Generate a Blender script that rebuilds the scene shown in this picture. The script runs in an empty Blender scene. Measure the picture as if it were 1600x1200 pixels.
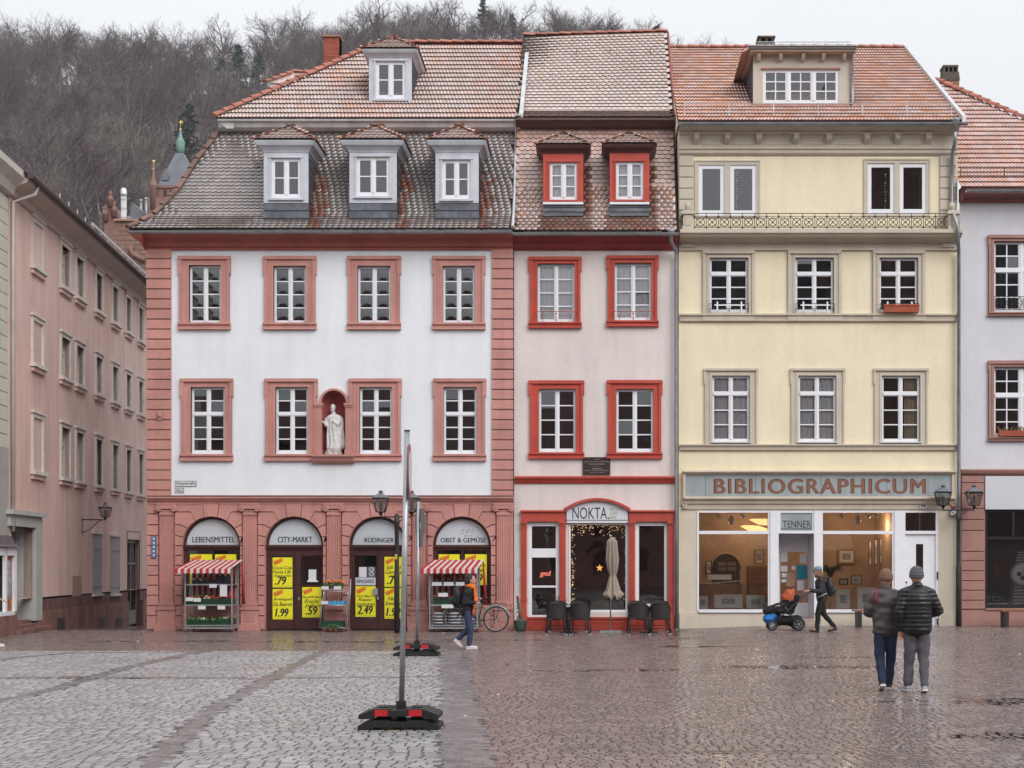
import bpy, math, random
import numpy as np
from mathutils import Vector, Matrix
random.seed(7); np.random.seed(7)
SC = bpy.context.scene
COL = SC.collection
R = math.radians

# ------------------------------------------------------------------ camera
HC, F, VX, VY = 1.85, 2160.0, 930.0, 880.0      # eye height, focal length (px of a 1600 px frame), eye line
D = HC * F / 105.0                               # distance of the facade plane (y = 0)
cam = bpy.data.cameras.new('camera')
cam.sensor_width = 36.0
cam.lens = 36.0 * F / 1600.0
cam.shift_x = -(VX - 800.0) / 1600.0
cam.shift_y = (VY - 600.0) / 1600.0
cam.clip_start, cam.clip_end = 0.1, 3000
camo = bpy.data.objects.new('camera', cam); COL.objects.link(camo)
camo.location = (0, -D, HC); camo.rotation_euler = (R(90), 0, 0)
SC.camera = camo

# ------------------------------------------------------------------ sky and light (overcast winter day)
SUN_EL, SUN_AZ = R(36), R(145)                   # azimuth clockwise from +y: behind the viewer, a little right
w = bpy.data.worlds.new('World'); SC.world = w; w.use_nodes = True
nt = w.node_tree; nt.nodes.clear()
N = nt.nodes.new; L = nt.links.new
out = N('ShaderNodeOutputWorld'); bg = N('ShaderNodeBackground')
sky = N('ShaderNodeTexSky'); sky.sky_type = 'NISHITA'; sky.sun_disc = False
sky.sun_elevation = SUN_EL; sky.sun_rotation = SUN_AZ; sky.dust_density = 4.0; sky.air_density = 1.0
bw = N('ShaderNodeHueSaturation'); bw.inputs['Saturation'].default_value = 0.12; bw.inputs['Value'].default_value = 0.10
L(sky.outputs[0], bw.inputs['Color'])
tc = N('ShaderNodeTexCoord'); sp = N('ShaderNodeSeparateXYZ'); L(tc.outputs['Generated'], sp.inputs[0])
mr = N('ShaderNodeMapRange'); mr.inputs[1].default_value = 0.0; mr.inputs[2].default_value = 1.0
L(sp.outputs['Z'], mr.inputs[0])
mr.inputs[3].default_value = 0.60; mr.inputs[4].default_value = 1.38      # an even cloud deck, brighter overhead
nz = N('ShaderNodeTexNoise'); nz.inputs['Scale'].default_value = 2.2; nz.inputs['Detail'].default_value = 4
L(tc.outputs['Generated'], nz.inputs['Vector'])
mn = N('ShaderNodeMapRange'); mn.inputs[1].default_value = 0.3; mn.inputs[2].default_value = 0.7
mn.inputs[3].default_value = 0.97; mn.inputs[4].default_value = 1.03; L(nz.outputs['Fac'], mn.inputs[0])
mu = N('ShaderNodeMath'); mu.operation = 'MULTIPLY'; L(mr.outputs[0], mu.inputs[0]); L(mn.outputs[0], mu.inputs[1])
cl = N('ShaderNodeMix'); cl.data_type = 'RGBA'; cl.blend_type = 'MULTIPLY'; cl.inputs[0].default_value = 1
cl.inputs[6].default_value = (0.945, 0.965, 1.0, 1); L(mu.outputs[0], cl.inputs[7])
mx = N('ShaderNodeMix'); mx.data_type = 'RGBA'; mx.inputs[0].default_value = 0.9
L(bw.outputs[0], mx.inputs[6]); L(cl.outputs[2], mx.inputs[7])
L(mx.outputs[2], bg.inputs['Color']); bg.inputs['Strength'].default_value = 0.92
L(bg.outputs[0], out.inputs['Surface'])
sun = bpy.data.lights.new('sun', 'SUN'); sun.energy = 1.5; sun.angle = R(40); sun.color = (1.0, 0.985, 0.96)
suno = bpy.data.objects.new('sun', sun); COL.objects.link(suno); suno.location = (-10, -40, 60)
suno.rotation_euler = (R(90) - SUN_EL, 0, -SUN_AZ + math.pi)
sd = Vector((math.sin(SUN_AZ) * math.cos(SUN_EL), math.cos(SUN_AZ) * math.cos(SUN_EL), math.sin(SUN_EL)))
suno.rotation_euler = sd.to_track_quat('Z', 'Y').to_euler()
SC.view_settings.view_transform = 'Standard'; SC.view_settings.look = 'None'
SC.view_settings.exposure = 0.40; SC.view_settings.gamma = 1.0
SC.view_settings.use_curve_mapping = False
SC.render.engine = 'CYCLES'
SC.cycles.use_denoising = True
SC.cycles.max_bounces = 6; SC.cycles.diffuse_bounces = 3; SC.cycles.glossy_bounces = 3
SC.cycles.transparent_max_bounces = 12; SC.cycles.caustics_reflective = False; SC.cycles.caustics_refractive = False
SC.cycles.sample_clamp_indirect = 4

# ------------------------------------------------------------------ geometry helpers
def S(Y): return (Y + D) / F
def PX(px, Y=0.0): return (px - VX) * S(Y)
def PZ(py, Y=0.0): return HC + (VY - py) * S(Y)
def smooth(t): t = max(0.0, min(1.0, t)); return t * t * (3 - 2 * t)
def gz(x, y):                                    # ground height: the side street falls away, the right side rises a little
    z = 0.12 * smooth((x - 1.0) / 4.0) * smooth((y + 9) / 9)
    if y > 0: z -= 0.035 * y * smooth((-10.5 - x) / 2.0)
    return z
def GP(px, py):                                  # a point of the ground
    d = HC * F / (py - VY); x, y = (px - VX) / F * d, d - D
    return x, y

class MB:
    def __init__(s, m=None, xf=None):
        s.v, s.f, s.mi, s.mats, s.cur, s.xf, s.sm = [], [], [], [], 0, xf, []
        s.smooth = False
        if m is not None: s.use(m)
    def use(s, m):
        if m not in s.mats: s.mats.append(m)
        s.cur = s.mats.index(m); return s
    def V(s, p):
        s.v.append(tuple(s.xf @ Vector(p)) if s.xf is not None else tuple(p)); return len(s.v) - 1
    def face(s, idx):
        s.f.append(idx); s.mi.append(s.cur); s.sm.append(s.smooth)
    def poly(s, pts): s.face([s.V(p) for p in pts])
    def box(s, x0, x1, y0, y1, z0, z1):
        if x0 > x1: x0, x1 = x1, x0
        if y0 > y1: y0, y1 = y1, y0
        if z0 > z1: z0, z1 = z1, z0
        i = [s.V(p) for p in ((x0,y0,z0),(x1,y0,z0),(x1,y1,z0),(x0,y1,z0),(x0,y0,z1),(x1,y0,z1),(x1,y1,z1),(x0,y1,z1))]
        for q in ((0,3,2,1),(4,5,6,7),(0,1,5,4),(1,2,6,5),(2,3,7,6),(3,0,4,7)): s.face([i[k] for k in q])
        return s
    def prism(s, pts, a, b, axis='y', caps=True):
        """outline extruded from a to b: axis y takes (x,z), axis x takes (y,z), axis z takes (x,y)"""
        mk = {'y': lambda p, t: (p[0], t, p[1]), 'x': lambda p, t: (t, p[0], p[1]), 'z': lambda p, t: (p[0], p[1], t)}[axis]
        A = [s.V(mk(p, a)) for p in pts]; B = [s.V(mk(p, b)) for p in pts]; n = len(pts)
        ar = sum(pts[i][0]*pts[(i+1) % n][1] - pts[(i+1) % n][0]*pts[i][1] for i in range(n))
        flip = (ar > 0) != ((b > a) if axis != 'y' else (b < a))
        for i in range(n):
            q = [A[i], A[(i+1) % n], B[(i+1) % n], B[i]]
            s.face(q[::-1] if flip else q)
        if caps:
            s.face(A if flip else A[::-1]); s.face(B[::-1] if flip else B)
        return s
    def tube(s, pts, r, n=6, cap=True, sq=1.0):
        pts = [Vector(p) for p in pts]; m = len(pts)
        rs = r if isinstance(r, (list, tuple)) else [r] * m
        rings = []; up = None
        for i, p in enumerate(pts):
            d = (pts[min(i+1, m-1)] - pts[max(i-1, 0)])
            d = d.normalized() if d.length > 1e-9 else Vector((0,0,1))
            if up is None: up = Vector((0,0,1)) if abs(d.z) < 0.9 else Vector((0,1,0))
            a = d.cross(up)
            a = a.normalized() if a.length > 1e-6 else d.orthogonal().normalized()
            b = a.cross(d).normalized(); up = b
            rings.append([s.V(p + a * (rs[i]*math.cos(2*math.pi*k/n)) + b * (rs[i]*sq*math.sin(2*math.pi*k/n))) for k in range(n)])
        o = s.smooth; s.smooth = n > 4
        for i in range(m-1):
            for k in range(n):
                s.face([rings[i][k], rings[i+1][k], rings[i+1][(k+1) % n], rings[i][(k+1) % n]])
        s.smooth = o
        if cap: s.face(rings[0]); s.face(rings[-1][::-1])
        return s
    def lathe(s, prof, c=(0,0,0), n=16, axis='z', sx=1.0, sy=1.0):
        def mk(r, h, a):
            p = (r*math.cos(a)*sx, r*math.sin(a)*sy, h)
            if axis == 'y': p = (p[0], h, -p[1])
            if axis == 'x': p = (h, p[0], p[1])
            return (p[0]+c[0], p[1]+c[1], p[2]+c[2])
        rings = [[s.V(mk(max(r, 1e-4), h, 2*math.pi*k/n)) for k in range(n)] for r, h in prof]
        o = s.smooth; s.smooth = True
        for i in range(len(prof)-1):
            for k in range(n):
                s.face([rings[i][k], rings[i][(k+1) % n], rings[i+1][(k+1) % n], rings[i+1][k]])
        s.smooth = o
        s.face(rings[0][::-1]); s.face(rings[-1])
        return s
    def ball(s, c, rx, ry=None, rz=None, n=10, m=7):
        ry = ry or rx; rz = rz or rx
        rings = []
        for j in range(m+1):
            t = math.pi * j / m
            rings.append([s.V((c[0]+rx*math.sin(t)*math.cos(2*math.pi*k/n), c[1]+ry*math.sin(t)*math.sin(2*math.pi*k/n), c[2]-rz*math.cos(t))) for k in range(n)])
        o = s.smooth; s.smooth = True
        for j in range(m):
            for k in range(n): s.face([rings[j][k], rings[j][(k+1) % n], rings[j+1][(k+1) % n], rings[j+1][k]])
        s.smooth = o
        return s
    def torus(s, c, Rr, r, axis='y', n=28, m=6):
        ii = []
        for i in range(n):
            a = 2*math.pi*i/n; ring = []
            for j in range(m):
                b = 2*math.pi*j/m; q = Rr + r*math.cos(b); h = r*math.sin(b)
                p = (q*math.cos(a), h, q*math.sin(a)) if axis == 'y' else ((q*math.cos(a), q*math.sin(a), h) if axis == 'z' else (h, q*math.cos(a), q*math.sin(a)))
                ring.append(s.V((p[0]+c[0], p[1]+c[1], p[2]+c[2])))
            ii.append(ring)
        o = s.smooth; s.smooth = True
        for i in range(n):
            for j in range(m): s.face([ii[i][j], ii[i][(j+1) % m], ii[(i+1) % n][(j+1) % m], ii[(i+1) % n][j]])
        s.smooth = o
        return s
    def mesh(s, name):
        me = bpy.data.meshes.new(name)
        me.from_pydata(s.v, [], s.f)
        for m in s.mats: me.materials.append(m)
        if len(s.mats) > 1: me.polygons.foreach_set('material_index', s.mi)
        if any(s.sm): me.polygons.foreach_set('use_smooth', s.sm)
        me.update(); return me
    def build(s, name, parent=None, **kw):
        return link(name, s.mesh(name), parent, **kw)

def link(name, me, parent=None, label=None, cat=None, group=None, kind=None, mw=None):
    o = bpy.data.objects.new(name, me); COL.objects.link(o)
    if mw is not None: o.matrix_basis = mw
    if parent is not None:
        o.parent = parent
        o.matrix_parent_inverse = PINV[parent.name]
    PINV[o.name] = (PINV[parent.name] if parent is not None else Matrix()) if mw is None else None
    if mw is not None: PINV[o.name] = mw.inverted()
    elif parent is not None: PINV[o.name] = Matrix()
    tag(o, label, cat, group, kind); return o
PINV = {}
def tag(o, label=None, cat=None, group=None, kind=None):
    if label: o['label'] = label
    if cat: o['category'] = cat
    if group: o['group'] = group
    if kind: o['kind'] = kind
    return o
def thing(name, loc, label, cat, group=None):
    o = bpy.data.objects.new(name, None); COL.objects.link(o)
    o.location = loc; o.empty_display_size = 0.2
    PINV[o.name] = Matrix.Translation(-Vector(loc))
    return tag(o, label, cat, group)
# Children are always given in world coordinates: parent inverse undoes the thing's own place.
def copy_tree(root, loc, label=None, rz=0.0, group=None):
    def rec(o, par):
        c = o.copy(); COL.objects.link(c); PINV[c.name] = PINV[o.name]
        if par is not None:
            c.parent = par; c.matrix_parent_inverse = o.matrix_parent_inverse.copy()
        for ch in KIDS.get(o.name, ()): rec(ch, c)
        return c
    KIDS = {}
    for o in COL.objects:
        if o.parent is not None: KIDS.setdefault(o.parent.name, []).append(o)
    r = rec(root, None); r.location = loc; r.rotation_euler = (0, 0, rz)
    if label: r['label'] = label
    if group: r['group'] = group
    return r

def field_mesh(name, tv, tf, M, mats, smooth_faces=False, mat_index=None):
    """one mesh holding a template repeated under N 3x4 matrices"""
    tv = np.asarray(tv, float); Nn = len(M); nv = len(tv)
    M = np.asarray(M, float)
    P = np.einsum('nij,vj->nvi', M[:, :, :3], tv) + M[:, None, :, 3]
    me = bpy.data.meshes.new(name)
    me.vertices.add(Nn * nv); me.vertices.foreach_set('co', P.reshape(-1).astype(np.float32))
    ls = [len(f) for f in tf]; li = np.array([i for f in tf for i in f], np.int32)
    nl = len(li)
    LI = (li[None, :] + (np.arange(Nn, dtype=np.int32) * nv)[:, None]).reshape(-1)
    me.loops.add(Nn * nl); me.loops.foreach_set('vertex_index', LI)
    st = np.concatenate([[0], np.cumsum(ls)[:-1]]).astype(np.int32)
    ST = (st[None, :] + (np.arange(Nn, dtype=np.int32) * nl)[:, None]).reshape(-1)
    me.polygons.add(Nn * len(tf)); me.polygons.foreach_set('loop_start', ST)
    for m in mats: me.materials.append(m)
    if mat_index is not None: me.polygons.foreach_set('material_index', np.tile(np.asarray(mat_index, np.int32), Nn))
    if smooth_faces: me.polygons.foreach_set('use_smooth', np.ones(Nn * len(tf), bool))
    me.update(calc_edges=True); me.validate(); return me
def scatter_parts(part_name, rest_name, tv, tf, M, mat, parent, pick, smooth_faces=False, mi=None):
    """pieces: those picked become objects sharing one mesh, the rest one mesh"""
    M = np.asarray(M, float); pick = [i for i in pick if i < len(M)][:300]; sel = set(pick)
    me = bpy.data.meshes.new(part_name); me.from_pydata([tuple(v) for v in tv], [], [list(f) for f in tf])
    mats = mat if isinstance(mat, (list, tuple)) else [mat]
    for q in mats: me.materials.append(q)
    if mi is not None: me.polygons.foreach_set('material_index', mi)
    if smooth_faces: me.polygons.foreach_set('use_smooth', [True] * len(tf))
    for i in pick:
        m = Matrix([list(M[i][0]), list(M[i][1]), list(M[i][2]), [0, 0, 0, 1]])
        o = bpy.data.objects.new(part_name, me); COL.objects.link(o); o.parent = parent
        o.matrix_parent_inverse = PINV[parent.name]; o.matrix_basis = m
    rest = [i for i in range(len(M)) if i not in sel]
    if rest:
        o = link(rest_name, field_mesh(rest_name, tv, tf, M[rest], mats, smooth_faces, mi), parent); o['kind'] = 'stuff'

# ------------------------------------------------------------------ materials
def lin(h):
    h = h.lstrip('#'); c = [int(h[i:i+2], 16) / 255 for i in (0, 2, 4)]
    return tuple(x / 12.92 if x <= 0.04045 else ((x + 0.055) / 1.055) ** 2.4 for x in c)
MATS = {}
def mat(name, col, rough=0.7, var=0.10, scale=2.5, bump=0.0, bscale=30.0, spec=0.4, metal=0.0, isl=0.0, streak=0.0,
        col2=None, mixscale=1.5, mixlo=0.5, mixhi=0.7, coat=0.0, emit=None, estr=0.0, rvar=0.0, zst=1.0, hue=0.0):
    if name in MATS: return MATS[name]
    assert col, name
    if isinstance(col, str): col = lin(col)
    if isinstance(col2, str): col2 = lin(col2)
    m = bpy.data.materials.new(name); m.use_nodes = True; MATS[name] = m
    nt = m.node_tree; b = nt.nodes['Principled BSDF']; N = nt.nodes.new; L = nt.links.new
    b.inputs['Roughness'].default_value = rough; b.inputs['Metallic'].default_value = metal
    b.inputs['Specular IOR Level'].default_value = spec
    if coat: b.inputs['Coat Weight'].default_value = coat; b.inputs['Coat Roughness'].default_value = 0.16; b.inputs['Coat IOR'].default_value = 1.6
    geo = N('ShaderNodeNewGeometry')
    def noise(sc, det=4, zs=1.0):
        n = N('ShaderNodeTexNoise'); n.inputs['Scale'].default_value = sc; n.inputs['Detail'].default_value = det
        if zs != 1.0:
            mp = N('ShaderNodeMapping'); mp.inputs['Scale'].default_value = (1, 1, zs); L(geo.outputs['Position'], mp.inputs[0]); L(mp.outputs[0], n.inputs['Vector'])
        else: L(geo.outputs['Position'], n.inputs['Vector'])
        return n.outputs['Fac']
    def ramp(src, a, c, lo=0.3, hi=0.7):
        r = N('ShaderNodeMapRange'); r.inputs[1].default_value = lo; r.inputs[2].default_value = hi
        r.inputs[3].default_value = a; r.inputs[4].default_value = c; L(src, r.inputs[0]); return r.outputs[0]
    def mul(a, c):
        q = N('ShaderNodeMath'); q.operation = 'MULTIPLY'; L(a, q.inputs[0])
        if isinstance(c, float): q.inputs[1].default_value = c
        else: L(c, q.inputs[1])
        return q.outputs[0]
    colr = N('ShaderNodeRGB'); colr.outputs[0].default_value = (*col, 1); cur = colr.outputs[0]
    if col2 is not None:
        q = N('ShaderNodeMix'); q.data_type = 'RGBA'; L(ramp(noise(mixscale, 6, zst), 0, 1, mixlo, mixhi), q.inputs[0]); L(cur, q.inputs[6])
        q.inputs[7].default_value = (*col2, 1); cur = q.outputs[2]
    fac = None
    if var: fac = ramp(noise(scale), 1 - var, 1 + var)
    if var and bscale: 
        g = ramp(noise(scale * 9, 3), 1 - var * 0.5, 1 + var * 0.5); fac = mul(fac, g)
    if streak: 
        g = ramp(noise(3.0, 5, 0.12), 1 - streak, 1.0, 0.35, 0.6); fac = mul(fac, g) if fac is not None else g
    if isl:
        oi = N('ShaderNodeObjectInfo'); ad = N('ShaderNodeMath'); ad.operation = 'ADD'
        L(geo.outputs['Random Per Island'], ad.inputs[0]); L(oi.outputs['Random'], ad.inputs[1])
        fr = N('ShaderNodeMath'); fr.operation = 'FRACT'; L(ad.outputs[0], fr.inputs[0])
        g = ramp(fr.outputs[0], 1 - isl, 1 + isl, 0, 1); fac = mul(fac, g) if fac is not None else g
        if hue:
            hs = N('ShaderNodeHueSaturation'); L(cur, hs.inputs['Color'])
            f2 = N('ShaderNodeMath'); f2.operation = 'MULTIPLY'; f2.inputs[1].default_value = 7.31; L(fr.outputs[0], f2.inputs[0])
            f3 = N('ShaderNodeMath'); f3.operation = 'FRACT'; L(f2.outputs[0], f3.inputs[0])
            L(ramp(f3.outputs[0], 0.5 - hue, 0.5 + hue, 0, 1), hs.inputs['Hue'])
            L(ramp(f3.outputs[0], 0.65, 1.2, 0, 1), hs.inputs['Saturation']); cur = hs.outputs[0]
    if fac is not None:
        q = N('ShaderNodeVectorMath'); q.operation = 'SCALE'; L(cur, q.inputs[0]); L(fac, q.inputs['Scale']); cur = q.outputs[0]
    L(cur, b.inputs['Base Color'])
    if rvar: L(ramp(noise(scale * 1.7, 5), max(0.02, rough - rvar), min(1, rough + rvar)), b.inputs['Roughness'])
    if bump:
        bn = N('ShaderNodeBump'); bn.inputs['Strength'].default_value = min(1.0, bump); bn.inputs['Distance'].default_value = 0.02
        L(noise(bscale, 5), bn.inputs['Height']); L(bn.outputs[0], b.inputs['Normal'])
    if emit:
        if isinstance(emit, str): emit = lin(emit)
        b.inputs['Emission Color'].default_value = (*emit, 1); b.inputs['Emission Strength'].default_value = estr
    return m
def glass(name, tint, refl, rough=0.0, bump=0.0):
    if name in MATS: return MATS[name]
    m = bpy.data.materials.new(name); m.use_nodes = True; MATS[name] = m
    nt = m.node_tree; nt.nodes.clear(); N = nt.nodes.new; L = nt.links.new
    o = N('ShaderNodeOutputMaterial'); t = N('ShaderNodeBsdfTransparent'); g = N('ShaderNodeBsdfGlossy'); x = N('ShaderNodeMixShader')
    t.inputs['Color'].default_value = (*tint, 1); g.inputs['Roughness'].default_value = rough; g.inputs['Color'].default_value = (0.95, 0.97, 1, 1)
    fr = N('ShaderNodeFresnel'); fr.inputs['IOR'].default_value = 1.5
    ad = N('ShaderNodeMath'); ad.operation = 'ADD'; ad.use_clamp = True; ad.inputs[1].default_value = refl - 0.04; L(fr.outputs[0], ad.inputs[0])
    if bump:
        geo = N('ShaderNodeNewGeometry'); n = N('ShaderNodeTexNoise'); n.inputs['Scale'].default_value = 2.3; n.inputs['Detail'].default_value = 1
        L(geo.outputs['Position'], n.inputs['Vector']); bn = N('ShaderNodeBump'); bn.inputs['Strength'].default_value = bump; bn.inputs['Distance'].default_value = 0.02
        L(n.outputs['Fac'], bn.inputs['Height']); L(bn.outputs[0], g.inputs['Normal'])
    L(ad.outputs[0], x.inputs[0]); L(t.outputs[0], x.inputs[1]); L(g.outputs[0], x.inputs[2]); L(x.outputs[0], o.inputs['Surface'])
    return m

M_white = mat('white_plaster', (0.8, 0.82, 0.865), 0.85, 0.03, 0.9, 0.25, 25, streak=0.05)
M_salmon = mat('salmon_stone', (0.55, 0.262, 0.228), 0.8, 0.10, 1.2, 0.35, 45, streak=0.12, isl=0.07)
M_red = mat('red_paint', (0.49, 0.068, 0.043), 0.6, 0.12, 1.5, 0.2, 40, streak=0.1)
M_dred = mat('dark_red_paint', (0.28, 0.035, 0.035), 0.6, 0.1, 1.5, 0.15, 40)
M_cream = mat('warm_white_plaster', (0.73, 0.655, 0.63), 0.88, 0.05, 0.8, 0.3, 22, streak=0.09)
M_yellow = mat('yellow_plaster', (0.84, 0.74, 0.54), 0.88, 0.04, 1.0, 0.35, 15, streak=0.06)
M_beige = mat('beige_stone', (0.58, 0.51, 0.42), 0.85, 0.06, 1.5, 0.25, 40, streak=0.06)
M_lav = mat('pale_lilac_plaster', (0.66, 0.652, 0.7), 0.88, 0.03, 1.0, 0.3, 25, streak=0.04)
M_sand = mat('brown_sandstone', (0.38, 0.2, 0.17), 0.8, 0.10, 2.0, 0.35, 45)
M_wood = mat('white_window_paint', (0.80, 0.80, 0.84), 0.45, 0.03, 4)
M_wood2 = mat('dormer_white_paint', (0.60, 0.61, 0.67), 0.55, 0.06, 4, streak=0.12)
M_brown = mat('brown_door_paint', (0.065, 0.022, 0.02), 0.4, 0.15, 3)
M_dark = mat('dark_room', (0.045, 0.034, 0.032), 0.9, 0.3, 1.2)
M_zinc = mat('zinc', (0.30, 0.31, 0.33), 0.45, 0.2, 3, metal=0.6)
M_zincw = mat('pale_zinc', (0.55, 0.56, 0.58), 0.5, 0.1, 3, metal=0.3)
M_slate = mat('slate', (0.095, 0.10, 0.12), 0.4, 0.25, 6, isl=0.25, bump=0.2)
M_iron = mat('dark_iron', (0.035, 0.03, 0.03), 0.5, 0.2, 6)
M_steel = mat('galvanised_steel', (0.42, 0.43, 0.45), 0.4, 0.15, 5, metal=0.7)
M_rust = mat('snow_guard_wire', (0.13, 0.09, 0.07), 0.6, 0.2, 6)
M_tileG = mat('weathered_plain_tile', (0.235, 0.195, 0.185), 0.34, 0.14, 1.2, 0.2, 60, isl=0.15, spec=0.8, coat=0.4, col2=(0.24, 0.10, 0.06), mixscale=0.8, mixlo=0.64, mixhi=0.82, hue=0.01)
M_tileP = mat('terracotta_pantile', (0.5, 0.255, 0.19), 0.30, 0.12, 0.8, 0.15, 60, isl=0.10, spec=0.8, coat=0.45, col2=(0.46, 0.325, 0.285), mixscale=0.55, mixlo=0.34, mixhi=0.56, hue=0.008)
M_tileR = mat('pinkish_plain_tile', (0.45, 0.275, 0.23), 0.32, 0.12, 0.9, 0.2, 60, isl=0.16, spec=0.8, coat=0.4, col2=(0.35, 0.15, 0.09), mixscale=0.7, mixlo=0.62, mixhi=0.8, hue=0.012)
M_tileY = mat('orange_pantile', (0.64, 0.3, 0.2), 0.32, 0.10, 0.9, 0.15, 60, isl=0.10, spec=0.9, coat=0.6, hue=0.008)
M_tileL = mat('red_pantile', (0.62, 0.34, 0.28), 0.32, 0.10, 0.9, 0.15, 60, isl=0.10, spec=0.9, coat=0.6, hue=0.008)
M_tileW = mat('rust_washed_tile', (0.21, 0.075, 0.045), 0.4, 0.25, 1.5, 0.2, 60, isl=0.2, col2=(0.22, 0.16, 0.14), mixscale=1.6, mixlo=0.5, mixhi=0.7)
M_edge = mat('shaded_mossy_tile_edge', (0.055, 0.026, 0.02), 0.8, 0.3, 8)  # colour darkened for the shadow gap under each tile lap, with dirt and moss
M_ridge = mat('ridge_tile', (0.36, 0.125, 0.085), 0.5, 0.25, 2.0, 0.25, 50, isl=0.2)
M_ridgeG = mat('weathered_ridge_tile', (0.19, 0.10, 0.075), 0.55, 0.3, 2.0, 0.3, 50, isl=0.25)
M_batten = mat('roof_underlay', (0.035, 0.022, 0.018), 0.9, 0.2, 2)
M_brick = mat('chimney_brick', (0.36, 0.10, 0.06), 0.8, 0.15, 4, isl=0.2)
M_curt = mat('white_curtain', (0.8, 0.8, 0.82), 0.9, 0.05, 6)
M_ink = mat('black_lettering', (0.022, 0.022, 0.024), 0.5, 0.0)
M_gl = glass('window_glass', (0.93, 0.92, 0.93), 0.15)
M_gl2 = glass('shop_glass', (0.80, 0.79, 0.79), 0.10, bump=0.06)
M_gld = glass('cafe_glass', (0.62, 0.60, 0.60), 0.14, bump=0.12)

def text(s, x0, x1, z0, z1, y, m, name, parent, bold=0.0, shear=0.0, extrude=0.002, rot=0.0, spacing=1.0, xf=None):
    """lettering fitted to a box on a wall that faces -y"""
    cu = bpy.data.curves.new('t', 'FONT'); cu.body = s; cu.size = 1.0; cu.align_x = 'LEFT'; cu.offset = min(bold, 0.0); cu.shear = shear
    cu.space_character = spacing; cu.extrude = 0.0; cu.resolution_u = 3
    o = bpy.data.objects.new('t', cu); COL.objects.link(o)
    dg = bpy.context.evaluated_depsgraph_get(); dg.update()
    me = bpy.data.meshes.new_from_object(o.evaluated_get(dg))
    COL.objects.unlink(o); bpy.data.objects.remove(o); bpy.data.curves.remove(cu)
    n = len(me.vertices)
    if n == 0: return None
    co = np.empty(n * 3); me.vertices.foreach_get('co', co); co = co.reshape(-1, 3)
    a, b = co.min(0), co.max(0)
    u = (co[:, 0] - a[0]) / max(1e-6, b[0] - a[0]); v = (co[:, 1] - a[1]) / max(1e-6, b[1] - a[1])
    X = x0 + u * (x1 - x0); Z = z0 + v * (z1 - z0)
    if rot:
        cx, cz = (x0 + x1) / 2, (z0 + z1) / 2; c, q = math.cos(rot), math.sin(rot)
        X, Z = cx + (X - cx) * c - (Z - cz) * q, cz + (X - cx) * q + (Z - cz) * c
    P = np.stack([X, np.full(n, y), Z], 1)
    if bold > 0:                                  # heavier strokes: the outline laid down several times side by side
        fs = [list(p.vertices) for p in me.polygons]; d_ = bold*2.2*(z1-z0); sh_ = ((-d_, 0), (-d_/3, 0.0002), (d_/3, 0.0004), (d_, 0.0006), (0, 0.0008))
        P = np.concatenate([P+np.array([a_, -b_, (0, 0, 0, 0, d_*0.5)[i_]]) for i_, (a_, b_) in enumerate(sh_)]); F_ = [[v_+n*i_ for v_ in f_] for i_ in range(5) for f_ in fs]
        me = bpy.data.meshes.new(name); me.from_pydata(P.tolist(), [], F_)
    if xf is not None:
        P = np.array([tuple(xf @ Vector(p)) for p in P])
    me.vertices.foreach_set('co', P.reshape(-1).astype(np.float32)); me.materials.clear(); me.materials.append(m); me.name = name
    me.update(); return link(name, me, parent)
# ------------------------------------------------------------------ ground: sheet, setts, pavers
def wet(name, col, r0, r1, var, isl, hue=0.01, wetscale=0.35, wlo=0.38, whi=0.62, bump=0.25):
    m = mat(name, col, r1, var, 3.0, bump, 55, spec=0.5, isl=isl, hue=hue)
    nt = m.node_tree; b = nt.nodes['Principled BSDF']; N = nt.nodes.new; L = nt.links.new
    g = N('ShaderNodeNewGeometry'); n = N('ShaderNodeTexNoise'); n.inputs['Scale'].default_value = wetscale; n.inputs['Detail'].default_value = 5
    mp = N('ShaderNodeMapping'); mp.inputs['Scale'].default_value = (1, 1.6, 1); L(g.outputs['Position'], mp.inputs[0]); L(mp.outputs[0], n.inputs['Vector'])
    r = N('ShaderNodeMapRange'); r.inputs[1].default_value = wlo; r.inputs[2].default_value = whi; r.inputs[3].default_value = r0; r.inputs[4].default_value = r1
    L(n.outputs['Fac'], r.inputs[0]); L(r.outputs[0], b.inputs['Roughness']); return m
M_sett = wet('wet_grey_sett', (0.315, 0.303, 0.306), 0.16, 0.38, 0.15, 0.20)
M_settd = wet('wet_dark_sett', (0.17, 0.15, 0.15), 0.12, 0.30, 0.2, 0.25)
M_paver = wet('wet_brown_paver', (0.195, 0.142, 0.128), 0.03, 0.14, 0.2, 0.28, 0.02, bump=0.04)
M_mortar = wet('wet_joint_sand', (0.045, 0.036, 0.034), 0.15, 0.5, 0.3, 0.0)
M_earth = mat('far_ground', (0.10, 0.085, 0.07), 0.9, 0.2, 0.05)

def ground_sheet():
    mb = MB(M_mortar); xs = [-1500, -300, -60, -22] + [x * 1.5 - 16.5 for x in range(26)] + [60, 300, 1500]
    ys = [-1500, -300, -70, -45] + [-38 + 1.5 * k for k in range(27)] + [6, 12, 18, 24, 30, 45, 90, 300, 1500]
    idx = {}
    for j, y in enumerate(ys):
        for i, x in enumerate(xs):
            idx[i, j] = mb.V((x, y, gz(x, min(y, 40)) - 0.0052))
    for j in range(len(ys)-1):
        for i in range(len(xs)-1): mb.face([idx[i, j], idx[i+1, j], idx[i+1, j+1], idx[i, j+1]])
    return mb.build('market_square_ground', kind='structure', label='wet stone paved market square running up to the houses')
GROUND = ground_sheet()

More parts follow.
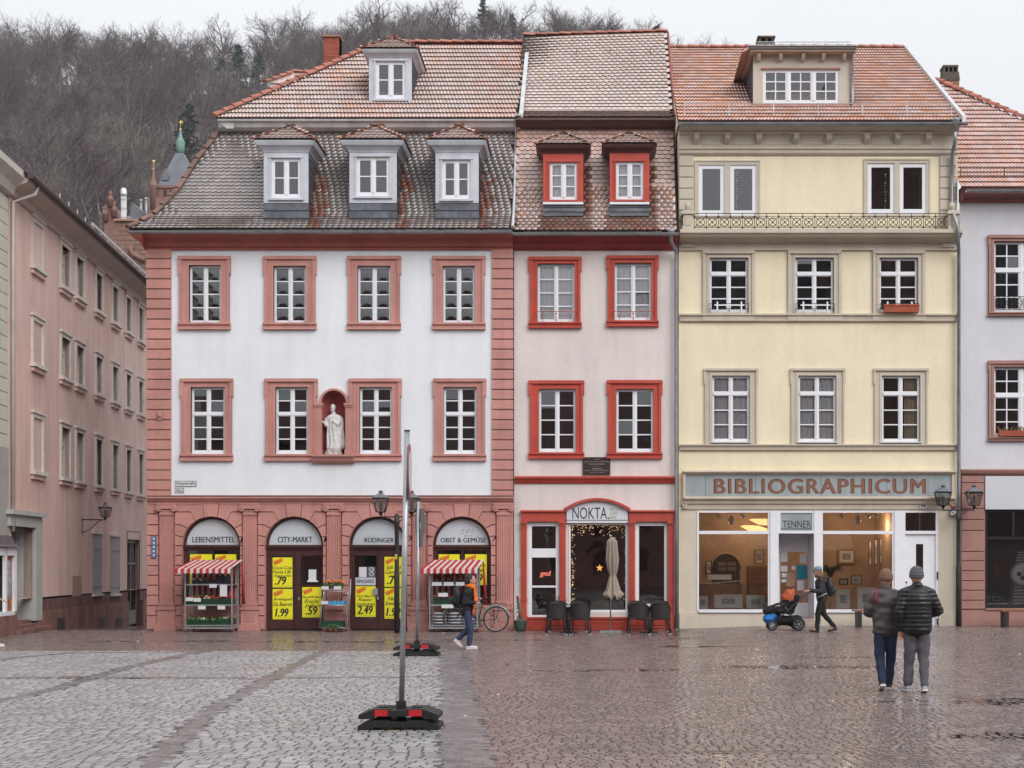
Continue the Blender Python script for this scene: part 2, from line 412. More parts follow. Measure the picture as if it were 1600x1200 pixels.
def seg_dist(x, y, a, b):
    ax, ay = a; bx, by = b; dx, dy = bx-ax, by-ay
    t = max(0, min(1, ((x-ax)*dx + (y-ay)*dy) / (dx*dx + dy*dy)))
    return math.hypot(x-ax-t*dx, y-ay-t*dy)
LINES = []
def gl(*pts):
    w_ = [GP(*p) for p in pts]
    for a, b in zip(w_, w_[1:]): LINES.append((a, b))
gl((215, 1215), (330, 1110), (440, 1050), (512, 1014))
gl((-60, 1060), (120, 1057), (400, 1060), (700, 1057))
gl((-60, 1106), (60, 1083), (190, 1045), (320, 1016))
gl((-60, 1040), (30, 1027), (110, 1020), (330, 1018))
E0, E1 = GP(687, 1210), GP(687, 1017)            # right edge of the pale setts
YPALE = GP(600, 1017)[1]
def edge_x(y): return E0[0] + (E1[0]-E0[0]) * (y-E0[1]) / (E1[1]-E0[1])

def sett_template(wx, wy, h=0.03, b=0.0028):
    """a stone with a gently domed top"""
    x, y = wx/2, wy/2; i = min(wx, wy)*0.13
    v = [(-x, -y, -h), (x, -y, -h), (x, y, -h), (-x, y, -h), (-x, -y, -b), (x, -y, -b), (x, y, -b), (-x, y, -b),
         (-x+i, -y+i, 0), (x-i, -y+i, 0), (x-i, y-i, 0), (-x+i, y-i, 0)]
    f = [(8, 9, 10, 11)] + [(4+k, 4+(k+1) % 4, 8+(k+1) % 4, 8+k) for k in range(4)] + [(k, (k+1) % 4, 4+(k+1) % 4, 4+k) for k in range(4)]
    return v, f
def lay(region, wx, wy, gap, x0, x1, y0, y1, tilt, jit):
    Ms, pos = [], []
    y = y0; row = 0
    while y < y1:
        x = x0 + random.uniform(-wx, 0)
        while x < x1:
            sx = random.uniform(0.78, 1.22)
            cx = x + wx*sx/2; cy = y + random.uniform(-jit, jit) + 0.006*math.sin(cx*0.9 + row*0.15)
            if region(cx, cy):
                a = random.gauss(0, 0.025); tx, ty = random.gauss(0, tilt), random.gauss(0, tilt)
                sX = sx - gap/wx; sY = random.uniform(0.9, 1.04)
                z = gz(cx, cy) + random.gauss(0, 0.0009)
                c, s_ = math.cos(a), math.sin(a)
                Ms.append(((c*sX, -s_*sY, 0, cx), (s_*sX, c*sY, 0, cy), (ty*sX, tx*sY, 1, z))); pos.append((cx, cy))
            x += wx*sx
        y += wy + gap; row += 1
    return Ms, pos
def near_first(pos):
    def key(i):
        x, y = pos[i]; d = y + D; px = VX + x/d*F; py = VY + HC*F/d
        ok = 0 <= px <= 1600 and py < 1200
        return (0 if ok else 1, d)
    return sorted(range(len(pos)), key=key)[:300]
def online(x, y, w_): return any(seg_dist(x, y, a, b) < w_ for a, b in LINES)
pale = lambda x, y: x < edge_x(y) and y < YPALE
strip = lambda x, y: edge_x(y) <= x < edge_x(y) + 0.5 and y < YPALE + 0.3
t = sett_template(0.15, 0.125, 0.03, 0.0040)
Ms, pos = lay(lambda x, y: pale(x, y) and not online(x, y, 0.13), 0.155, 0.125, 0.016, -16.0, 0.2, -28.8, YPALE, 0.011, 0.008)
scatter_parts('sett', 'setts_beyond', *t, Ms, M_sett, GROUND, near_first(pos))
Ms, pos = lay(lambda x, y: (pale(x, y) and online(x, y, 0.13)) or strip(x, y), 0.13, 0.11, 0.014, -16.0, 1.0, -28.8, YPALE + 0.4, 0.014, 0.006)
scatter_parts('drain_sett', 'drain_setts_beyond', *t, Ms, M_settd, GROUND, near_first(pos))
t2 = sett_template(0.118, 0.10)
def brown(x, y):
    if y > -0.02 and -12.4 < x < 12.6: return False
    if pale(x, y) or strip(x, y): return False
    if y < YPALE and x < edge_x(y): return False
    if y > 0.2 and (x < -15.45 - 0.101*y or x > -12.3): return False
    return True
Ms, pos = lay(brown, 0.125, 0.10, 0.011, -16.5, 12.5, -28.4, 0.4, 0.006, 0.004)
Mb, pb = lay(brown, 0.30, 0.2, 0.014, -18.0, -12.3, 0.4, 17.0, 0.012, 0.004)
scatter_parts('paver', 'pavers_beyond', *t2, Ms, M_paver, GROUND, near_first(pos))
scatter_parts('street_paver', 'street_pavers', *sett_template(0.30, 0.2), Mb, M_paver, GROUND, [])
# ------------------------------------------------------------------ building kit
def wall_holes(mb, x0, x1, z0, z1, y, holes, reveal=0.30):
    xs = sorted({x0, x1, *[h[0] for h in holes], *[h[1] for h in holes]}); zs = sorted({z0, z1, *[h[2] for h in holes], *[h[3] for h in holes]})
    xs = [x for x in xs if x0 <= x <= x1]; zs = [z for z in zs if z0 <= z <= z1]
    for i in range(len(xs)-1):
        for j in range(len(zs)-1):
            cx, cz = (xs[i]+xs[i+1])/2, (zs[j]+zs[j+1])/2
            if any(h[0] < cx < h[1] and h[2] < cz < h[3] for h in holes): continue
            mb.poly([(xs[i], y, zs[j]), (xs[i+1], y, zs[j]), (xs[i+1], y, zs[j+1]), (xs[i], y, zs[j+1])])
    for a, b, c, d in holes:
        q = y + reveal
        mb.poly([(a, y, c), (a, y, d), (a, q, d), (a, q, c)]); mb.poly([(b, y, d), (b, y, c), (b, q, c), (b, q, d)])
        mb.poly([(a, y, d), (b, y, d), (b, q, d), (a, q, d)]); mb.poly([(b, y, c), (a, y, c), (a, q, c), (b, q, c)])
def ngrid(mb, f, nu, nv, smooth_=True):
    I = [[mb.V(f(i/nu, j/nv)) for i in range(nu+1)] for j in range(nv+1)]
    o = mb.smooth; mb.smooth = smooth_
    for j in range(nv):
        for i in range(nu): mb.face([I[j][i], I[j][i+1], I[j+1][i+1], I[j+1][i]])
    mb.smooth = o
def curtain(win, x0, x1, z0, z1, y, m=None, folds=7, xf=None):
    mb = MB(m or M_curt, xf)
    ngrid(mb, lambda u, v: (x0+(x1-x0)*u, y + 0.022*math.sin(u*folds*2*math.pi) + 0.01*math.sin(u*folds*4.3+v*2), z0+(z1-z0)*v), folds*6, 2)
    return mb.build('curtain', win)
def window(parent, px0, px1, py0, py1, Y, rows=(4,), cols=2, sub=1, fw=2.4, mull=4.6, bar=1.8, tr=4.6, recess=0.045, gm=None, fm=None,
           bulge=0.0, curt=None, world=None, tilt=0.006, name='window', hsz=None):
    """white framed window in its opening; pixel box (or world box) of the opening"""
    s = S(Y) if world is None else 0.0172
    if world is None: x0, x1, z0, z1 = PX(px0, Y), PX(px1, Y), PZ(py1, Y), PZ(py0, Y); xf = None
    else: x0, x1, z0, z1, xf = world
    gm = gm or M_gl; fm = fm or M_wood
    fw, mull, bar, tr = fw*s, mull*s, bar*s, tr*s
    mb = MB(fm, xf); a, b = Y+recess, Y+recess+0.07
    mb.box(x0, x0+fw, a, b, z0, z1); mb.box(x1-fw, x1, a, b, z0, z1)
    mb.box(x0+fw, x1-fw, a, b, z0, z0+fw*1.5); mb.box(x0+fw, x1-fw, a, b, z1-fw, z1)
    ix0, ix1, iz0, iz1 = x0+fw, x1-fw, z0+fw*1.5, z1-fw
    cw = (ix1-ix0-mull*(cols-1))/cols
    panes = []
    for c in range(1, cols):
        xm = ix0 + c*cw + (c-1)*mull; mb.box(xm, xm+mull, a-0.012, b-0.01, iz0, iz1)
        mb.box(xm+mull*0.36, xm+mull*0.64, a-0.024, a-0.012, iz0, iz1)
    tot = sum(rows) if hsz is None else sum(hsz); zt = iz1; hh = (iz1-iz0-tr*(len(rows)-1))
    for k, n in enumerate(rows):
        h = hh*((n if hsz is None else hsz[k])/tot); zb = zt-h
        if k: mb.box(ix0, ix1, a-0.02, b-0.005, zt, zt+tr)
        for c in range(cols):
            cx0 = ix0 + c*(cw+mull); cx1 = cx0+cw
            # thin casement rim
            rim = bar*0.65
            mb.box(cx0, cx0+rim, a+0.004, b-0.02, zb, zt); mb.box(cx1-rim, cx1, a+0.004, b-0.02, zb, zt)
            mb.box(cx0+rim, cx1-rim, a+0.004, b-0.02, zb, zb+rim); mb.box(cx0+rim, cx1-rim, a+0.004, b-0.02, zt-rim, zt)
            jx0, jx1, jz0, jz1 = cx0+rim, cx1-rim, zb+rim, zt-rim
            ch = (jz1-jz0-bar*(n-1))/n; sw = (jx1-jx0-bar*(sub-1))/sub
            for r in range(1, n): mb.box(jx0, jx1, a+0.008, b-0.02, jz0+r*ch+(r-1)*bar, jz0+r*ch+r*bar)
            for q in range(1, sub): mb.box(jx0+q*sw+(q-1)*bar, jx0+q*sw+q*bar, a+0.010, b-0.022, jz0, jz1)
            for r in range(n):
                for q in range(sub):
                    panes.append((jx0+q*(sw+bar), jx0+q*(sw+bar)+sw, jz0+r*(ch+bar), jz0+r*(ch+bar)+ch))
        zt = zb-tr
    win = mb.build(name, parent)
    for (p0, p1, q0, q1) in panes:
        g = MB(gm, xf); e = 0.004; p0 -= e; p1 += e; q0 -= e; q1 += e; yy = a+0.03
        if bulge:
            ngrid(g, lambda u, v: (p0+(p1-p0)*u, yy - bulge*math.sin(math.pi*u)**0.8*math.sin(math.pi*v)**0.8, q0+(q1-q0)*v), 7, 7)
        else:
            t1, t2 = random.gauss(0, tilt)*(p1-p0), random.gauss(0, tilt)*(q1-q0)
            g.poly([(p0, yy-t1-t2, q0), (p1, yy+t1-t2, q0), (p1, yy+t1+t2, q1), (p0, yy-t1+t2, q1)])
        g.build('pane', win)
    if curt == 'full': curtain(win, ix0, ix1, iz0, iz1, b+0.025, xf=xf)
    elif curt == 'sides':
        curtain(win, ix0, ix0+(ix1-ix0)*0.42, iz0, iz1, b+0.07, folds=4, xf=xf); curtain(win, ix1-(ix1-ix0)*0.40, ix1, iz0, iz1, b+0.07, folds=4, xf=xf)
    elif curt == 'right':
        curtain(win, ix0+(ix1-ix0)*0.64, ix1, iz0, iz1, b+0.07, m=mat('cream_curtain', (0.5, 0.40, 0.27), 0.9), folds=3, xf=xf)
    return win
def surround(win, ox, op, Y, m, ear=2.0, earh=28, proud=0.06, sill=10, sillx=2.0, bead=4.0, xf=None, world=False):
    """stone frame round a window: ox outer box, op opening, both in pixels (x0,x1,y0,y1); y1 of ox is the sill's foot"""
    if world: X = Z = lambda v: v
    else: X = lambda p: PX(p, Y); Z = lambda p: PZ(p, Y)
    mb = MB(m, xf); x0, x1, y0, y1 = ox; a, b, c, d = op
    ys = y1-sill if not world else y1+sill
    pr = Y-proud
    mb.box(X(x0), X(a), pr+0.012, Y+0.16, Z(ys), Z(c)); mb.box(X(b), X(x1), pr+0.012, Y+0.16, Z(ys), Z(c))
    mb.box(X(x0), X(x1), pr+0.012, Y+0.16, Z(c), Z(y0))
    e = ear; k = bead
    if not world:
        # raised outer bead with ears at the top
        mb.box(X(x0), X(x0+k), pr-0.02, Y-0.01, Z(ys), Z(y0+earh)); mb.box(X(x1-k), X(x1), pr-0.02, Y-0.01, Z(ys), Z(y0+earh))
        mb.box(X(x0-e), X(x0+k), pr-0.025, Y-0.005, Z(y0+earh), Z(y0+k+1)); mb.box(X(x1-k), X(x1+e), pr-0.025, Y-0.005, Z(y0+earh), Z(y0+k+1))
        mb.box(X(x0-e), X(x1+e), pr-0.045, Y-0.005, Z(y0+k+1), Z(y0))
        mb.box(X(a-3.5), X(a), pr-0.006, Y+0.15, Z(ys), Z(c-3.5)); mb.box(X(b), X(b+3.5), pr-0.006, Y+0.15, Z(ys), Z(c-3.5))
        mb.box(X(a), X(b), pr-0.006, Y+0.15, Z(c), Z(c-3.5))
    o = mb.build('surround', win)
    if sill:
        sb = MB(m, xf)
        if not world:
            prof = [(Y+0.15, Z(y1-sill)), (pr-0.07, Z(y1-sill)), (pr-0.07, Z(y1-sill*0.72)), (pr-0.025, Z(y1-sill*0.55)), (pr-0.025, Z(y1-sill*0.15)), (pr-0.045, Z(y1)), (Y+0.01, Z(y1)), (Y+0.01, Z(y1-sill*0.5)), (Y+0.15, Z(y1-sill*0.6))]
            sb.prism(prof, X(x0-sillx), X(x1+sillx), 'x')
        else:
            sb.box(x0-0.06, x1+0.06, pr-0.06, Y+0.14, y1, ys)
        sb.build('sill', win)
    return o
def moulding(parent, name, m, prof, x0, x1, Y):
    """profile [(out, z)...] listed from top to bottom, swept along x"""
    pts = [(Y-o, z) for o, z in prof] + [(Y+0.05, prof[-1][1]), (Y+0.05, prof[0][1])]
    return MB(m).prism(pts, x0, x1, 'x').build(name, parent)
# --- roof tile templates: u to the right, v up the slope, n out of the roof; origin at the middle of the lower edge
def plain_tile(w_, l, th=0.030):
    pts = []
    for k in range(7):
        a = math.pi*(1 + k/6.0); pts.append((math.cos(a)*w_/2, (1+math.sin(a))*w_*0.34))
    pts += [(w_/2, l), (-w_/2, l)]
    n = len(pts); v = [(x, y, 0.046*(1-y/l)+0.004) for x, y in pts] + [(x, y, 0.046*(1-y/l)+0.004-th) for x, y in pts]
    return v, [tuple(range(n))] + [(k, n+k, n+k+1, k+1) for k in range(6)]
PLAIN_MI = [0] + [1]*6
def pan_tile(w_, l, amp=0.034, waves=1, lip=0.040):
    n = 6*waves; v = []; f = []
    for j, (yy, lift) in enumerate(((0.0, 0.046), (l, 0.004))):
        for i in range(n+1):
            t = i/n; v.append(((t-0.5)*w_, yy, lift + amp*(0.5+0.5*math.sin(2*math.pi*t*waves-0.6))))
    for i in range(n): f.append((i, i+1, n+2+i, n+1+i))
    b = len(v)
    for i in range(n+1): x, y, z = v[i]; v.append((x, y+0.004, 0.006))
    for i in range(n): f.append((b+i, b+i+1, i+1, i))
    return v, f
def pan_mi(waves=1): return [0]*(6*waves) + [1]*(6*waves)
def tile_rows(prof, xl, xr, w_, exp, off=True, skip=None, wob=0.004):
    """matrices of tiles up a slope; prof [(Y, z)] from eave to top; xl/xr give the ends at a distance s (0..1) along it"""
    L_ = [0]
    for a, b in zip(prof, prof[1:]): L_.append(L_[-1]+math.hypot(b[0]-a[0], b[1]-a[1]))
    tot = L_[-1]; Ms, ctr = [], []; n = int(tot/exp)
    for r in range(n):
        s = r*exp
        for k in range(len(prof)-1):
            if L_[k] <= s <= L_[k+1]+1e-9: break
        t = (s-L_[k])/(L_[k+1]-L_[k]); y = prof[k][0]+t*(prof[k+1][0]-prof[k][0]); z = prof[k][1]+t*(prof[k+1][1]-prof[k][1])
        # direction smoothed over the break lines
        s2 = min(tot, s+exp*1.6)
        for k2 in range(len(prof)-1):
            if L_[k2] <= s2 <= L_[k2+1]+1e-9: break
        t2 = (s2-L_[k2])/(L_[k2+1]-L_[k2]); y2 = prof[k2][0]+t2*(prof[k2+1][0]-prof[k2][0]); z2 = prof[k2][1]+t2*(prof[k2+1][1]-prof[k2][1])
        dv = Vector((0, y2-y, z2-z)).normalized(); nn = Vector((1, 0, 0)).cross(dv)
        a, b = xl(s/tot), xr(s/tot)
        x = a + (w_*0.5 if (off and r % 2) else 0) + w_*0.25
        while x < b:
            if skip is None or not skip(x, y, z):
                tl = random.gauss(0, wob); ro = random.gauss(0, 0.012)
                u = Vector((1, 0, 0)) + dv*ro; vv = dv + nn*tl - Vector((1, 0, 0))*ro
                Ms.append(((u.x, vv.x, nn.x, x), (u.y, vv.y, nn.y, y), (u.z, vv.z, nn.z, z))); ctr.append((x, y, z))
            x += w_
    return Ms, ctr
def spread_pick(ctr, n=300, key=None):
    idx = [i for i in range(len(ctr)) if key is None or key(ctr[i])]
    return idx[:n]
def ridge_run(parent, a, b, r=0.11, step=0.36, m=None, name='ridge_tile'):
    a, b = Vector(a), Vector(b); d = b-a; n = max(1, int(d.length/step)); dn = d.normalized()
    side = dn.cross(Vector((0, 0, 1))).normalized(); up = side.cross(dn).normalized()
    v, f = [], []; k = 6
    for j, (t, rr, lift) in enumerate(((0, r*1.12, 0.02), (1, r*0.94, 0.0))):
        for i in range(k+1):
            an = math.pi*i/k; v.append((math.cos(an)*rr, t*step*1.06, math.sin(an)*rr*0.85+lift))
    for i in range(k): f.append((i, k+1+i, k+2+i, i+1))
    b0 = len(v); v.append((0, 0, 0.0))
    for i in range(k): f.append((b0, i, i+1))
    me = bpy.data.meshes.new(name); me.from_pydata(v, [], f); me.materials.append(m or M_ridge)
    for i in range(n):
        p = a + d*(i/n)
        mw = Matrix(((side.x, dn.x, up.x, p.x), (side.y, dn.y, up.y, p.y), (side.z, dn.z, up.z, p.z), (0, 0, 0, 1)))
        o = bpy.data.objects.new(name, me); COL.objects.link(o); o.parent = parent; o.matrix_parent_inverse = PINV[parent.name]; o.matrix_basis = mw
def snow_guard(parent, x0, x1, y, z, h=0.2, step=0.07, m=None, post=1.1):
    mb = MB(m or M_rust)
    mb.tube([(x0, y, z+0.03), (x1, y, z+0.03)], 0.008, 4); mb.tube([(x0, y, z+h), (x1, y, z+h)], 0.008, 4)
    n = int((x1-x0)/step)
    for i in range(n+1):
        x = x0+(x1-x0)*i/n; mb.tube([(x, y, z+0.03), (x, y, z+h)], 0.0045, 3, cap=False)
    n = max(1, int((x1-x0)/post))
    for i in range(n+1):
        x = x0+(x1-x0)*i/n; mb.box(x-0.012, x+0.012, y+0.01, y+0.03, z-0.05, z+h+0.03)
    return mb.build('snow_guard', parent)
def gutter(parent, x0, x1, y, z, r=0.075, m=None):
    pts = [(y+r*math.cos(math.pi+math.pi*k/8), z+r*math.sin(math.pi+math.pi*k/8)) for k in range(9)]
    inn = [(y+(r-0.012)*math.cos(math.pi+math.pi*k/8), z+(r-0.012)*math.sin(math.pi+math.pi*k/8)) for k in range(9)][::-1]
    return MB(m or M_zinc).prism(pts+inn, x0, x1, 'x').build('gutter', parent)
def dormer(parent, fx, fy, winpx, corn, tip, Yf, back, apron=None, facem=None, rows=(2,), tm=None, roofback=1.2, fw=4.0, mull=6, curt=None, side=None, cornm=None, rm=None):
    """a dormer: face pixel box fx (x0,x1) fy (top, bottom), cornice box corn (x0,x1,y0,y1), tip (px,py), face plane Yf, cheeks back to `back`"""
    X = lambda p: PX(p, Yf); Z = lambda p: PZ(p, Yf); facem = facem or M_wood2; cornm = cornm or facem
    x0, x1 = X(fx[0]), X(fx[1]); z0, z1 = Z(fy[1]), Z(fy[0])
    body = MB(facem)
    h = (X(winpx[0]), X(winpx[1]), Z(winpx[3]), Z(winpx[2]))
    wall_holes(body, x0, x1, z0, z1, Yf, [h], 0.12)
    d = body.build('dormer', parent)
    for xx, sgn in ((x0+0.01, -1), (x1-0.01, 1)):
        ck = MB(side or M_slate)                 # cheeks of overlapping slates
        nrow = 9; zb = (Z(apron) if apron else z0)
        for r in range(nrow):
            za, zc = zb+(z1-zb)*r/nrow, zb+(z1-zb)*(r+1)/nrow
            t0, t1 = 0.02, 0.0
            ck.poly([(xx+sgn*t0, Yf+0.012, za), (xx+sgn*t1, Yf+0.012, zc+0.03), (xx+sgn*t1, back, zc+0.03), (xx+sgn*t0, back, za)][::sgn])
        ck.build('dormer_cheek', d)
    bk = MB(M_dark); bk.box(x0+0.03, x1-0.03, Yf+0.5, Yf+0.55, z0, z1); bk.build('dormer_room', d)
    w_ = window(parent, *winpx, Yf, rows=rows, recess=0.03, fw=fw, mull=mull, curt=curt, name="dormer_window")
    fr = MB(facem); q = 2.6                      # moulded architrave round the window
    wx0, wx1, wz0, wz1 = h
    e = q*S(Yf)
    fr.box(wx0-e, wx0, Yf-0.03, Yf-0.002, wz0, wz1); fr.box(wx1, wx1+e, Yf-0.03, Yf-0.002, wz0, wz1)
    fr.box(wx0-e*1.4, wx1+e*1.4, Yf-0.045, Yf-0.002, wz1, wz1+e); fr.box(wx0-e*1.6, wx1+e*1.6, Yf-0.06, Yf-0.002, wz0-e*1.2, wz0)
    fr.build('architrave', d)
    if apron:
        ab = MB(M_slate); za = Z(apron); nr = 3
        for r in range(nr):
            a, b = z0-(z0-za)*(r+1)/nr, z0-(z0-za)*r/nr; nn = 3; off = 0.5*(r % 2)
            for k in range(-1, nn+1):
                u0, u1 = x0+(x1-x0)*(k+off)/nn, x0+(x1-x0)*(k+1+off)/nn; u0, u1 = max(u0, x0-0.01), min(u1, x1+0.01)
                if u1-u0 < 0.02: continue
                ab.prism([(Yf+0.03-0.014, b+0.02), (Yf-0.012, a+random.uniform(0, 0.012)), (Yf+0.03, a), (Yf+0.03, b+0.02)], u0+0.002, u1-0.002, 'x')
        ab.build('slate_apron', d)
    # cornice that flares out, then a small hipped roof with tiles
    cx0, cx1, cz1, cz0 = X(corn[0]), X(corn[1]), Z(corn[2]), Z(corn[3]); ov = max(0.05, (x0-cx0+cx1-x1)/2)
    def ring(o, z): return [(x0-o, Yf-o, z), (x1+o, Yf-o, z), (x1+o, back, z), (x0-o, back, z)]
    cb = MB(cornm); lev = [(0.015, cz0), (0.03, cz0+(cz1-cz0)*0.15), (ov*0.45, cz0+(cz1-cz0)*0.45), (ov*0.75, cz0+(cz1-cz0)*0.55), (ov*0.95, cz0+(cz1-cz0)*0.9), (ov*0.95, cz1)]
    for (o0, a), (o1, b) in zip(lev, lev[1:]):
        r0, r1 = ring(o0, a), ring(o1, b)
        for k in (0, 1, 3): cb.poly([r0[k], r0[(k+1) % 4], r1[(k+1) % 4], r1[k]])
    cb.poly(ring(0.015, cz0)[::-1]); cb.poly(ring(ov*0.95, cz1))
    cb.build('dormer_cornice', d)
    tz = Z(tip[1]); ty = Yf + (tz-cz1)*1.15; tx = (x0+x1)/2; e = ring(ov*1.02, cz1+0.004); tz = HC+(VY-tip[1])*S(ty)
    apex = (tx, ty, tz); apb = (tx, back+roofback, tz)
    rb = MB(M_batten); rb.poly([e[0], e[1], apex]); rb.poly([e[1], (e[2][0], back+roofback, e[2][2]), apb, apex]); rb.poly([(e[3][0], back+roofback, e[3][2]), e[0], apex, apb])
    roof = rb.build('dormer_roof', d)
    tm = tm or M_tileP
    tv, tf = plain_tile(0.15, 0.24)
    hh = tz-cz1; fr_ = e[0]
    Ms, ct = tile_rows([(e[0][1], cz1+0.01), (ty, tz+0.01)], lambda s: e[0][0]+(tx-e[0][0])*s, lambda s: e[1][0]+(tx-e[1][0])*s, 0.15, 0.115)
    link('dormer_tiles', field_mesh('dormer_tiles', tv, tf, Ms, [tm, M_edge], False, PLAIN_MI), d)['kind'] = 'stuff'
    for sgn, ex in ((-1, e[0][0]), (1, e[1][0])):
        Mx = []
        # side slopes: rotate the row frame a quarter turn
        n0 = (Vector((tx-ex, 0, hh))).normalized(); u = Vector((0, 1, 0)) if sgn > 0 else Vector((0, -1, 0))
        nn = u.cross(n0).normalized(); run = math.hypot(tx-ex, hh); r = 0
        while r*0.115 < run:
            s = r*0.115/run; y = e[0][1]+(ty-e[0][1])*s + (0.075 if r % 2 else 0)+0.05
            while y < back+roofback:
                p = Vector((ex, 0, cz1+0.01)) + n0*(r*0.115)
                Mx.append(((u.x, n0.x, nn.x, p.x), (u.y, n0.y, nn.y, y), (u.z, n0.z, nn.z, p.z))); y += 0.15
            r += 1
        link('dormer_side_tiles', field_mesh('dormer_side_tiles', tv, tf, Mx, [tm, M_edge], False, PLAIN_MI), d)['kind'] = 'stuff'
    rm = rm or M_ridge
    ridge_run(d, (e[0][0], e[0][1], cz1+0.0), (apex[0]-0.03, apex[1], apex[2]-0.02), 0.06, 0.2, rm, 'hip_tile'); ridge_run(d, (e[1][0], e[1][1], cz1+0.0), (apex[0]+0.03, apex[1], apex[2]-0.02), 0.06, 0.2, rm, 'hip_tile')
    ridge_run(d, (apex[0], apex[1]-0.06, apex[2]-0.03), apb, 0.07, 0.3, rm, 'hip_tile')
    return d
# ------------------------------------------------------------------ corner house with the grocery
def corner_house():
    Y = 0.0; X = lambda p: PX(p, Y); Z = lambda p: PZ(p, Y)
    H = thing('corner_house', (X(516), 0, 0), 'white corner house with salmon stone trim, mansard roof and four arched shop fronts', 'house')
    wu = [(296, 346, 415, 505), (428, 479, 416, 505), (559, 611, 416, 505), (692, 742, 416, 505)]
    wl = [(299, 352, 605, 708), (431, 482, 605, 708), (562, 613, 605, 708), (693, 745, 605, 708)]
    wb = MB(M_white)
    holes = [(X(a), X(b), Z(d), Z(c)) for a, b, c, d in wu+wl]
    niche = (X(502), X(542), Z(712), Z(610))
    wall_holes(wb, X(232), X(800), Z(782), Z(362), Y, holes+[niche], 0.28)
    # niche: half-dome head filled in with an arched wall piece and a round recess
    nx, nzc, nr = X(522), Z(630), X(542)-X(522)
    zt = nzc+nr
    for k in range(16):
        a0, a1 = math.pi*k/16, math.pi*(k+1)/16
        wb.poly([(nx-nr*math.cos(a0), Y, nzc+nr*math.sin(a0)), (nx-nr*math.cos(a1), Y, nzc+nr*math.sin(a1)), (nx-nr*math.cos(a1), Y, Z(610)), (nx-nr*math.cos(a0), Y, Z(610))])
    x_side, yb = X(232), 9.6
    wb.poly([(x_side, Y, 0), (x_side, Y, Z(362)), (x_side, yb, Z(362)), (x_side, yb, 0)][::-1])
    wb.poly([(x_side, yb, -0.5), (x_side, yb, Z(362)), (X(800), yb, Z(362)), (X(800), yb, -0.5)])
    wb.build('wall', H)
    # rooms behind the windows
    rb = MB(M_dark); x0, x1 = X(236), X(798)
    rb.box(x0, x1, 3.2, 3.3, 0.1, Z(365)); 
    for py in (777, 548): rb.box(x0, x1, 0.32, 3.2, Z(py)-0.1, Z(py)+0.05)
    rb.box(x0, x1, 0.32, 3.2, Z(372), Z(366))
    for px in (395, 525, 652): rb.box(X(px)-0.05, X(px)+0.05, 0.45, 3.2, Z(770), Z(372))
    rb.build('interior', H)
    for i, (a, b, c, d) in enumerate(wu):
        win = window(H, a, b, c, d, Y, rows=(4,), bulge=0.013)
        surround(win, ((281, 359), (414, 493), (545, 625), (678, 757))[i]+(401, 515), (a, b, c, d), Y, M_salmon)
    for i, (a, b, c, d) in enumerate(wl):
        win = window(H, a, b, c, d, Y, rows=(2, 3), bulge=0.0)
        surround(win, ((284, 363), (416, 495), (547, 626), (679, 758))[i]+(592, 720), (a, b, c, d), Y, M_salmon)
    # quoins
    for a, b in ((230, 268), (769, 802)):
        back = MB(M_salmon).box(X(a+0.6), X(b-0.6), Y+0.02, Y+0.05, Z(778), Z(388)).build('quoin_backing', H)
        py = 390.0
        while py < 776:
            q = min(py+15.7, 777.5); mb = MB(M_salmon)
            z0, z1 = Z(q-1.3), Z(py+0.3); xa, xb = X(a), X(b); e = 0.012
            mb.prism([(Y+0.02, z1), (Y-0.055, z1), (Y-0.07, z1-e), (Y-0.07, z0+e), (Y-0.055, z0), (Y+0.02, z0)], xa, xb, 'x')
            if a == 230: mb.box(xa+0.002, xa+0.6, Y+0.021, Y+0.5, z0, z1)
            mb.build('quoin', H); py += 15.7
    # ---- ground floor: arches
    cs = [330, 459.5, 590.5, 721.5]; rad = 45.5; sp = 852.5
    gf = MB(M_salmon); zg, zt = 0.0, Z(786)
    def arc(c, r, a0, a1, n=16): return [(X(c+r*math.cos(a0+(a1-a0)*k/n)), Z(sp-r*math.sin(a0+(a1-a0)*k/n))) for k in range(n+1)]
    edges = [230] + [v for c in cs for v in (c-rad, c+rad)] + [802]
    yb_ = Y+0.03
    for k in range(0, len(edges), 2):
        gf.poly([(X(edges[k]), yb_, -0.6 if k == 0 else zg), (X(edges[k+1]), yb_, zg), (X(edges[k+1]), yb_, zt), (X(edges[k]), yb_, zt)])
    for c in cs:
        A = arc(c, rad, math.pi, 0, 24)
        for (xa, za), (xb, zb) in zip(A, A[1:]):
            gf.poly([(xa, yb_, za), (xb, yb_, zb), (xb, yb_, zt), (xa, yb_, zt)])
            gf.poly([(xa, yb_, za), (xa, Y+0.3, za), (xb, Y+0.3, zb), (xb, yb_, zb)])
        for s_ in (-1, 1):
            xx = X(c+s_*rad); gf.poly([(xx, yb_, zg), (xx, yb_, Z(sp)), (xx, Y+0.3, Z(sp)), (xx, Y+0.3, zg)])
    gf.poly([(X(230), yb_, -0.6), (X(230), yb_, zt), (X(230), 9.6, zt), (X(230), 9.6, -0.6)])
    gf.build('arcade_wall', H)
    joints = [984, 962, 946, 930, 914.5, 899, 883.5, 868, 852.5]
    upper = [(852.5, 0), (836.5, 17), (820, 36), (800, 57), (788, 76)]
    pil = [261, 391, 522, 655.5, 787]
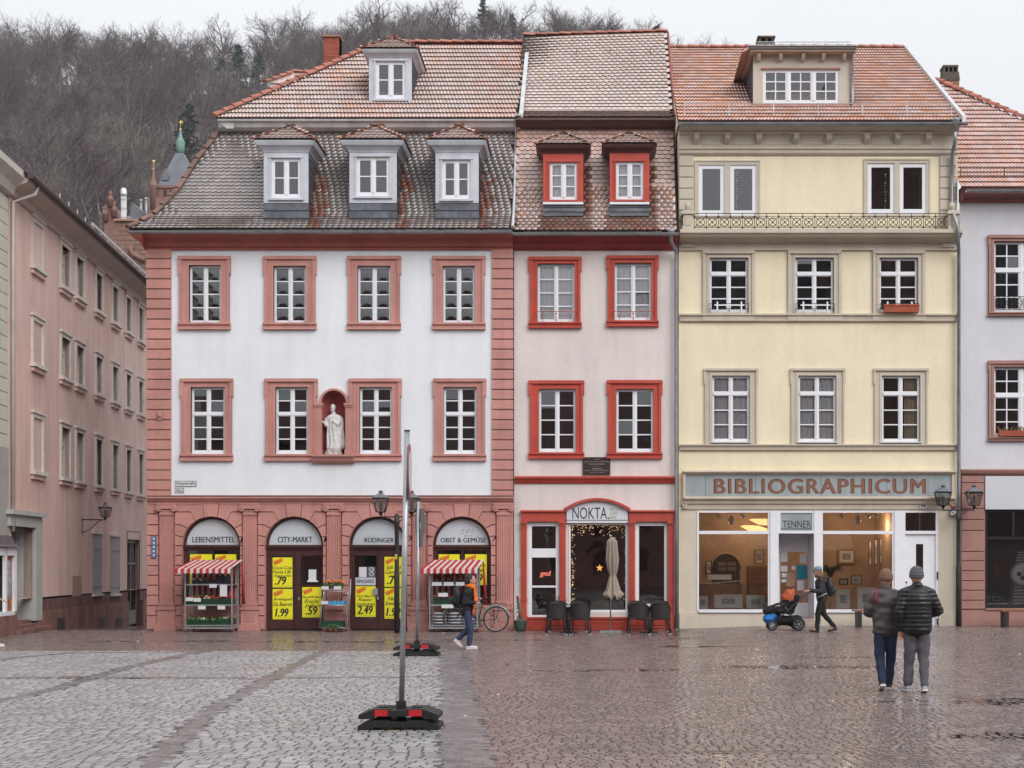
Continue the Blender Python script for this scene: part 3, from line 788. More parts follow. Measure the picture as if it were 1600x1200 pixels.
    for i, c in enumerate(cs):
        for s_ in (-1, 1):
            pe = pil[i]+13 if s_ < 0 else pil[i+1]-13
            for a, b in zip(joints, joints[1:]):
                mb = MB(M_salmon); mb.box(X(pe), X(c+s_*(rad+0.3)), Y-0.035, Y+0.035, Z(a-0.9), Z(b+0.8)); mb.build('stone_block', H)
            for (ya, aa), (yb2, ab) in zip(upper, upper[1:]):
                A0, A1 = R(aa), R(ab)
                def bend(yy, an):
                    rr = rad*1.22
                    return (c+s_*rr*math.cos(an), yy) if an > 0.1 else None
                pts = [(pe, ya-0.8)]
                if ya < 850:
                    q = (c+s_*rad*1.28*math.cos(A0), ya-0.8); pts.append(q)
                pts += [(c+s_*(rad+0.3)*math.cos(A0+(A1-A0)*k/5), sp-(rad+0.3)*math.sin(A0+(A1-A0)*k/5)-0.8*(1 if k == 0 else 0)+0.7*(1 if k == 5 else 0)) for k in range(6)]
                if yb2 > 795: pts.append((c+s_*rad*1.28*math.cos(A1), yb2+0.7)); pts.append((pe, yb2+0.7))
                else: pts += [(c+s_*13.5, 787.5), (pe, 787.5)]
                mb = MB(M_salmon); mb.prism([(X(a), Z(b)) for a, b in pts], Y-0.035, Y+0.035, 'y'); mb.build('voussoir', H)
        k = [(c-12.5, 787), (c-rad*math.cos(R(77)), sp-rad*math.sin(R(77))), (c, sp-rad-0.3), (c+rad*math.cos(R(77)), sp-rad*math.sin(R(77))), (c+12.5, 787)]
        MB(M_salmon).prism([(X(a), Z(b)) for a, b in k], Y-0.05, Y+0.035, 'y').build('keystone', H)
    for a in range(len(joints)-1):
        MB(M_salmon).box(X(230), X(247.5), Y-0.035, Y+0.035, Z(joints[a]-0.8), Z(joints[a+1]+0.7)).build('stone_block', H)
    for a, b in ((852.5, 836.5), (836.5, 820), (820, 803), (803, 787)):
        MB(M_salmon).box(X(230), X(247.5), Y-0.035, Y+0.035, Z(a-0.9), Z(b+0.8)).build('stone_block', H)
    # pilasters
    for c in pil:
        p = MB(M_salmon)
        x0, x1 = X(c-10.5), X(c+10.5); zb, zs = Z(943), Z(803)
        nfl = 6; fwid = (x1-x0)/nfl; pts = [(x0, Y+0.02), (x0, Y-0.06)]
        for k in range(nfl):
            u = x0+fwid*k
            pts += [(u+fwid*0.18, Y-0.06), (u+fwid*0.32, Y-0.038), (u+fwid*0.68, Y-0.038), (u+fwid*0.82, Y-0.06)]
        pts += [(x1, Y-0.06), (x1, Y+0.02)]
        p.prism(pts, zb, zs, 'z')
        po = p.build('pilaster', H)
        q = MB(M_salmon)
        def slab(mb, hw, out, pa, pb): mb.box(X(c-hw), X(c+hw), Y-out, Y+0.025, Z(pb), Z(pa))
        slab(q, 11.5, 0.075, 938, 943.2); slab(q, 13.5, 0.10, 943.2, 946); slab(q, 12.5, 0.085, 946, 948.5); slab(q, 15.0, 0.12, 948.5, 953)
        slab(q, 13.6, 0.09, 953, 975); slab(q, 15.2, 0.12, 975, 979); slab(q, 17.2, 0.16, 979, 987)
        q.box(X(c-8), X(c+8), Y-0.10, Y-0.08, Z(971), Z(957))
        q.build('pedestal', po)
        k = MB(M_salmon)
        slab(k, 11.2, 0.078, 802.5, 805); slab(k, 10.8, 0.07, 797, 802.5)
        for j in range(7): k.ball((X(c-9+j*3.0), Y-0.07, Z(798.5)), 0.022, n=6, m=4)
        slab(k, 15.5, 0.11, 786, 789)
        prof = [(c-16, 789.2), (c+16, 789.2), (c+15, 792.5), (c+8, 795.2), (c-8, 795.2), (c-15, 792.5)]
        k.prism([(X(a), Z(b)) for a, b in prof], Y-0.10, Y+0.02, 'y')
        for s_ in (-1, 1):
            for rr in (0.088, 0.052): k.torus((X(c+s_*12.2), Y-0.105, Z(794.5)), rr*0.86, 0.02, 'y', 16, 6)
            k.ball((X(c+s_*12.2), Y-0.10, Z(794.5)), 0.035, 0.04, n=8, m=5)
        k.build('capital', po)
    # band over the arcade
    moulding(H, 'string_course', M_salmon, [(0.02, Z(775)), (0.17, Z(776.5)), (0.17, Z(779)), (0.12, Z(780.5)), (0.10, Z(783)), (0.05, Z(784.5)), (0.05, Z(787.5))], X(231), X(803), Y)
    led = MB(mat('weathered_ledge', (0.30, 0.19, 0.16), 0.9, 0.2, 5)); led.box(X(230.5), X(803.5), Y-0.178, Y+0.0, Z(775.4), Z(774.2)); led.build('ledge', H)
    # cornice under the eaves
    dk = M_salmon
    moulding(H, 'cornice', mat('cornice_red', (0.36, 0.095, 0.075), 0.7, 0.12, 1.5, 0.2, 40, streak=0.1), [(0.42, Z(366)), (0.42, Z(369)), (0.34, Z(371)), (0.28, Z(375)), (0.16, Z(379)), (0.12, Z(382)), (0.12, Z(386)), (0.06, Z(388)), (0.06, Z(391))], X(226), X(801.5), Y)
    sc = MB(MATS['cornice_red']); sc.prism([(X(204), Z(366)), (X(230), Z(366)), (X(230), Z(391)), (X(224), Z(382)), (X(214), Z(375))], -0.40, 9.4, 'y'); sc.build('side_cornice', H)
    # ---- arched shop fronts
    M_tym = mat('pale_grey_sign_board', (0.56, 0.60, 0.65), 0.5, 0.02)
    names = ('LEBENSMITTEL', 'CITY-MARKT', 'RÜDINGER', 'OBST & GEMÜSE')
    tx = ((298, 365), (432, 486), (568, 614), (687.5, 758.5))
    M_post = mat('yellow_poster', (0.87, 0.80, 0.02), 0.55, 0.02)
    M_badge = mat('orange_badge', (0.86, 0.36, 0.05), 0.5, 0.0); M_badge2 = mat('red_badge_print', (0.65, 0.05, 0.02), 0.5, 0.0)
    M_paper = mat('white_paper', (0.72, 0.73, 0.76), 0.8, 0.03)
    def poster(par, x0, x1, y0, y1, lines, price, yy):
        mb = MB(M_post); mb.box(X(x0), X(x1), yy-0.006, yy, Z(y1), Z(y0)); p = mb.build('poster', par)
        w_, h_ = x1-x0, 48.0
        b = MB(M_badge2); b.prism([(X(x0+1), Z(y0+6)), (X(x0+w_*0.5), Z(y0+0.6)), (X(x0+w_*0.5), Z(y0+6.5)), (X(x0+3.5), Z(y0+12))], yy-0.009, yy-0.006, 'y')
        b.use(M_badge); b.prism([(X(x0+2), Z(y0+6.6)), (X(x0+w_*0.47), Z(y0+2.0)), (X(x0+w_*0.47), Z(y0+6.0)), (X(x0+4), Z(y0+10.6))], yy-0.011, yy-0.009, 'y')
        b.use(M_badge2); b.prism([(X(x0+3), Z(y0+8.0)), (X(x0+w_*0.45), Z(y0+3.4)), (X(x0+w_*0.45), Z(y0+4.8)), (X(x0+4), Z(y0+9.4))], yy-0.013, yy-0.011, 'y')
        b.build('badge', p)
        if y1-y0 > 30:
            zy = y0+13.5
            for (s_, u0, u1, hh) in lines:
                text(s_, X(x0+w_*u0), X(x0+w_*u1), Z(zy+hh), Z(zy), yy-0.0075, M_ink, 'lettering', p, bold=0.012, shear=0.25); zy += hh+1.3
            text(price[0], X(x0+w_*price[1]), X(x0+w_*price[2]), Z(y1-4.2), Z(y1-17.0), yy-0.0075, M_ink, 'price', p, bold=0.022, shear=0.2)
            rl = MB(M_ink); rl.box(X(x0+2), X(x1-2), yy-0.0075, yy-0.006, Z(y1-2.3), Z(y1-2.0)); rl.build('rule', p)
        return p
    for i, c in enumerate(cs):
        doorway = i in (1, 2); yf = Y+0.14
        fr = MB(M_brown)
        # arched frame ring
        o, n_ = arc(c, rad-0.2, math.pi, 0, 24), arc(c, rad-4.2, math.pi, 0, 24)
        for k in range(24):
            a, b, cc, d = o[k], o[k+1], n_[k+1], n_[k]
            fr.poly([(a[0], yf, a[1]), (b[0], yf, b[1]), (cc[0], yf, cc[1]), (d[0], yf, d[1])][::-1])
            fr.poly([(d[0], yf, d[1]), (cc[0], yf, cc[1]), (cc[0], yf+0.08, cc[1]), (d[0], yf+0.08, d[1])])
        foot = 985 if doorway else 946
        fr.box(X(c-rad), X(c-rad+4), yf, yf+0.08, Z(foot), Z(852)); fr.box(X(c+rad-4), X(c+rad), yf, yf+0.08, Z(foot), Z(852))
        fr.prism([(yf-0.05, Z(851.2)), (yf-0.07, Z(852.5)), (yf-0.07, Z(855)), (yf-0.03, Z(857)), (yf-0.01, Z(860)), (yf+0.06, Z(860)), (yf+0.06, Z(851.2))], X(c-rad+0.2), X(c+rad-0.2), 'x')
        f = fr.build('shop_front', H)
        ty = MB(M_tym); A = arc(c, rad-4.0, 0, math.pi, 28); ty.prism([(a, b) for a, b in A], yf+0.03, yf+0.07, 'y')
        tb = ty.build('sign_board', f)
        text(names[i], X(tx[i][0]), X(tx[i][1]), Z(847.5), Z(838.5), yf+0.027, M_ink, 'lettering', tb, bold=0.012)
        ix0, ix1 = c-rad+4, c+rad-4
        gy = yf+0.05
        if not doorway:
            # window with a middle bar, posters inside the upper half and a stone parapet below
            wb = MB(M_brown); wb.box(X(c-1.6), X(c+1.6), yf+0.01, yf+0.07, Z(946), Z(860)); wb.box(X(ix0), X(ix1), yf+0.01, yf+0.07, Z(946), Z(942)); wb.box(X(ix0), X(ix0+3), yf+0.02, yf+0.07, Z(942), Z(860)); wb.box(X(ix1-3), X(ix1), yf+0.02, yf+0.07, Z(942), Z(860)); wb.build('window_frame', f)
            for a, b in ((ix0+3, c-1.6), (c+1.6, ix1-3)):
                g = MB(M_gl); g.poly([(X(a), gy, Z(942)), (X(b), gy, Z(942)), (X(b), gy, Z(860)), (X(a), gy, Z(860))]); g.build('pane', f)
            MB(M_salmon).box(X(c-rad), X(c+rad), Y-0.01, Y+0.3, 0.0, Z(945.5)).build('parapet', H)
            po = (295, 329.5, 334, 367.5) if i == 0 else (684.5, 717.5, 726, 760)
            poster(H, po[0], po[1], 866, 914, [('Alpenmilch', 0.1, 0.9, 6), ('Butter', 0.2, 0.8, 7)], ('99', 0.2, 0.7), yf-0.012)
            poster(H, po[2], po[3], 866, 914, [('Grüne', 0.4, 0.95, 6), ('Trauben', 0.2, 0.9, 7)], ('1.49', 0.15, 0.8), yf-0.012)
        else:
            for s_, (a, b) in ((-1, (ix0, c-1.0)), (1, (c-1.0, ix1))):
                lf = MB(M_brown); g0, g1 = (a+6, b-5.2) if s_ < 0 else (a+5.5, b-4)
                if i == 1: g0, g1 = ((423, 455.5) if s_ < 0 else (468.5, 502.5))
                else: g0, g1 = ((552.5, 587) if s_ < 0 else (599, 629))
                wall_holes(lf, X(a+0.2), X(b-0.2), 0.02, Z(860.2), yf+0.01, [(X(g0), X(g1), Z(967.5), Z(868))], 0.04)
                lf.box(X(b-1.2) if s_ < 0 else X(a+0.4), X(b-0.2) if s_ < 0 else X(a+1.6), yf-0.008, yf+0.008, 0.03, Z(861))
                lf.box(X(g0), X(g1), yf+0.02, yf+0.06, Z(919.5+(1.5 if s_ < 0 else -3)), Z(918-(0 if s_ < 0 else 3)))
                leaf = lf.build('door_leaf', f)
                g = MB(M_gl); g.poly([(X(g0), gy-0.005, Z(967.5)), (X(g1), gy-0.005, Z(967.5)), (X(g1), gy-0.005, Z(868)), (X(g0), gy-0.005, Z(868))]); g.build('pane', f)
            yp = yf+0.012
            if i == 1:
                poster(H, 424, 455, 871, 918, [('Coca-Cola', 0.02, 0.97, 5), ('Fanta-Lift', 0.02, 0.93, 5.4), ('mezzo-mix', 0.06, 0.95, 4)], ('.79', 0.12, 0.68), yp)
                poster(H, 424, 455.5, 920.5, 968, [('Arvenquell', 0.04, 0.97, 6), ('Eis Beeren', 0.04, 0.97, 6)], ('1.99', 0.14, 0.78), yp)
                poster(H, 470.5, 502, 917.5, 965, [('das große Bauer', 0.02, 0.98, 4.5), ('Frucht', 0.12, 0.85, 6), ('Joghurt', 0.12, 0.92, 6)], ('.59', 0.18, 0.74), yp)
                pp = MB(M_paper); pp.box(X(480.5), X(492.5), yp-0.004, yp, Z(907.5), Z(890)); pp.box(X(478.5), X(495.5), yp-0.03, yp, Z(909.5), Z(907)); pp.build('notice', H)
                hd = MB(M_steel); hd.box(X(464.8), X(467), yf-0.05, yf, Z(938), Z(933)); hd.build('door_handle', f)
            else:
                poster(H, 554, 585.5, 916, 964, [('Von Baur', 0.1, 0.8, 4), ('Rispen', 0.15, 0.8, 6), ('tomaten', 0.08, 0.95, 6)], ('2.49', 0.1, 0.85), yp)
                poster(H, 599.5, 628.5, 870, 917, [('Süß und', 0.1, 0.9, 6), ('Gemüse', 0.06, 0.95, 6), ('aktuell', 0.2, 0.8, 4)], ('.77', 0.15, 0.8), yp)
                poster(H, 599.5, 628.5, 919, 967, [('Him-', 0.2, 0.7, 6), ('beeren', 0.06, 0.95, 6)], ('1.99', 0.1, 0.85), yp)
                pp = MB(M_paper); pp.box(X(559.5), X(571.5), yp-0.004, yp, Z(902), Z(886)); pp.build('notice', H)
                pp = MB(mat('grey_notice', (0.16, 0.18, 0.22), 0.6)); pp.box(X(573), X(585), yp-0.004, yp, Z(902), Z(885.5)); n_o = pp.build('opening_hours', H)
                rr = MB(M_paper); rr.torus((X(579), yp-0.006, Z(890)), 0.05, 0.012, 'y', 14, 4); rr.torus((X(579), yp-0.006, Z(897)), 0.05, 0.012, 'y', 14, 4); rr.build('print', n_o)
                pp = MB(M_tym); pp.box(X(554), X(585.5), yp-0.006, yp, Z(914.5), Z(902.5)); e_ = pp.build('entrance_sign', H)
                text('EINGANG', X(556), X(583), Z(911), Z(905.5), yp-0.0075, M_ink, 'lettering', e_, bold=0.012)
                hd = MB(M_steel); hd.box(X(582.5), X(589.5), yf-0.07, yf+0.0, Z(930), Z(919.5)); hd.box(X(588), X(590.5), yf-0.06, yf, Z(937), Z(932)); hd.build('letter_box', f)
    # tag scribble over the last board, small street plates, blue plate, rosette on the corner
    def plate(x0, x1, y0, y1, s_):
        mb = MB(M_ink); mb.box(X(x0), X(x1), -0.012, -0.001, Z(y1), Z(y0)); mb.use(M_paper); mb.box(X(x0+0.8), X(x1-0.8), -0.015, -0.012, Z(y1-0.8), Z(y0+0.8))
        p = mb.build('street_name_plate', H); text(s_, X(x0+1.8), X(x1-1.8), Z(y1-1.6), Z(y0+1.3), -0.0165, M_ink, 'lettering', p, bold=0.008)
    plate(273.5, 307, 751.5, 760.5, 'Hauptstraße'); plate(273.5, 287.5, 762.5, 770.5, 'Altst.')
    mb = MB(mat('blue_enamel', (0.10, 0.16, 0.30), 0.4, 0.1)); mb.box(X(237.8), X(245.2), -0.07, -0.034, Z(872), Z(838)); bp = mb.build('blue_plate', H)
    mb = MB(M_paper)
    for k in range(5): mb.box(X(240.3), X(242.8), -0.073, -0.07, Z(869-6.4*k), Z(866-6.4*k))
    mb.build('print', bp)
    mb = MB(M_salmon); mb.torus((X(251), -0.09, Z(650)), 0.06, 0.028, 'y', 14, 6); mb.ball((X(251), -0.10, Z(650)), 0.05); mb.box(X(246), X(256), -0.10, -0.06, Z(646.5), Z(643.5)); mb.box(X(248), X(254), -0.10, -0.06, Z(657), Z(654)); mb.build('wall_boss', H)
    mb = MB(mat('grey_scribble', (0.30, 0.32, 0.36), 0.8, 0.0)); yq = Y+0.166
    for pts in (((719, 828), (725, 827), (719, 833), (725, 833)), ((727, 832), (729, 827), (728, 830), (733, 826), (729, 834)), ((735, 833), (737, 826), (739, 833)), ((724, 838), (729, 835), (726, 838)), ((731, 837), (738, 836))):
        mb.tube([(X(a), yq, Z(b)) for a, b in pts], 0.006, 4)
    mb.build('graffiti', H)
    # ---- niche
    nb = MB(M_salmon); nin = mat('niche_red', (0.34, 0.075, 0.07), 0.8, 0.1, 3)
    x0, x1, zc, zb = X(502), X(542), Z(630), Z(712); rr = (x1-x0)/2; cx = (x0+x1)/2
    shell = MB(nin)
    def cyl(u, v): a = math.pi*u; return (cx-rr*math.cos(a), 0.02+rr*1.05*math.sin(a), zb+(zc-zb)*v)
    ngrid(shell, cyl, 16, 1)
    def dome(u, v):
        a = math.pi*u; e = math.pi/2*v; k = 1+0.05*math.sin(13*math.pi*u)*math.cos(e)
        return (cx-rr*math.cos(a)*math.cos(e), 0.02+rr*1.05*math.sin(a)*math.cos(e)*k, zc+rr*math.sin(e))
    # the head of the niche stands proud of the wall like a hood, ribbed like a shell
    ngrid(shell, dome, 26, 8)
    shell.build('niche', H)
    hood = MB(M_salmon)
    for k in range(20):
        a0, a1 = math.pi*k/20, math.pi*(k+1)/20
        for r0, r1, y0 in ((rr*0.98, rr*1.14, -0.09), ):
            hood.prism([(cx-r0*math.cos(a0), zc+r0*math.sin(a0)), (cx-r1*math.cos(a0), zc+r1*math.sin(a0)), (cx-r1*math.cos(a1), zc+r1*math.sin(a1)), (cx-r0*math.cos(a1), zc+r0*math.sin(a1))], y0, 0.04, 'y')
    for px in (499, 545):
        hood.box(X(px-4.5), X(px+4.5), -0.10, 0.02, Z(706), Z(637)); hood.box(X(px-5.5), X(px+5.5), -0.12, 0.02, Z(637), Z(634)); hood.box(X(px-6.5), X(px+6.5), -0.14, 0.02, Z(634), Z(630.5)); hood.box(X(px-5.5), X(px+5.5), -0.13, 0.02, Z(712), Z(703))
    hood.build('niche_frame', H)
    moulding(H, 'niche_sill', M_salmon, [(0.02, Z(711)), (0.26, Z(711)), (0.26, Z(714)), (0.20, Z(716)), (0.16, Z(721)), (0.10, Z(724))], X(490), X(554.5), Y)
    # ---- roof
    ye, yt = -0.55, 1.40
    xe, ze = PX(200, ye), PZ(358, ye); xt, zt = PX(345, yt), PZ(205, yt)
    run = yt-ye; hz = zt-ze
    prof = [(ye, ze), (ye+0.28*run, ze+0.155*hz), (ye+0.53*run, ze+0.41*hz), (ye+0.74*run, ze+0.70*hz), (yt, zt)]
    xr = X(801.5)
    ub = MB(M_batten)
    for (a, b) in zip(prof, prof[1:]):
        fa, fb = (a[0]-ye)/run, (b[0]-ye)/run; la, lb = xe+(xt-xe)*fa, xe+(xt-xe)*fb
        ub.poly([(la, a[0], a[1]), (xr, a[0], a[1]), (xr, b[0], b[1]), (lb, b[0], b[1])])
        ub.use(M_tileG); ub.poly([(la, 9.9-(a[0]-ye), a[1]), (la, a[0], a[1]), (lb, b[0], b[1]), (lb, 9.9-(b[0]-ye), b[1])]); ub.use(M_batten)
    ub.poly([(xr, p[0], p[1]) for p in prof]+[(xr, 9.0, zt), (xr, 9.0, ze)])
    ub.build('mansard_underlay', H)
    dx = [(PX(a, -0.3), PX(b, -0.3)) for a, b in ((414, 481), (547.5, 618.5), (681.5, 746.5))]
    arcs = 0
    def xl_l(s):     # left end follows the hip; s is along the curved slope
        tot = sum(math.hypot(b[0]-a[0], b[1]-a[1]) for a, b in zip(prof, prof[1:])); d = s*tot; acc = 0
        for a, b in zip(prof, prof[1:]):
            l = math.hypot(b[0]-a[0], b[1]-a[1])
            if d <= acc+l+1e-9:
                yy = a[0]+(b[0]-a[0])*(d-acc)/l; return xe+(xt-xe)*(yy-ye)/run+0.06
            acc += l
        return xt
    Ms, ct = tile_rows(prof, xl_l, lambda s: xr-0.05, 0.172, 0.122, skip=lambda x, y, z: z > 10.3 and any(a+0.02 < x < b-0.02 for a, b in dx) and z < PZ(235, -0.3) and y > -0.2)
    tv, tf = plain_tile(0.168, 0.26)
    rz_ = [i for i, c in enumerate(ct) if any(b-0.05 < c[0] < b+0.62 and random.random() < 1.15-(c[0]-b)/0.45 for a, b in dx) and c[2] < PZ(262, 0)]
    rs_ = set(rz_); link('rust_washed_tiles', field_mesh('rust_washed_tiles', tv, tf, [Ms[i] for i in rz_], [M_tileW, M_edge], False, PLAIN_MI), H)['kind'] = 'stuff'
    Ms = [m for i, m in enumerate(Ms) if i not in rs_]; ct = [c for i, c in enumerate(ct) if i not in rs_]
    scatter_parts('roof_tile', 'mansard_tiles', tv, tf, Ms, [M_tileG, M_edge], H, sorted(range(len(ct)), key=lambda i: (abs(ct[i][0]-PX(345, 0)) + abs(ct[i][2]-12.0)*0.9))[:300], mi=PLAIN_MI)
    for a, b in zip(prof, prof[1:]):
        fa, fb = (a[0]-ye)/run, (b[0]-ye)/run
        ridge_run(H, (xe+(xt-xe)*fa, a[0], a[1]+0.02), (xe+(xt-xe)*fb, b[0], b[1]+0.02), 0.10, 0.36, M_ridgeG, 'hip_tile')
    gutter(H, PX(203, ye), X(803), ye-0.07, PZ(361, ye-0.07))
    snow_guard(H, PX(240, -0.40), X(799), -0.40, PZ(352, -0.40), 0.20)
    # ledge between the slopes and the upper roof
    y2 = 0.98; xl2 = PX(337, y2); zl = PZ(186, y2); yr = 5.08; zr = PZ(69, yr); xr0 = PX(596, yr); xr2 = PX(812.5, y2)
    lm = mat('grey_white_ledge', (0.52, 0.50, 0.50), 0.6, 0.08, 4, streak=0.2)
    pr = [(y2-0.02, zl), (y2-0.02, zl-0.05), (y2+0.06, zl-0.10), (y2+0.10, zl-0.20), (y2+0.2, zl-0.26), (y2+0.45, zl-0.26), (y2+0.45, zl)]
    MB(lm).prism(pr, xl2+0.05, xr2, 'x').build('ledge_cornice', H)
    MB(lm).prism([(xl2+0.07, zl-0.01), (xl2+0.12, zl-0.12), (xl2+0.3, zl-0.25), (xl2+0.5, zl-0.25), (xl2+0.5, zl-0.01)], y2+0.05, 8.5, 'y').build('side_ledge', H)
    MB(mat('lead_flashing', (0.13, 0.10, 0.10), 0.5, 0.2, 4)).prism([(yt-0.14, zt+0.02), (yt-0.10, zl-0.25), (yt+0.2, zl-0.25), (yt+0.2, zt)], xt+0.02, xr2, 'x').build('flashing', H)
    ub = MB(M_batten); 
    ub.poly([(xl2, y2, zl), (xr2, y2, zl), (xr2, yr, zr), (xr0, yr, zr)]); ub.use(M_tileP); ub.poly([(xl2, 2*yr-y2, zl), (xl2, y2, zl), (xr0, yr, zr)]); ub.poly([(xr2, 2*yr-y2, zl), (xl2, 2*yr-y2, zl), (xr0, yr, zr), (xr2, yr, zr)]); ub.use(M_white); ub.poly([(xr2, y2, zl), (xr2, 2*yr-y2, zl), (xr2, yr, zr)])
    ub.build('upper_underlay', H)
    Ms, ct = tile_rows([(y2-0.03, zl+0.0), (yr, zr)], lambda s: xl2+(xr0-xl2)*s+0.08, lambda s: xr2-0.06, 0.20, 0.315, off=False)
    tv, tf = pan_tile(0.205, 0.36, 0.026, 2)
    scatter_parts('pantile', 'upper_pantiles', tv, tf, Ms, [M_tileP, M_edge], H, sorted(range(len(ct)), key=lambda i: abs(ct[i][0]-PX(700, 3))*0.8+abs(ct[i][2]-14.6))[:300], True, pan_mi(2))
    ridge_run(H, (xl2-0.04, y2-0.04, zl+0.04), (xr0, yr, zr+0.05), 0.12, 0.36, M_ridge, 'hip_tile')
    ridge_run(H, (xr0-0.1, yr, zr+0.03), (xr2, yr, zr+0.03), 0.11, 0.36, M_ridge)
    # verge flashing to the next house
    for (ya, za), (yb2, zb2) in (((y2-0.1, zl-0.02), (yr, zr)), ):
        MB(M_zincw).prism([(ya, za), (yb2, zb2), (yb2, zb2+0.17), (ya, za+0.15)], xr2-0.02, xr2+0.09, 'x').build('verge_flashing', H)
    MB(M_zincw).tube([(xr+0.02, p[0]-0.03, p[1]+0.05) for p in prof], 0.045, 6).build('valley_flashing', H)
    # dormers
    fl = [(412, 482, 400, 495, 447), (546, 620, 533, 633, 584), (680.5, 748, 667, 761, 714)]
    wn = [(424, 470.5, 247, 310), (557, 609, 245, 307), (691, 735.5, 249.5, 311.5)]
    for (a, b, c0, c1, tp), w4 in zip(fl, wn):
        dormer(H, (a, b), (234, 317), w4, (c0, c1, 222, 238), (tp, 199), -0.30, 1.05, apron=353)
    dormer(H, (576.5, 643.5), (87, 161), (587, 634, 95.5, 155), (566, 655, 80, 90), (608, 60), 1.72, 3.6, roofback=1.0)
    # chimney with a capped top, rear dormer
    c = MB(M_brick); yc = 6.4; xa, xb = PX(506, yc), PX(530, yc); zc0, zc1 = PZ(100, yc), PZ(58, yc); nrow = 14
    c.box(xa+0.01, xb-0.01, yc+0.01, yc+0.44, zc0-1.8, zc1)
    for r in range(nrow):
        z0 = zc0+(zc1-zc0)*r/nrow; z1 = zc0+(zc1-zc0)*(r+1)/nrow-0.012
        for k in range(-1, 3):
            u0 = xa+(xb-xa)*(k+0.5*(r % 2))/2; u1 = u0+(xb-xa)/2-0.012; u0, u1 = max(u0, xa), min(u1, xb)
            if u1-u0 > 0.03: c.box(u0, u1, yc-0.005, yc+0.03, z0, z1); c.box(xb-0.02, xb+0.004, yc+0.03, yc+0.43, z0, z1)
    ch = c.build('chimney', H)
    MB(mat('chimney_cap', (0.30, 0.17, 0.12), 0.7)).box(xa-0.05, xb+0.05, yc-0.06, yc+0.5, zc1, zc1+0.06).build('chimney_cap', ch)
    r = MB(M_tileP); yc = 3.2; a0 = (PX(414, yc), yc, PZ(129, yc)); a1 = (PX(447, yc), yc+1.0, PZ(113, yc+1)); a2 = (PX(500, yc), yc+1.0, PZ(114, yc+1)); a3 = (PX(480, yc), yc, PZ(131, yc))
    r.poly([a0, a3, a2, a1]); r.use(M_wood2); r.prism([(a0[0]+0.1, a0[2]-0.02), (a3[0], a3[2]-0.02), (a3[0], a3[2]-0.6), (a0[0]+0.2, a0[2]-0.3)], yc+0.05, yc+0.9, 'y'); rd = r.build('rear_dormer', H)
    ridge_run(rd, a0, a1, 0.08, 0.3, M_ridge, 'hip_tile'); ridge_run(rd, a1, a2, 0.08, 0.3, M_ridge, 'hip_tile')
    # soot-free rust wash beside the dormers is plain tile colour; a small snow tray under the top dormer
    t = MB(M_rust); x0, x1 = PX(585, 1.5), PX(626, 1.5)
    for k in range(14): xx = x0+(x1-x0)*k/13; t.tube([(xx, 1.45, PZ(176, 1.45)), (xx, 1.6, PZ(166, 1.6))], 0.006, 3)
    t.tube([(x0, 1.45, PZ(176, 1.45)), (x1, 1.45, PZ(176, 1.45))], 0.01, 4); t.tube([(x0, 1.6, PZ(165, 1.6)), (x1, 1.6, PZ(165, 1.6))], 0.01, 4); t.build('snow_tray', H)
    return H
MAIN = corner_house()
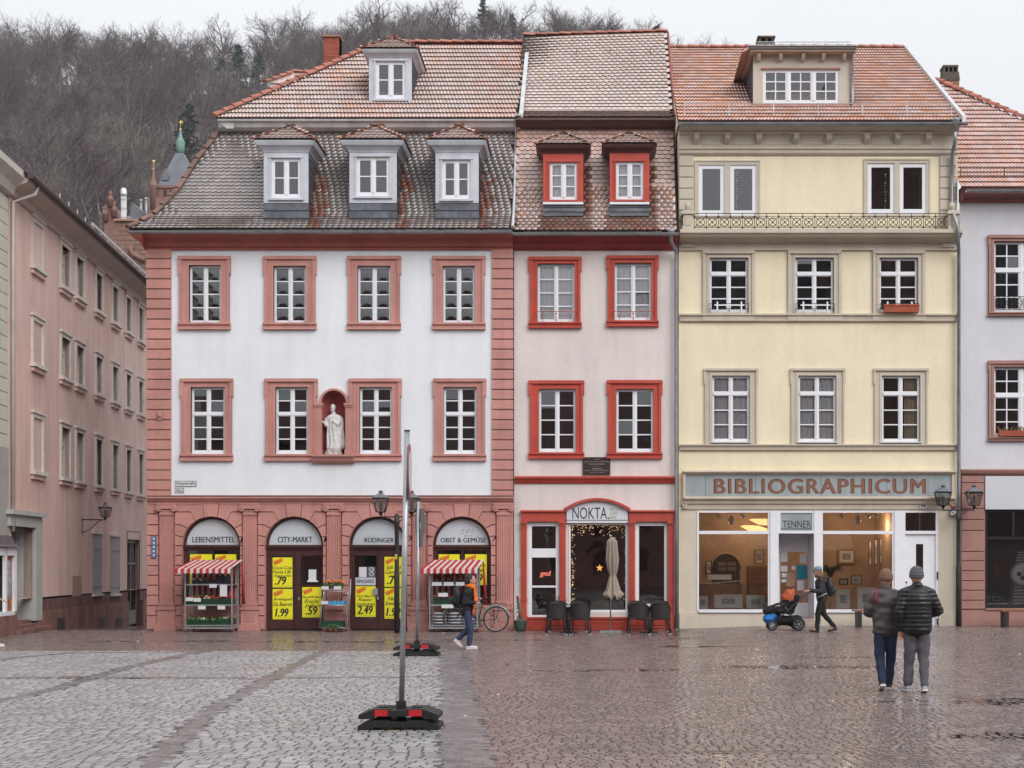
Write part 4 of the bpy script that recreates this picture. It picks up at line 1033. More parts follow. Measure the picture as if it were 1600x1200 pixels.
# ------------------------------------------------------------------ narrow cafe house with red window frames
def red_house():
    Y = 0.12; X = lambda p: PX(p, Y); Z = lambda p: PZ(p, Y)
    H = thing('cafe_house', (X(930), Y, 0), 'narrow off-white house with bright red window frames and a red cafe front', 'house')
    xa, xb = X(803.2), X(1059)
    wins = [((840, 898, 412.5, 503), (828, 907, 402, 513)), ((960.5, 1018, 411.5, 500.5), (949.5, 1027, 400, 510.5)),
            ((842, 899.5, 608, 705.5), (828, 911, 595, 716.5)), ((963, 1021, 608, 705.5), (950, 1033, 594.5, 716.5))]
    wb = MB(M_cream)
    shop = [(826, 874, 817, 966), (888, 981, 816, 956), (994, 1043, 817, 948)]
    holes = [(X(a), X(b), Z(d), Z(c)) for (a, b, c, d), _ in wins] + [(X(a), X(b), Z(d), Z(c)) for a, b, c, d in shop]
    wall_holes(wb, xa, xb, 0.0, Z(365), Y, holes, 0.25)
    wb.poly([(xb, Y, 0), (xb, 9, 0), (xb, 9, Z(365)), (xb, Y, Z(365))])
    wb.build('wall', H)
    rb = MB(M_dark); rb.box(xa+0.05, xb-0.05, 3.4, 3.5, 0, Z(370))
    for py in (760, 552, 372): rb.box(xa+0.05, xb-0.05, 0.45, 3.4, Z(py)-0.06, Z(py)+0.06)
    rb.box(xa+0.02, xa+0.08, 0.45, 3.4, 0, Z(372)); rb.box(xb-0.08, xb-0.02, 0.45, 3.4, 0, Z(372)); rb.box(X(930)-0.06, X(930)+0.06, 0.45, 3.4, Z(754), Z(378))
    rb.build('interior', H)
    for i, (op, ox) in enumerate(wins):
        win = window(H, *op, Y, rows=(4,), curt='full' if i < 2 else None, tilt=0.008)
        surround(win, ox, op, Y, M_red, sill=9, ear=2.0, earh=22)
        if i < 2:                                 # low iron flower rail
            x0, x1 = X(op[0]-3), X(op[1]+3); zz = Z(489); mb = MB(M_red); yy = Y-0.22
            mb.tube([(x0, Y-0.02, zz), (x0, yy, zz), (x1, yy, zz), (x1, Y-0.02, zz)], 0.009, 5)
            for u in (0.18, 0.5, 0.82):
                xx = x0+(x1-x0)*u; mb.tube([(xx+0.05*(u-0.5)*-2, yy, zz), (xx-0.1*(0.5-u), yy+0.03, Z(497)), (xx, Y-0.08, Z(503))], 0.008, 5)
            mb.ball((x0+(x1-x0)*0.5, yy, Z(492)), 0.025); mb.build('flower_rail', win)
    # bands
    moulding(H, 'shop_band', M_red, [(0.02, Z(744)), (0.16, Z(745)), (0.16, Z(747.5)), (0.11, Z(749.5)), (0.07, Z(753)), (0.04, Z(755.5))], X(805), X(1060), Y)
    moulding(H, 'cornice', M_dred, [(0.38, Z(367)), (0.38, Z(371)), (0.30, Z(374)), (0.24, Z(379)), (0.14, Z(382)), (0.10, Z(388)), (0.04, Z(391.5))], X(802.5), X(1058.5), Y)
    # plaque
    mb = MB(mat('dark_bronze', (0.035, 0.022, 0.022), 0.4, 0.2)); mb.box(X(910.5), X(953.5), Y-0.045, Y-0.002, Z(742), Z(714.5)); pl = mb.build('memorial_plaque', H)
    mt = mat('plaque_lettering', (0.45, 0.36, 0.33), 0.5, 0.0)
    for k, (s_, a, b, h) in enumerate((('In diesem Haus', 928, 937, 1.2), ('wohnte und wirkte von 1798 bis 1804', 913, 951, 1.5), ('Clemens Brentano', 920, 944, 2.0), ('und', 930, 934, 1.0), ('Görres', 926, 940, 2.4), ('gewidmet von der Stadt und den Bürgern', 913, 951, 1.8), ('im Jahre 1908', 922, 942, 1.4))):
        zz = 717.3+k*3.4; text(s_, X(a), X(b), Z(zz+h), Z(zz), Y-0.0465, mt, 'lettering', pl)
    # ---- red shop front
    yf = Y-0.02
    for a, b in ((813.5, 885), (981.5, 1055)):
        mb = MB(M_red); mb.box(X(a+1.5), X(b-1.5), yf-0.08, Y+0.0, Z(815), Z(800)); mb.box(X(a), X(b), yf-0.14, Y+0.0, Z(800), Z(797.5)); mb.box(X(a+1.2), X(b-1.2), yf-0.10, Y, Z(801.5), Z(800)); mb.build('entablature', H)
    # arched sign
    cx = 933.0; arcp = lambda r, k: None
    def bow(y_end, y_top, x0, x1, n=16):
        return [(x0+(x1-x0)*k/n, y_end-(y_end-y_top)*(1-((2*k/n-1)**2))) for k in range(n+1)]
    P = bow(795.5, 782.5, 885.5, 980.5)
    mb = MB(mat('white_sign_board', (0.62, 0.63, 0.68), 0.6, 0.03)); mb.prism([(X(a), Z(b)) for a, b in [(885.5, 812.5)]+P+[(980.5, 812.5)]], Y-0.10, Y, 'y'); sg = mb.build('cafe_sign', H)
    text('NOKTA', X(894.5), X(948.5), Z(811), Z(793), Y-0.1025, M_ink, 'lettering', sg, bold=0.0)
    d_ = MB(M_ink); d_.box(X(949.5), X(952), Y-0.103, Y-0.1, Z(811), Z(808.8)); d_.build('full_stop', sg)
    gold = mat('gold_lettering', (0.33, 0.27, 0.14), 0.5, 0.0)
    for s_, x1, y0 in (('BRUNCH', 973.5, 793.2), ('CAFE', 965, 799.6), ('BAR', 963, 806)): text(s_, X(953), X(x1), Z(y0+5), Z(y0), Y-0.1025, gold, 'lettering', sg)
    o, i_ = bow(795, 778.5, 880.5, 985.5), bow(797.5, 782.5, 884, 982)
    mb = MB(M_red)
    for k in range(16):
        a, b, c, d = o[k], o[k+1], i_[k+1], i_[k]
        mb.prism([(X(a[0]), Z(a[1])), (X(b[0]), Z(b[1])), (X(c[0]), Z(c[1])), (X(d[0]), Z(d[1]))], Y-0.20, Y+0.0, 'y')
    mb.build('arched_hood', H)
    mb = MB(M_wood); mb.box(X(886), X(980.5), Y-0.07, Y-0.001, Z(817), Z(813)); mb.build('sign_ledge', H)
    for a, b in ((814.5, 823), (874.5, 884), (982.5, 992), (1043.5, 1053)):
        mb = MB(M_red); mb.box(X(a), X(b), Y-0.09, Y-0.001, 0.0, Z(822))
        mb.box(X(a-1.5), X(b+1.5), Y-0.12, Y, Z(818), Z(815)); mb.box(X(a-0.8), X(b+0.8), Y-0.105, Y, Z(826), Z(823.5)); mb.box(X(a-1), X(b+1), Y-0.11, Y, Z(938), Z(936)); mb.box(X(a-1.5), X(b+1.5), Y-0.13, Y, 0.0, Z(962))
        for k in range(3): mb.box(X(a+1.5+k*2.4), X(a+2.8+k*2.4), Y-0.10, Y-0.09, Z(934), Z(829))
        mb.torus((X((a+b)/2-2.4), Y-0.10, Z(820.5)), 0.035, 0.012, 'y', 10, 5); mb.torus((X((a+b)/2+2.4), Y-0.10, Z(820.5)), 0.035, 0.012, 'y', 10, 5)
        mb.build('shop_pilaster', H)
    for a, b in ((824, 874), (885, 982), (993, 1043)):
        mb = MB(M_red); mb.box(X(a), X(b), Y-0.05, Y+0.0, 0.0, Z(966)); mb.box(X(a), X(b), Y-0.08, Y, Z(967), Z(964)); mb.box(X(a), X(b), Y-0.075, Y, 0, Z(977.5))
        n = 6
        for k in range(n):
            u0, u1 = a+(b-a)*k/n+1, a+(b-a)*(k+1)/n-1
            mb.prism([(X(u0), Z(975)), (X((u0+u1)/2), Z(972)), (X(u1), Z(975)), (X((u0+u1)/2), Z(969.5))], Y-0.065, Y-0.049, 'y')
        mb.build('stall_riser', H)
    def shopwin(x0, x1, y0, y1, fw, gm=M_gld, name='shop_window', bars=()):
        mb = MB(M_wood); a, b = Y+0.03, Y+0.10
        X0, X1, z0, z1 = X(x0), X(x1), Z(y1), Z(y0); f = fw*S(Y)
        mb.box(X0, X0+f, a, b, z0, z1); mb.box(X1-f, X1, a, b, z0, z1); mb.box(X0+f, X1-f, a, b, z1-f, z1); mb.box(X0+f, X1-f, a, b, z0, z0+f)
        zs = [z0+f]
        for (q0, q1) in sorted(bars, reverse=True): mb.box(X0+f, X1-f, a-0.01, b, Z(q1), Z(q0)); zs += [Z(q1), Z(q0)]
        zs += [z1-f]; o = mb.build(name, H)
        for k in range(0, len(zs), 2):
            g = MB(gm); g.poly([(X0+f, a+0.04, zs[k]), (X1-f, a+0.04, zs[k]), (X1-f, a+0.04, zs[k+1]), (X0+f, a+0.04, zs[k+1])]); g.build('pane', o)
        return o
    sw = shopwin(888.5, 980.5, 817, 956, 3)
    shopwin(994, 1042.5, 817, 948, 4.5)
    dr = shopwin(826, 873.5, 817, 966, 5.0, name='cafe_door', bars=((857, 871), (915, 918)))
    mb = MB(M_steel); mb.box(X(872), X(873.6), Y-0.05, Y+0.03, Z(940), Z(930)); mb.tube([(X(872.8), Y-0.06, Z(934)), (X(868.5), Y-0.07, Z(934))], 0.012, 6); mb.build('door_handle', dr)
    # inside: sofa bench, cushions, fairy lights, star lamp, neon word
    mb = MB(mat('dark_red_wall', (0.16, 0.03, 0.03), 0.8, 0.2)); mb.box(xa+0.1, xb-0.1, 2.6, 2.7, 0, Z(765)); mb.build('cafe_back_wall', H)
    mb = MB(mat('cafe_floor', (0.10, 0.06, 0.05), 0.5)); mb.box(xa+0.1, xb-0.1, 0.4, 2.6, 0.02, 0.1); mb.build('cafe_floor', H)
    warm = mat('warm_bulb', (1, 0.7, 0.35), 0.5, 0.0, emit=(1.0, 0.62, 0.28), estr=3.0)
    random.seed(3); mb = MB(warm)
    for k in range(150):
        side_ = random.random()
        if side_ < 0.5: px, py = random.uniform(892, 978), 820+abs(random.gauss(0, 9))
        elif side_ < 0.9: px, py = 893+abs(random.gauss(0, 2.5)), random.uniform(822, 945)
        else: px, py = 977-abs(random.gauss(0, 1.0)), random.uniform(822, 945)
        mb.ball((X(px), Y+0.16+random.uniform(0, 0.05), Z(py)), 0.0085, n=4, m=3)
    fl_ = mb.build('fairy_lights', sw); fl_['kind'] = 'stuff'
    st = MB(mat('star_lamp', (0.9, 0.5, 0.2), 0.5, 0.0, emit=(1.0, 0.45, 0.12), estr=1.6)); cxs, czs = X(937), Z(887.5)
    pts = []
    for k in range(10): rr = 0.105 if k % 2 == 0 else 0.042; an = math.pi/2+math.pi*k/5; pts.append((cxs+rr*math.cos(an), czs+rr*math.sin(an)))
    st.prism(pts, Y+0.5, Y+0.54, 'y'); st.build('star_lamp', sw)
    ne = mat('pink_neon', (0.9, 0.25, 0.2), 0.5, 0.0, emit=(1.0, 0.22, 0.16), estr=1.2)
    text('gnd', X(843), X(860), Z(902.5), Z(892), Y+0.3, ne, 'neon_sign', dr, bold=0.02, shear=0.2)
    return H
CAFE = red_house()
def red_roof(H):
    Y = 0.12; X = lambda p: PX(p, Y); Z = lambda p: PZ(p, Y); xa, xb = X(803.2), X(1058)
    ye, yt = -0.42, 1.25; ze, zt = PZ(361, ye), PZ(199, yt)
    hz, run = zt-ze, yt-ye
    prof = [(ye, ze), (ye+0.26*run, ze+0.13*hz), (ye+0.52*run, ze+0.42*hz), (yt, zt)]
    ub = MB(M_batten)
    for a, b in zip(prof, prof[1:]): ub.poly([(xa, a[0], a[1]), (xb, a[0], a[1]), (xb, b[0], b[1]), (xa, b[0], b[1])])
    ub.poly([(xb, p[0], p[1]) for p in prof]+[(xb, 9, zt), (xb, 9, ze)]); ub.build('mansard_underlay', H)
    yd = -0.05
    dx = [(PX(850, yd), PX(911, yd)), (PX(954, yd), PX(1014, yd))]
    Ms, ct = tile_rows(prof, lambda s: xa+0.05, lambda s: xb-0.06, 0.165, 0.140, skip=lambda x, y, z: any(a+0.02 < x < b-0.02 for a, b in dx) and PZ(338, yd) < z < PZ(235, yd) and y > yd)
    tv, tf = plain_tile(0.16, 0.30)
    rz_ = [i for i, c in enumerate(ct) if any(b-0.05 < c[0] < b+0.2+0.05*math.sin(c[2]*9) or (a-0.1 < c[0] < b+0.2 and c[2] < PZ(339, yd)) for a, b in dx) and c[2] < PZ(255, 0)]
    rs_ = set(rz_); link('rust_washed_tiles', field_mesh('rust_washed_tiles', tv, tf, [Ms[i] for i in rz_], [M_tileW, M_edge], False, PLAIN_MI), H)['kind'] = 'stuff'
    Ms = [m for i, m in enumerate(Ms) if i not in rs_]; ct = [c for i, c in enumerate(ct) if i not in rs_]
    scatter_parts('roof_tile', 'mansard_tiles', tv, tf, Ms, [M_tileR, M_edge], H, sorted(range(len(ct)), key=lambda i: -ct[i][2])[:300], mi=PLAIN_MI)
    gutter(H, xa, xb+0.02, ye-0.07, PZ(364, ye-0.07)); snow_guard(H, xa+0.1, xb-0.1, -0.30, PZ(352, -0.3), 0.19, 0.1)
    dm = MB(mat('brown_cornice', (0.075, 0.028, 0.025), 0.5, 0.15))
    y2 = 0.90; zl = PZ(184, y2)
    dm.prism([(y2-0.02, zl), (y2-0.04, zl-0.07), (y2+0.04, zl-0.12), (y2+0.12, zl-0.2), (y2+0.3, zl-0.24), (y2+0.5, zl-0.24), (y2+0.5, zl)], xa, xb, 'x'); dm.build('upper_cornice', H)
    MB(M_slate).prism([(yt-0.12, zt+0.01), (yt-0.06, zl-0.22), (yt+0.3, zl-0.22), (yt+0.3, zt)], xa, xb, 'x').build('flashing', H)
    yr = 5.1; z0r, z1r = PZ(57, yr), PZ(51, yr); xr0, xr1 = PX(823, yr), PX(1043.5, yr)
    prof = [(y2-0.03, zl), (y2+0.75, zl+0.42), (yr, (z0r+z1r)/2)]
    ub = MB(M_batten)
    for a, b in zip(prof, prof[1:]): ub.poly([(xa, a[0], a[1]), (xb, a[0], a[1]), (xb, b[0], b[1]), (xa, b[0], b[1])])
    ub.use(M_tileR); zr = prof[-1][1]; ub.poly([(xb, 2*yr-y2, zl), (xa, 2*yr-y2, zl), (xa, yr, zr), (xb, yr, zr)]); ub.use(M_cream)
    for xx in (xa-0.01, xb): ub.poly([(xx, p[0], p[1]) for p in prof]+[(xx, 2*yr-y2, zl)]); ub.poly([(xx, y2, zl), (xx, 9.0, zl), (xx, 9.0, zt-2), (xx, y2, zt-2)])
    ub.build('upper_underlay', H)
    M_tR2 = mat('pale_plain_tile', (0.55, 0.41, 0.355), 0.30, 0.08, 0.7, 0.15, 60, isl=0.10, spec=0.8, coat=0.45, col2=(0.50, 0.36, 0.30), mixscale=0.5, mixlo=0.55, mixhi=0.8, hue=0.01)
    Ms, ct = tile_rows(prof, lambda s: xa+0.05, lambda s: xb-0.06, 0.175, 0.185)
    for m, c in zip(range(len(Ms)), ct):         # the ridge climbs a little to the right
        q = [list(r) for r in Ms[m]]; q[2][3] += (c[0]-0.0)*0.03*smooth((c[2]-zl)/3.5); Ms[m] = q
    tv, tf = plain_tile(0.17, 0.34)
    scatter_parts('upper_tile', 'upper_tiles', tv, tf, Ms, [M_tR2, M_edge], H, sorted(range(len(ct)), key=lambda i: ct[i][2])[:300], mi=PLAIN_MI)
    ridge_run(H, (xa, yr, zr-0.05), (xb, yr, zr+0.08), 0.10, 0.36, M_ridge)
    vm = MB(mat('red_verge', (0.25, 0.06, 0.05), 0.6, 0.2))
    for a, b in zip(prof, prof[1:]): vm.prism([(a[0], a[1]-0.12), (b[0], b[1]-0.12), (b[0], b[1]+0.10), (a[0], a[1]+0.08)], xb-0.02, xb+0.04, 'x')
    vm.build('verge_board', H)
    wv = MB(M_zincw); wv.tube([(xb+0.06, p[0]-0.02, p[1]-0.05) for p in [(y2-0.1, zl-0.1), (y2+0.35, zl+0.2), (y2+1.3, zl+0.95), (y2+1.7, zl+1.3)]], 0.06, 6); wv.build('verge_flashing', H)
    for (fa, fb), w4, cn, tp in (((848.5, 911.5), (859, 902, 253.5, 313), (838, 922, 229, 240), 880), ((952.5, 1014.5), (962.5, 1005.5, 252.5, 312.5), (942, 1026, 228, 239), 984)):
        dormer(H, (fa, fb), (239, 317), w4, cn, (tp, 209.5), yd, 0.95, apron=338, facem=M_red, rows=(3,), tm=M_tileR, fw=3.2, mull=6, curt='full', cornm=mat('dark_soffit', (0.10, 0.03, 0.028), 0.6), rm=mat('pink_ridge', (0.42, 0.21, 0.17), 0.5, 0.2), roofback=0.5)
        X2 = lambda p: PX(p, yd)
        MB(M_wood).box(X2(fa), X2(fb), yd-0.06, yd-0.002, PZ(320, yd), PZ(316.5, yd)).build('dormer_sill', H)
    hk = MB(M_rust)                               # ladder hooks near the ridge
    for px in (855, 901, 953, 1016):
        x = PX(px, 4.2); z = zl+0.42+(zr-zl-0.42)*(4.2-y2-0.75)/(yr-y2-0.75); hk.tube([(x, 4.2, z+0.02), (x, 4.1, z+0.13), (x, 4.0, z-0.08)], 0.012, 4)
    h_ = hk.build('roof_hooks', H); h_['kind'] = 'stuff'
    dp = MB(M_zinc); x = PX(1048, -0.3)
    dp.tube([(x, -0.46, PZ(366, -0.4)), (x, -0.46, PZ(378, -0.4)), (PX(1056.5, -0.1), -0.06, PZ(392, -0.1)), (PX(1056.5, -0.02), -0.03, PZ(400, 0)), (PX(1056.5, 0), -0.03, PZ(770, 0)), (PX(1056.5, 0), -0.03, 0.05)], 0.05, 8)
    for py in (424, 538, 650): dp.torus((PX(1056.5, 0), -0.03, PZ(py, 0)), 0.055, 0.012, 'z', 12, 5)
    dp.lathe([(0.05, -0.12), (0.055, 0), (0.11, 0.08), (0.11, 0.14)], (x, -0.46, PZ(368, -0.4)), 10); dp.build('downpipe', H)
red_roof(CAFE)
# ------------------------------------------------------------------ yellow house with the print shop
def yellow_house():
    Y = 0.25; X = lambda p: PX(p, Y); Z = lambda p: PZ(p, Y); GZ = 0.11
    H = thing('yellow_house', (X(1279), Y, GZ), 'pale yellow house with beige stone bands, iron balcony and white framed print shop', 'house')
    xa, xb = X(1060.5), X(1496)
    f1 = [((1112.5, 1171.5, 587, 690), (1101, 1183, 576, 695)), ((1247, 1306.5, 587, 690), (1236, 1319, 576, 695)), ((1377.5, 1437.5, 587, 690), (1366, 1449, 576, 695))]
    f2 = [((1108.5, 1169, 403, 488), (1098, 1178.5, 392, 491)), ((1242.5, 1302.5, 403, 488), (1231, 1314, 392, 491)), ((1373.5, 1434, 403, 488), (1363.5, 1444.5, 392, 491))]
    f3 = [(1091.5, 1131.5, 258, 337), (1141, 1181.5, 258, 337), (1355.5, 1397, 255.5, 335), (1405.5, 1447, 255.5, 335)]
    shop = [(1089, 1203, 798, 957), (1216.5, 1271.5, 798, 966), (1282.5, 1397, 798, 957), (1411.5, 1465, 798, 979)]
    wb = MB(M_yellow)
    holes = [(X(a), X(b), Z(d), Z(c)) for a, b, c, d in [q[0] for q in f1+f2]+f3]
    wall_holes(wb, xa, xb, Z(796), Z(198), Y, holes, 0.25)
    wb.poly([(xb, Y, 0), (xb, 12, 0), (xb, 12, Z(190)), (xb, Y, Z(190))]); wb.poly([(xa, 12, 0), (xa, Y, 0), (xa, Y, Z(190)), (xa, 12, Z(190))])
    wb.build('wall', H)
    gb = MB(mat('shop_front_beige', (0.66, 0.58, 0.47), 0.85, 0.05, 1.5, 0.4, 20, streak=0.06)); wall_holes(gb, xa, xb, 0.0, Z(796), Y, [(X(a), X(b), max(Z(d), 0.02), Z(c)) for a, b, c, d in shop], 0.2)
    gb.box(X(1062), X(1089), Y-0.035, Y-0.001, 0, Z(957.5)); gb.box(X(1466), X(1494), Y-0.035, Y-0.001, 0, Z(957.5)); gb.box(X(1203), X(1216), Y-0.03, Y-0.001, 0, Z(958)); gb.box(X(1089), X(1203), Y-0.02, Y, 0, Z(958.5)); gb.box(X(1282.5), X(1397), Y-0.02, Y, 0, Z(958.5))
    gb.build('shop_front_wall', H)
    rb = MB(M_dark); rb.box(xa+0.05, xb-0.05, 4.6, 4.7, 0, Z(200))
    for py in (760, 545, 372, 205): rb.box(xa+0.05, xb-0.05, 0.5, 4.6, Z(py)-0.06, Z(py)+0.06)
    for px in (1208, 1340): rb.box(X(px)-0.05, X(px)+0.05, 0.5, 4.6, Z(752), Z(210))
    rb.build('interior', H)
    for i, (op, ox) in enumerate(f1):
        win = window(H, *op, Y, rows=(1, 3), curt=('full', 'full', 'right')[i], tr=5)
        surround(win, ox, op, Y, M_beige, sill=0, ear=1.5, earh=24, proud=0.035, bead=2.5)
        sb = MB(M_zincw); sb.box(X(op[0]-2), X(op[1]+2), Y-0.10, Y+0.04, Z(op[3]+2.5), Z(op[3]+0.5)); sb.build('sill', win)
    for i, (op, ox) in enumerate(f2):
        win = window(H, *op, Y, rows=(1, 3), tr=5, hsz=(1, 2.75))
        surround(win, ox, op, Y, M_beige, sill=0, ear=0.5, earh=10, proud=0.05, bead=4)
        ir = MB(M_iron); x0, x1 = X(op[0]-1), X(op[1]+1); yy = Y-0.16     # flower box bracket
        for zz in (476, 484): ir.tube([(x0, Y-0.01, Z(zz)), (x0+0.02, yy, Z(zz)), (x1-0.02, yy, Z(zz)), (x1, Y-0.01, Z(zz))], 0.008, 5)
        for u in (0.02, 0.22, 0.5, 0.78, 0.98): xx = x0+(x1-x0)*u; ir.tube([(xx, yy, Z(476)), (xx, yy+0.02, Z(487)), (xx, Y-0.03, Z(489))], 0.007, 5)
        ir.use(M_wood); ir.box(x0+0.14, x1-0.14, yy-0.02, yy-0.005, Z(479.5), Z(477.5))
        for u in (0.2, 0.8): xx = x0+(x1-x0)*u; ir.box(xx-0.02, xx+0.02, yy-0.022, yy-0.004, Z(487), Z(473))
        ir.build('flower_bracket', win)
        if i == 2:
            mb = MB(mat('terracotta_box', (0.42, 0.10, 0.05), 0.7)); x0, x1 = X(1379), X(1432)
            mb.prism([(yy-0.13, Z(479)), (yy-0.10, Z(490)), (yy+0.06, Z(490)), (yy+0.09, Z(479))], x0, x1, 'x'); mb.box(x0-0.015, x1+0.015, yy-0.145, yy+0.10, Z(480.5), Z(478.5)); mb.build('window_box', win)
    # top floor: pairs in a beige field
    for k in (0, 2):
        mb = MB(M_beige); x0, x1 = f3[k][0]-4, f3[k+1][1]+4; y0, y1 = f3[k][2]-5, f3[k][3]+3
        wall_holes(mb, X(x0), X(x1), Z(y1), Z(y0), Y-0.03, [(X(a), X(b), Z(d), Z(c)) for a, b, c, d in f3[k:k+2]], 0.03)
        mb.box(X(x0-2), X(x1+2), Y-0.05, Y-0.001, Z(y0), Z(y0-2)); mb.box(X(x0-2), X(x0), Y-0.045, Y-0.001, Z(y1), Z(y0)); mb.box(X(x1), X(x1+2), Y-0.045, Y-0.001, Z(y1), Z(y0)); mb.build('window_field', H)
    for k, op in enumerate(f3): window(H, *op, Y, rows=(1,), cols=1, fw=4.6, bar=2.2, recess=0.0, curt=None)
    lights = MB(mat('star_garland', (0.75, 0.75, 0.8), 0.6, 0.0))
    for px, y0, y1, n in ((1151.5, 268, 328, 15), (1384.5, 271, 326, 13)):
        for k in range(n): lights.ball((X(px+0.5*math.sin(k)), Y+0.10, Z(y0+(y1-y0)*k/(n-1))), 0.018 if k % 3 else 0.03, 0.008, n=6, m=4)
    lg = lights.build('star_garlands', H); lg['kind'] = 'stuff'
    # bands and cornices
    prof = lambda y0, y1, o: [(0.01, Z(y0)), (o, Z(y0+0.6)), (o, Z(y0+(y1-y0)*0.25)), (o*0.6, Z(y0+(y1-y0)*0.38)), (o*0.5, Z(y0+(y1-y0)*0.8)), (o*0.62, Z(y0+(y1-y0)*0.88)), (o*0.45, Z(y1))]
    moulding(H, 'string_course', M_beige, prof(694, 704, 0.13), X(1062.5), X(1495), Y)
    moulding(H, 'string_course', M_beige, prof(490.5, 503, 0.13), X(1062.5), X(1495), Y)
    for _, ox in f2: MB(M_beige).box(X(ox[0]-1), X(ox[1]+1), Y-0.09, Y-0.002, Z(502), Z(493.5)).build('sill_panel', H)
    moulding(H, 'frieze', M_beige, [(0.03, Z(379)), (0.05, Z(381)), (0.05, Z(388)), (0.07, Z(389)), (0.07, Z(391.5)), (0.02, Z(392))], X(1061), X(1496), Y)
    for a, b in ((1064, 1084), (1471, 1491)): MB(M_beige).box(X(a), X(b), Y-0.10, Y-0.051, Z(387.5), Z(381)).build('frieze_block', H)
    moulding(H, 'balcony_slab', M_beige, [(0.02, Z(364)), (0.52, Z(365)), (0.52, Z(370.5)), (0.46, Z(372)), (0.42, Z(375)), (0.22, Z(377)), (0.16, Z(380)), (0.05, Z(381))], X(1060.8), X(1496.5), Y)
    # frieze under the eaves
    moulding(H, 'eaves_frieze', M_beige, [(0.04, Z(199)), (0.04, Z(230)), (0.10, Z(231)), (0.10, Z(234)), (0.06, Z(235)), (0.06, Z(239)), (0.09, Z(240)), (0.04, Z(243))], xa+0.02, xb-0.01, Y)
    moulding(H, 'eaves_cornice', M_beige, [(0.34, Z(196)), (0.34, Z(200)), (0.26, Z(202)), (0.20, Z(206)), (0.10, Z(208)), (0.08, Z(211))], xa+0.01, xb, Y)
    br = [1088, 1136, 1185, 1243, 1294, 1353.5, 1401, 1449]
    for p in br:
        mb = MB(M_beige); mb.box(X(p-5), X(p+5), Y-0.20, Y-0.03, Z(214), Z(211)); mb.prism([(Y-0.19, Z(214)), (Y-0.19, Z(219)), (Y-0.14, Z(222)), (Y-0.06, Z(226)), (Y-0.03, Z(226)), (Y-0.03, Z(214))], X(p-4), X(p+4), 'x'); mb.build('bracket', H)
    for a, b in zip(br, br[1:]):
        mb = MB(M_beige); a += 8; b -= 8
        for q in ((a, b, 214, 215), (a, b, 226, 227), (a, a+1, 215, 226), (b-1, b, 215, 226)): mb.box(X(q[0]), X(q[1]), Y-0.055, Y-0.039, Z(q[3]), Z(q[2]))
        mb.build('frieze_panel', H)
    for a, b in ((1061.5, 1083), (1468.5, 1494)):
        py = 243.5
        while py < 338:
            MB(M_beige).prism([(Y-0.001, Z(py+0.5)), (Y-0.05, Z(py+0.5)), (Y-0.06, Z(py+1.3)), (Y-0.06, Z(py+15.8)), (Y-0.05, Z(py+16.6)), (Y-0.001, Z(py+16.6))], X(a), X(b), 'x').build('quoin', H); py += 17.2
    # balcony
    for c in (1073.5, 1483.5):
        mb = MB(M_beige); yb = Y-0.48
        mb.box(X(c-9), X(c+9), yb, Y-0.03, Z(366), Z(360)); mb.box(X(c-7.5), X(c+7.5), yb+0.03, Y-0.06, Z(360), Z(341)); mb.box(X(c-10), X(c+10), yb-0.02, Y-0.02, Z(341), Z(337)); mb.box(X(c-8), X(c+8), yb+0.01, Y-0.04, Z(337), Z(335)); mb.box(X(c-4.5), X(c+4.5), yb+0.015, yb+0.03, Z(358), Z(343))
        mb.lathe([(0.05, 0), (0.035, 0.04), (0.06, 0.07), (0.085, 0.13), (0.085, 0.19), (0.05, 0.25), (0.0, 0.27)], (X(c), (yb+Y-0.05)/2, Z(335)), 12); mb.build('balcony_pier', H)
    yb = Y-0.42; bal = MB(M_iron); x0, x1 = X(1083), X(1474.5)
    gl_ = mat('gilt_iron', (0.16, 0.12, 0.055), 0.5, 0.3)
    for zz in (339.5, 344, 361.5, 364.5): bal.tube([(x0, yb, Z(zz)), (x1, yb, Z(zz))], 0.011 if zz < 340 else 0.008, 5)
    br_ = bal.build('balcony_railing', H)
    n = 21; wd = (x1-x0)/n
    for k in range(n):
        m1 = MB(M_iron); cx = x0+wd*(k+0.5); zc = Z(353); rr = wd*0.36
        m1.box(x0+wd*k-0.009, x0+wd*k+0.009, yb-0.01, yb+0.01, Z(365), Z(339.5))
        m1.torus((cx, yb, zc), rr, 0.011, 'y', 14, 4)
        for s1 in (-1, 1):
            for s2 in (-1, 1): m1.tube([(cx+s1*wd*0.5, yb, zc+s2*(Z(344)-zc)), (cx+s1*rr*0.25, yb, zc+s2*rr*0.25)], 0.010, 4)
        m1.use(gl_); m1.ball((cx, yb-0.01, zc+0.0), 0.035, 0.015, 0.035, 8, 5); m1.ball((cx, yb-0.01, Z(347.5)), 0.02, 0.012, n=6, m=4); m1.ball((cx, yb-0.01, Z(359)), 0.018, 0.012, n=6, m=4)
        m1.build('railing_panel', br_)
    # ---- fascia
    fm = mat('pale_cornice_stone', (0.60, 0.52, 0.42), 0.85, 0.08, 2, streak=0.1)
    moulding(H, 'fascia_cornice', fm, [(0.02, Z(735.5)), (0.20, Z(736)), (0.20, Z(738.5)), (0.13, Z(740)), (0.10, Z(742))], X(1067), X(1491), Y)
    moulding(H, 'fascia_ledge', fm, [(0.10, Z(776)), (0.20, Z(777.5)), (0.20, Z(780)), (0.12, Z(782)), (0.10, Z(787)), (0.05, Z(789)), (0.04, Z(796))], X(1068), X(1490), Y)
    for a, b in ((1066.5, 1071.5), (1485.5, 1490.5)): MB(fm).box(X(a), X(b), Y-0.12, Y-0.001, Z(779), Z(740)).build('fascia_end', H)
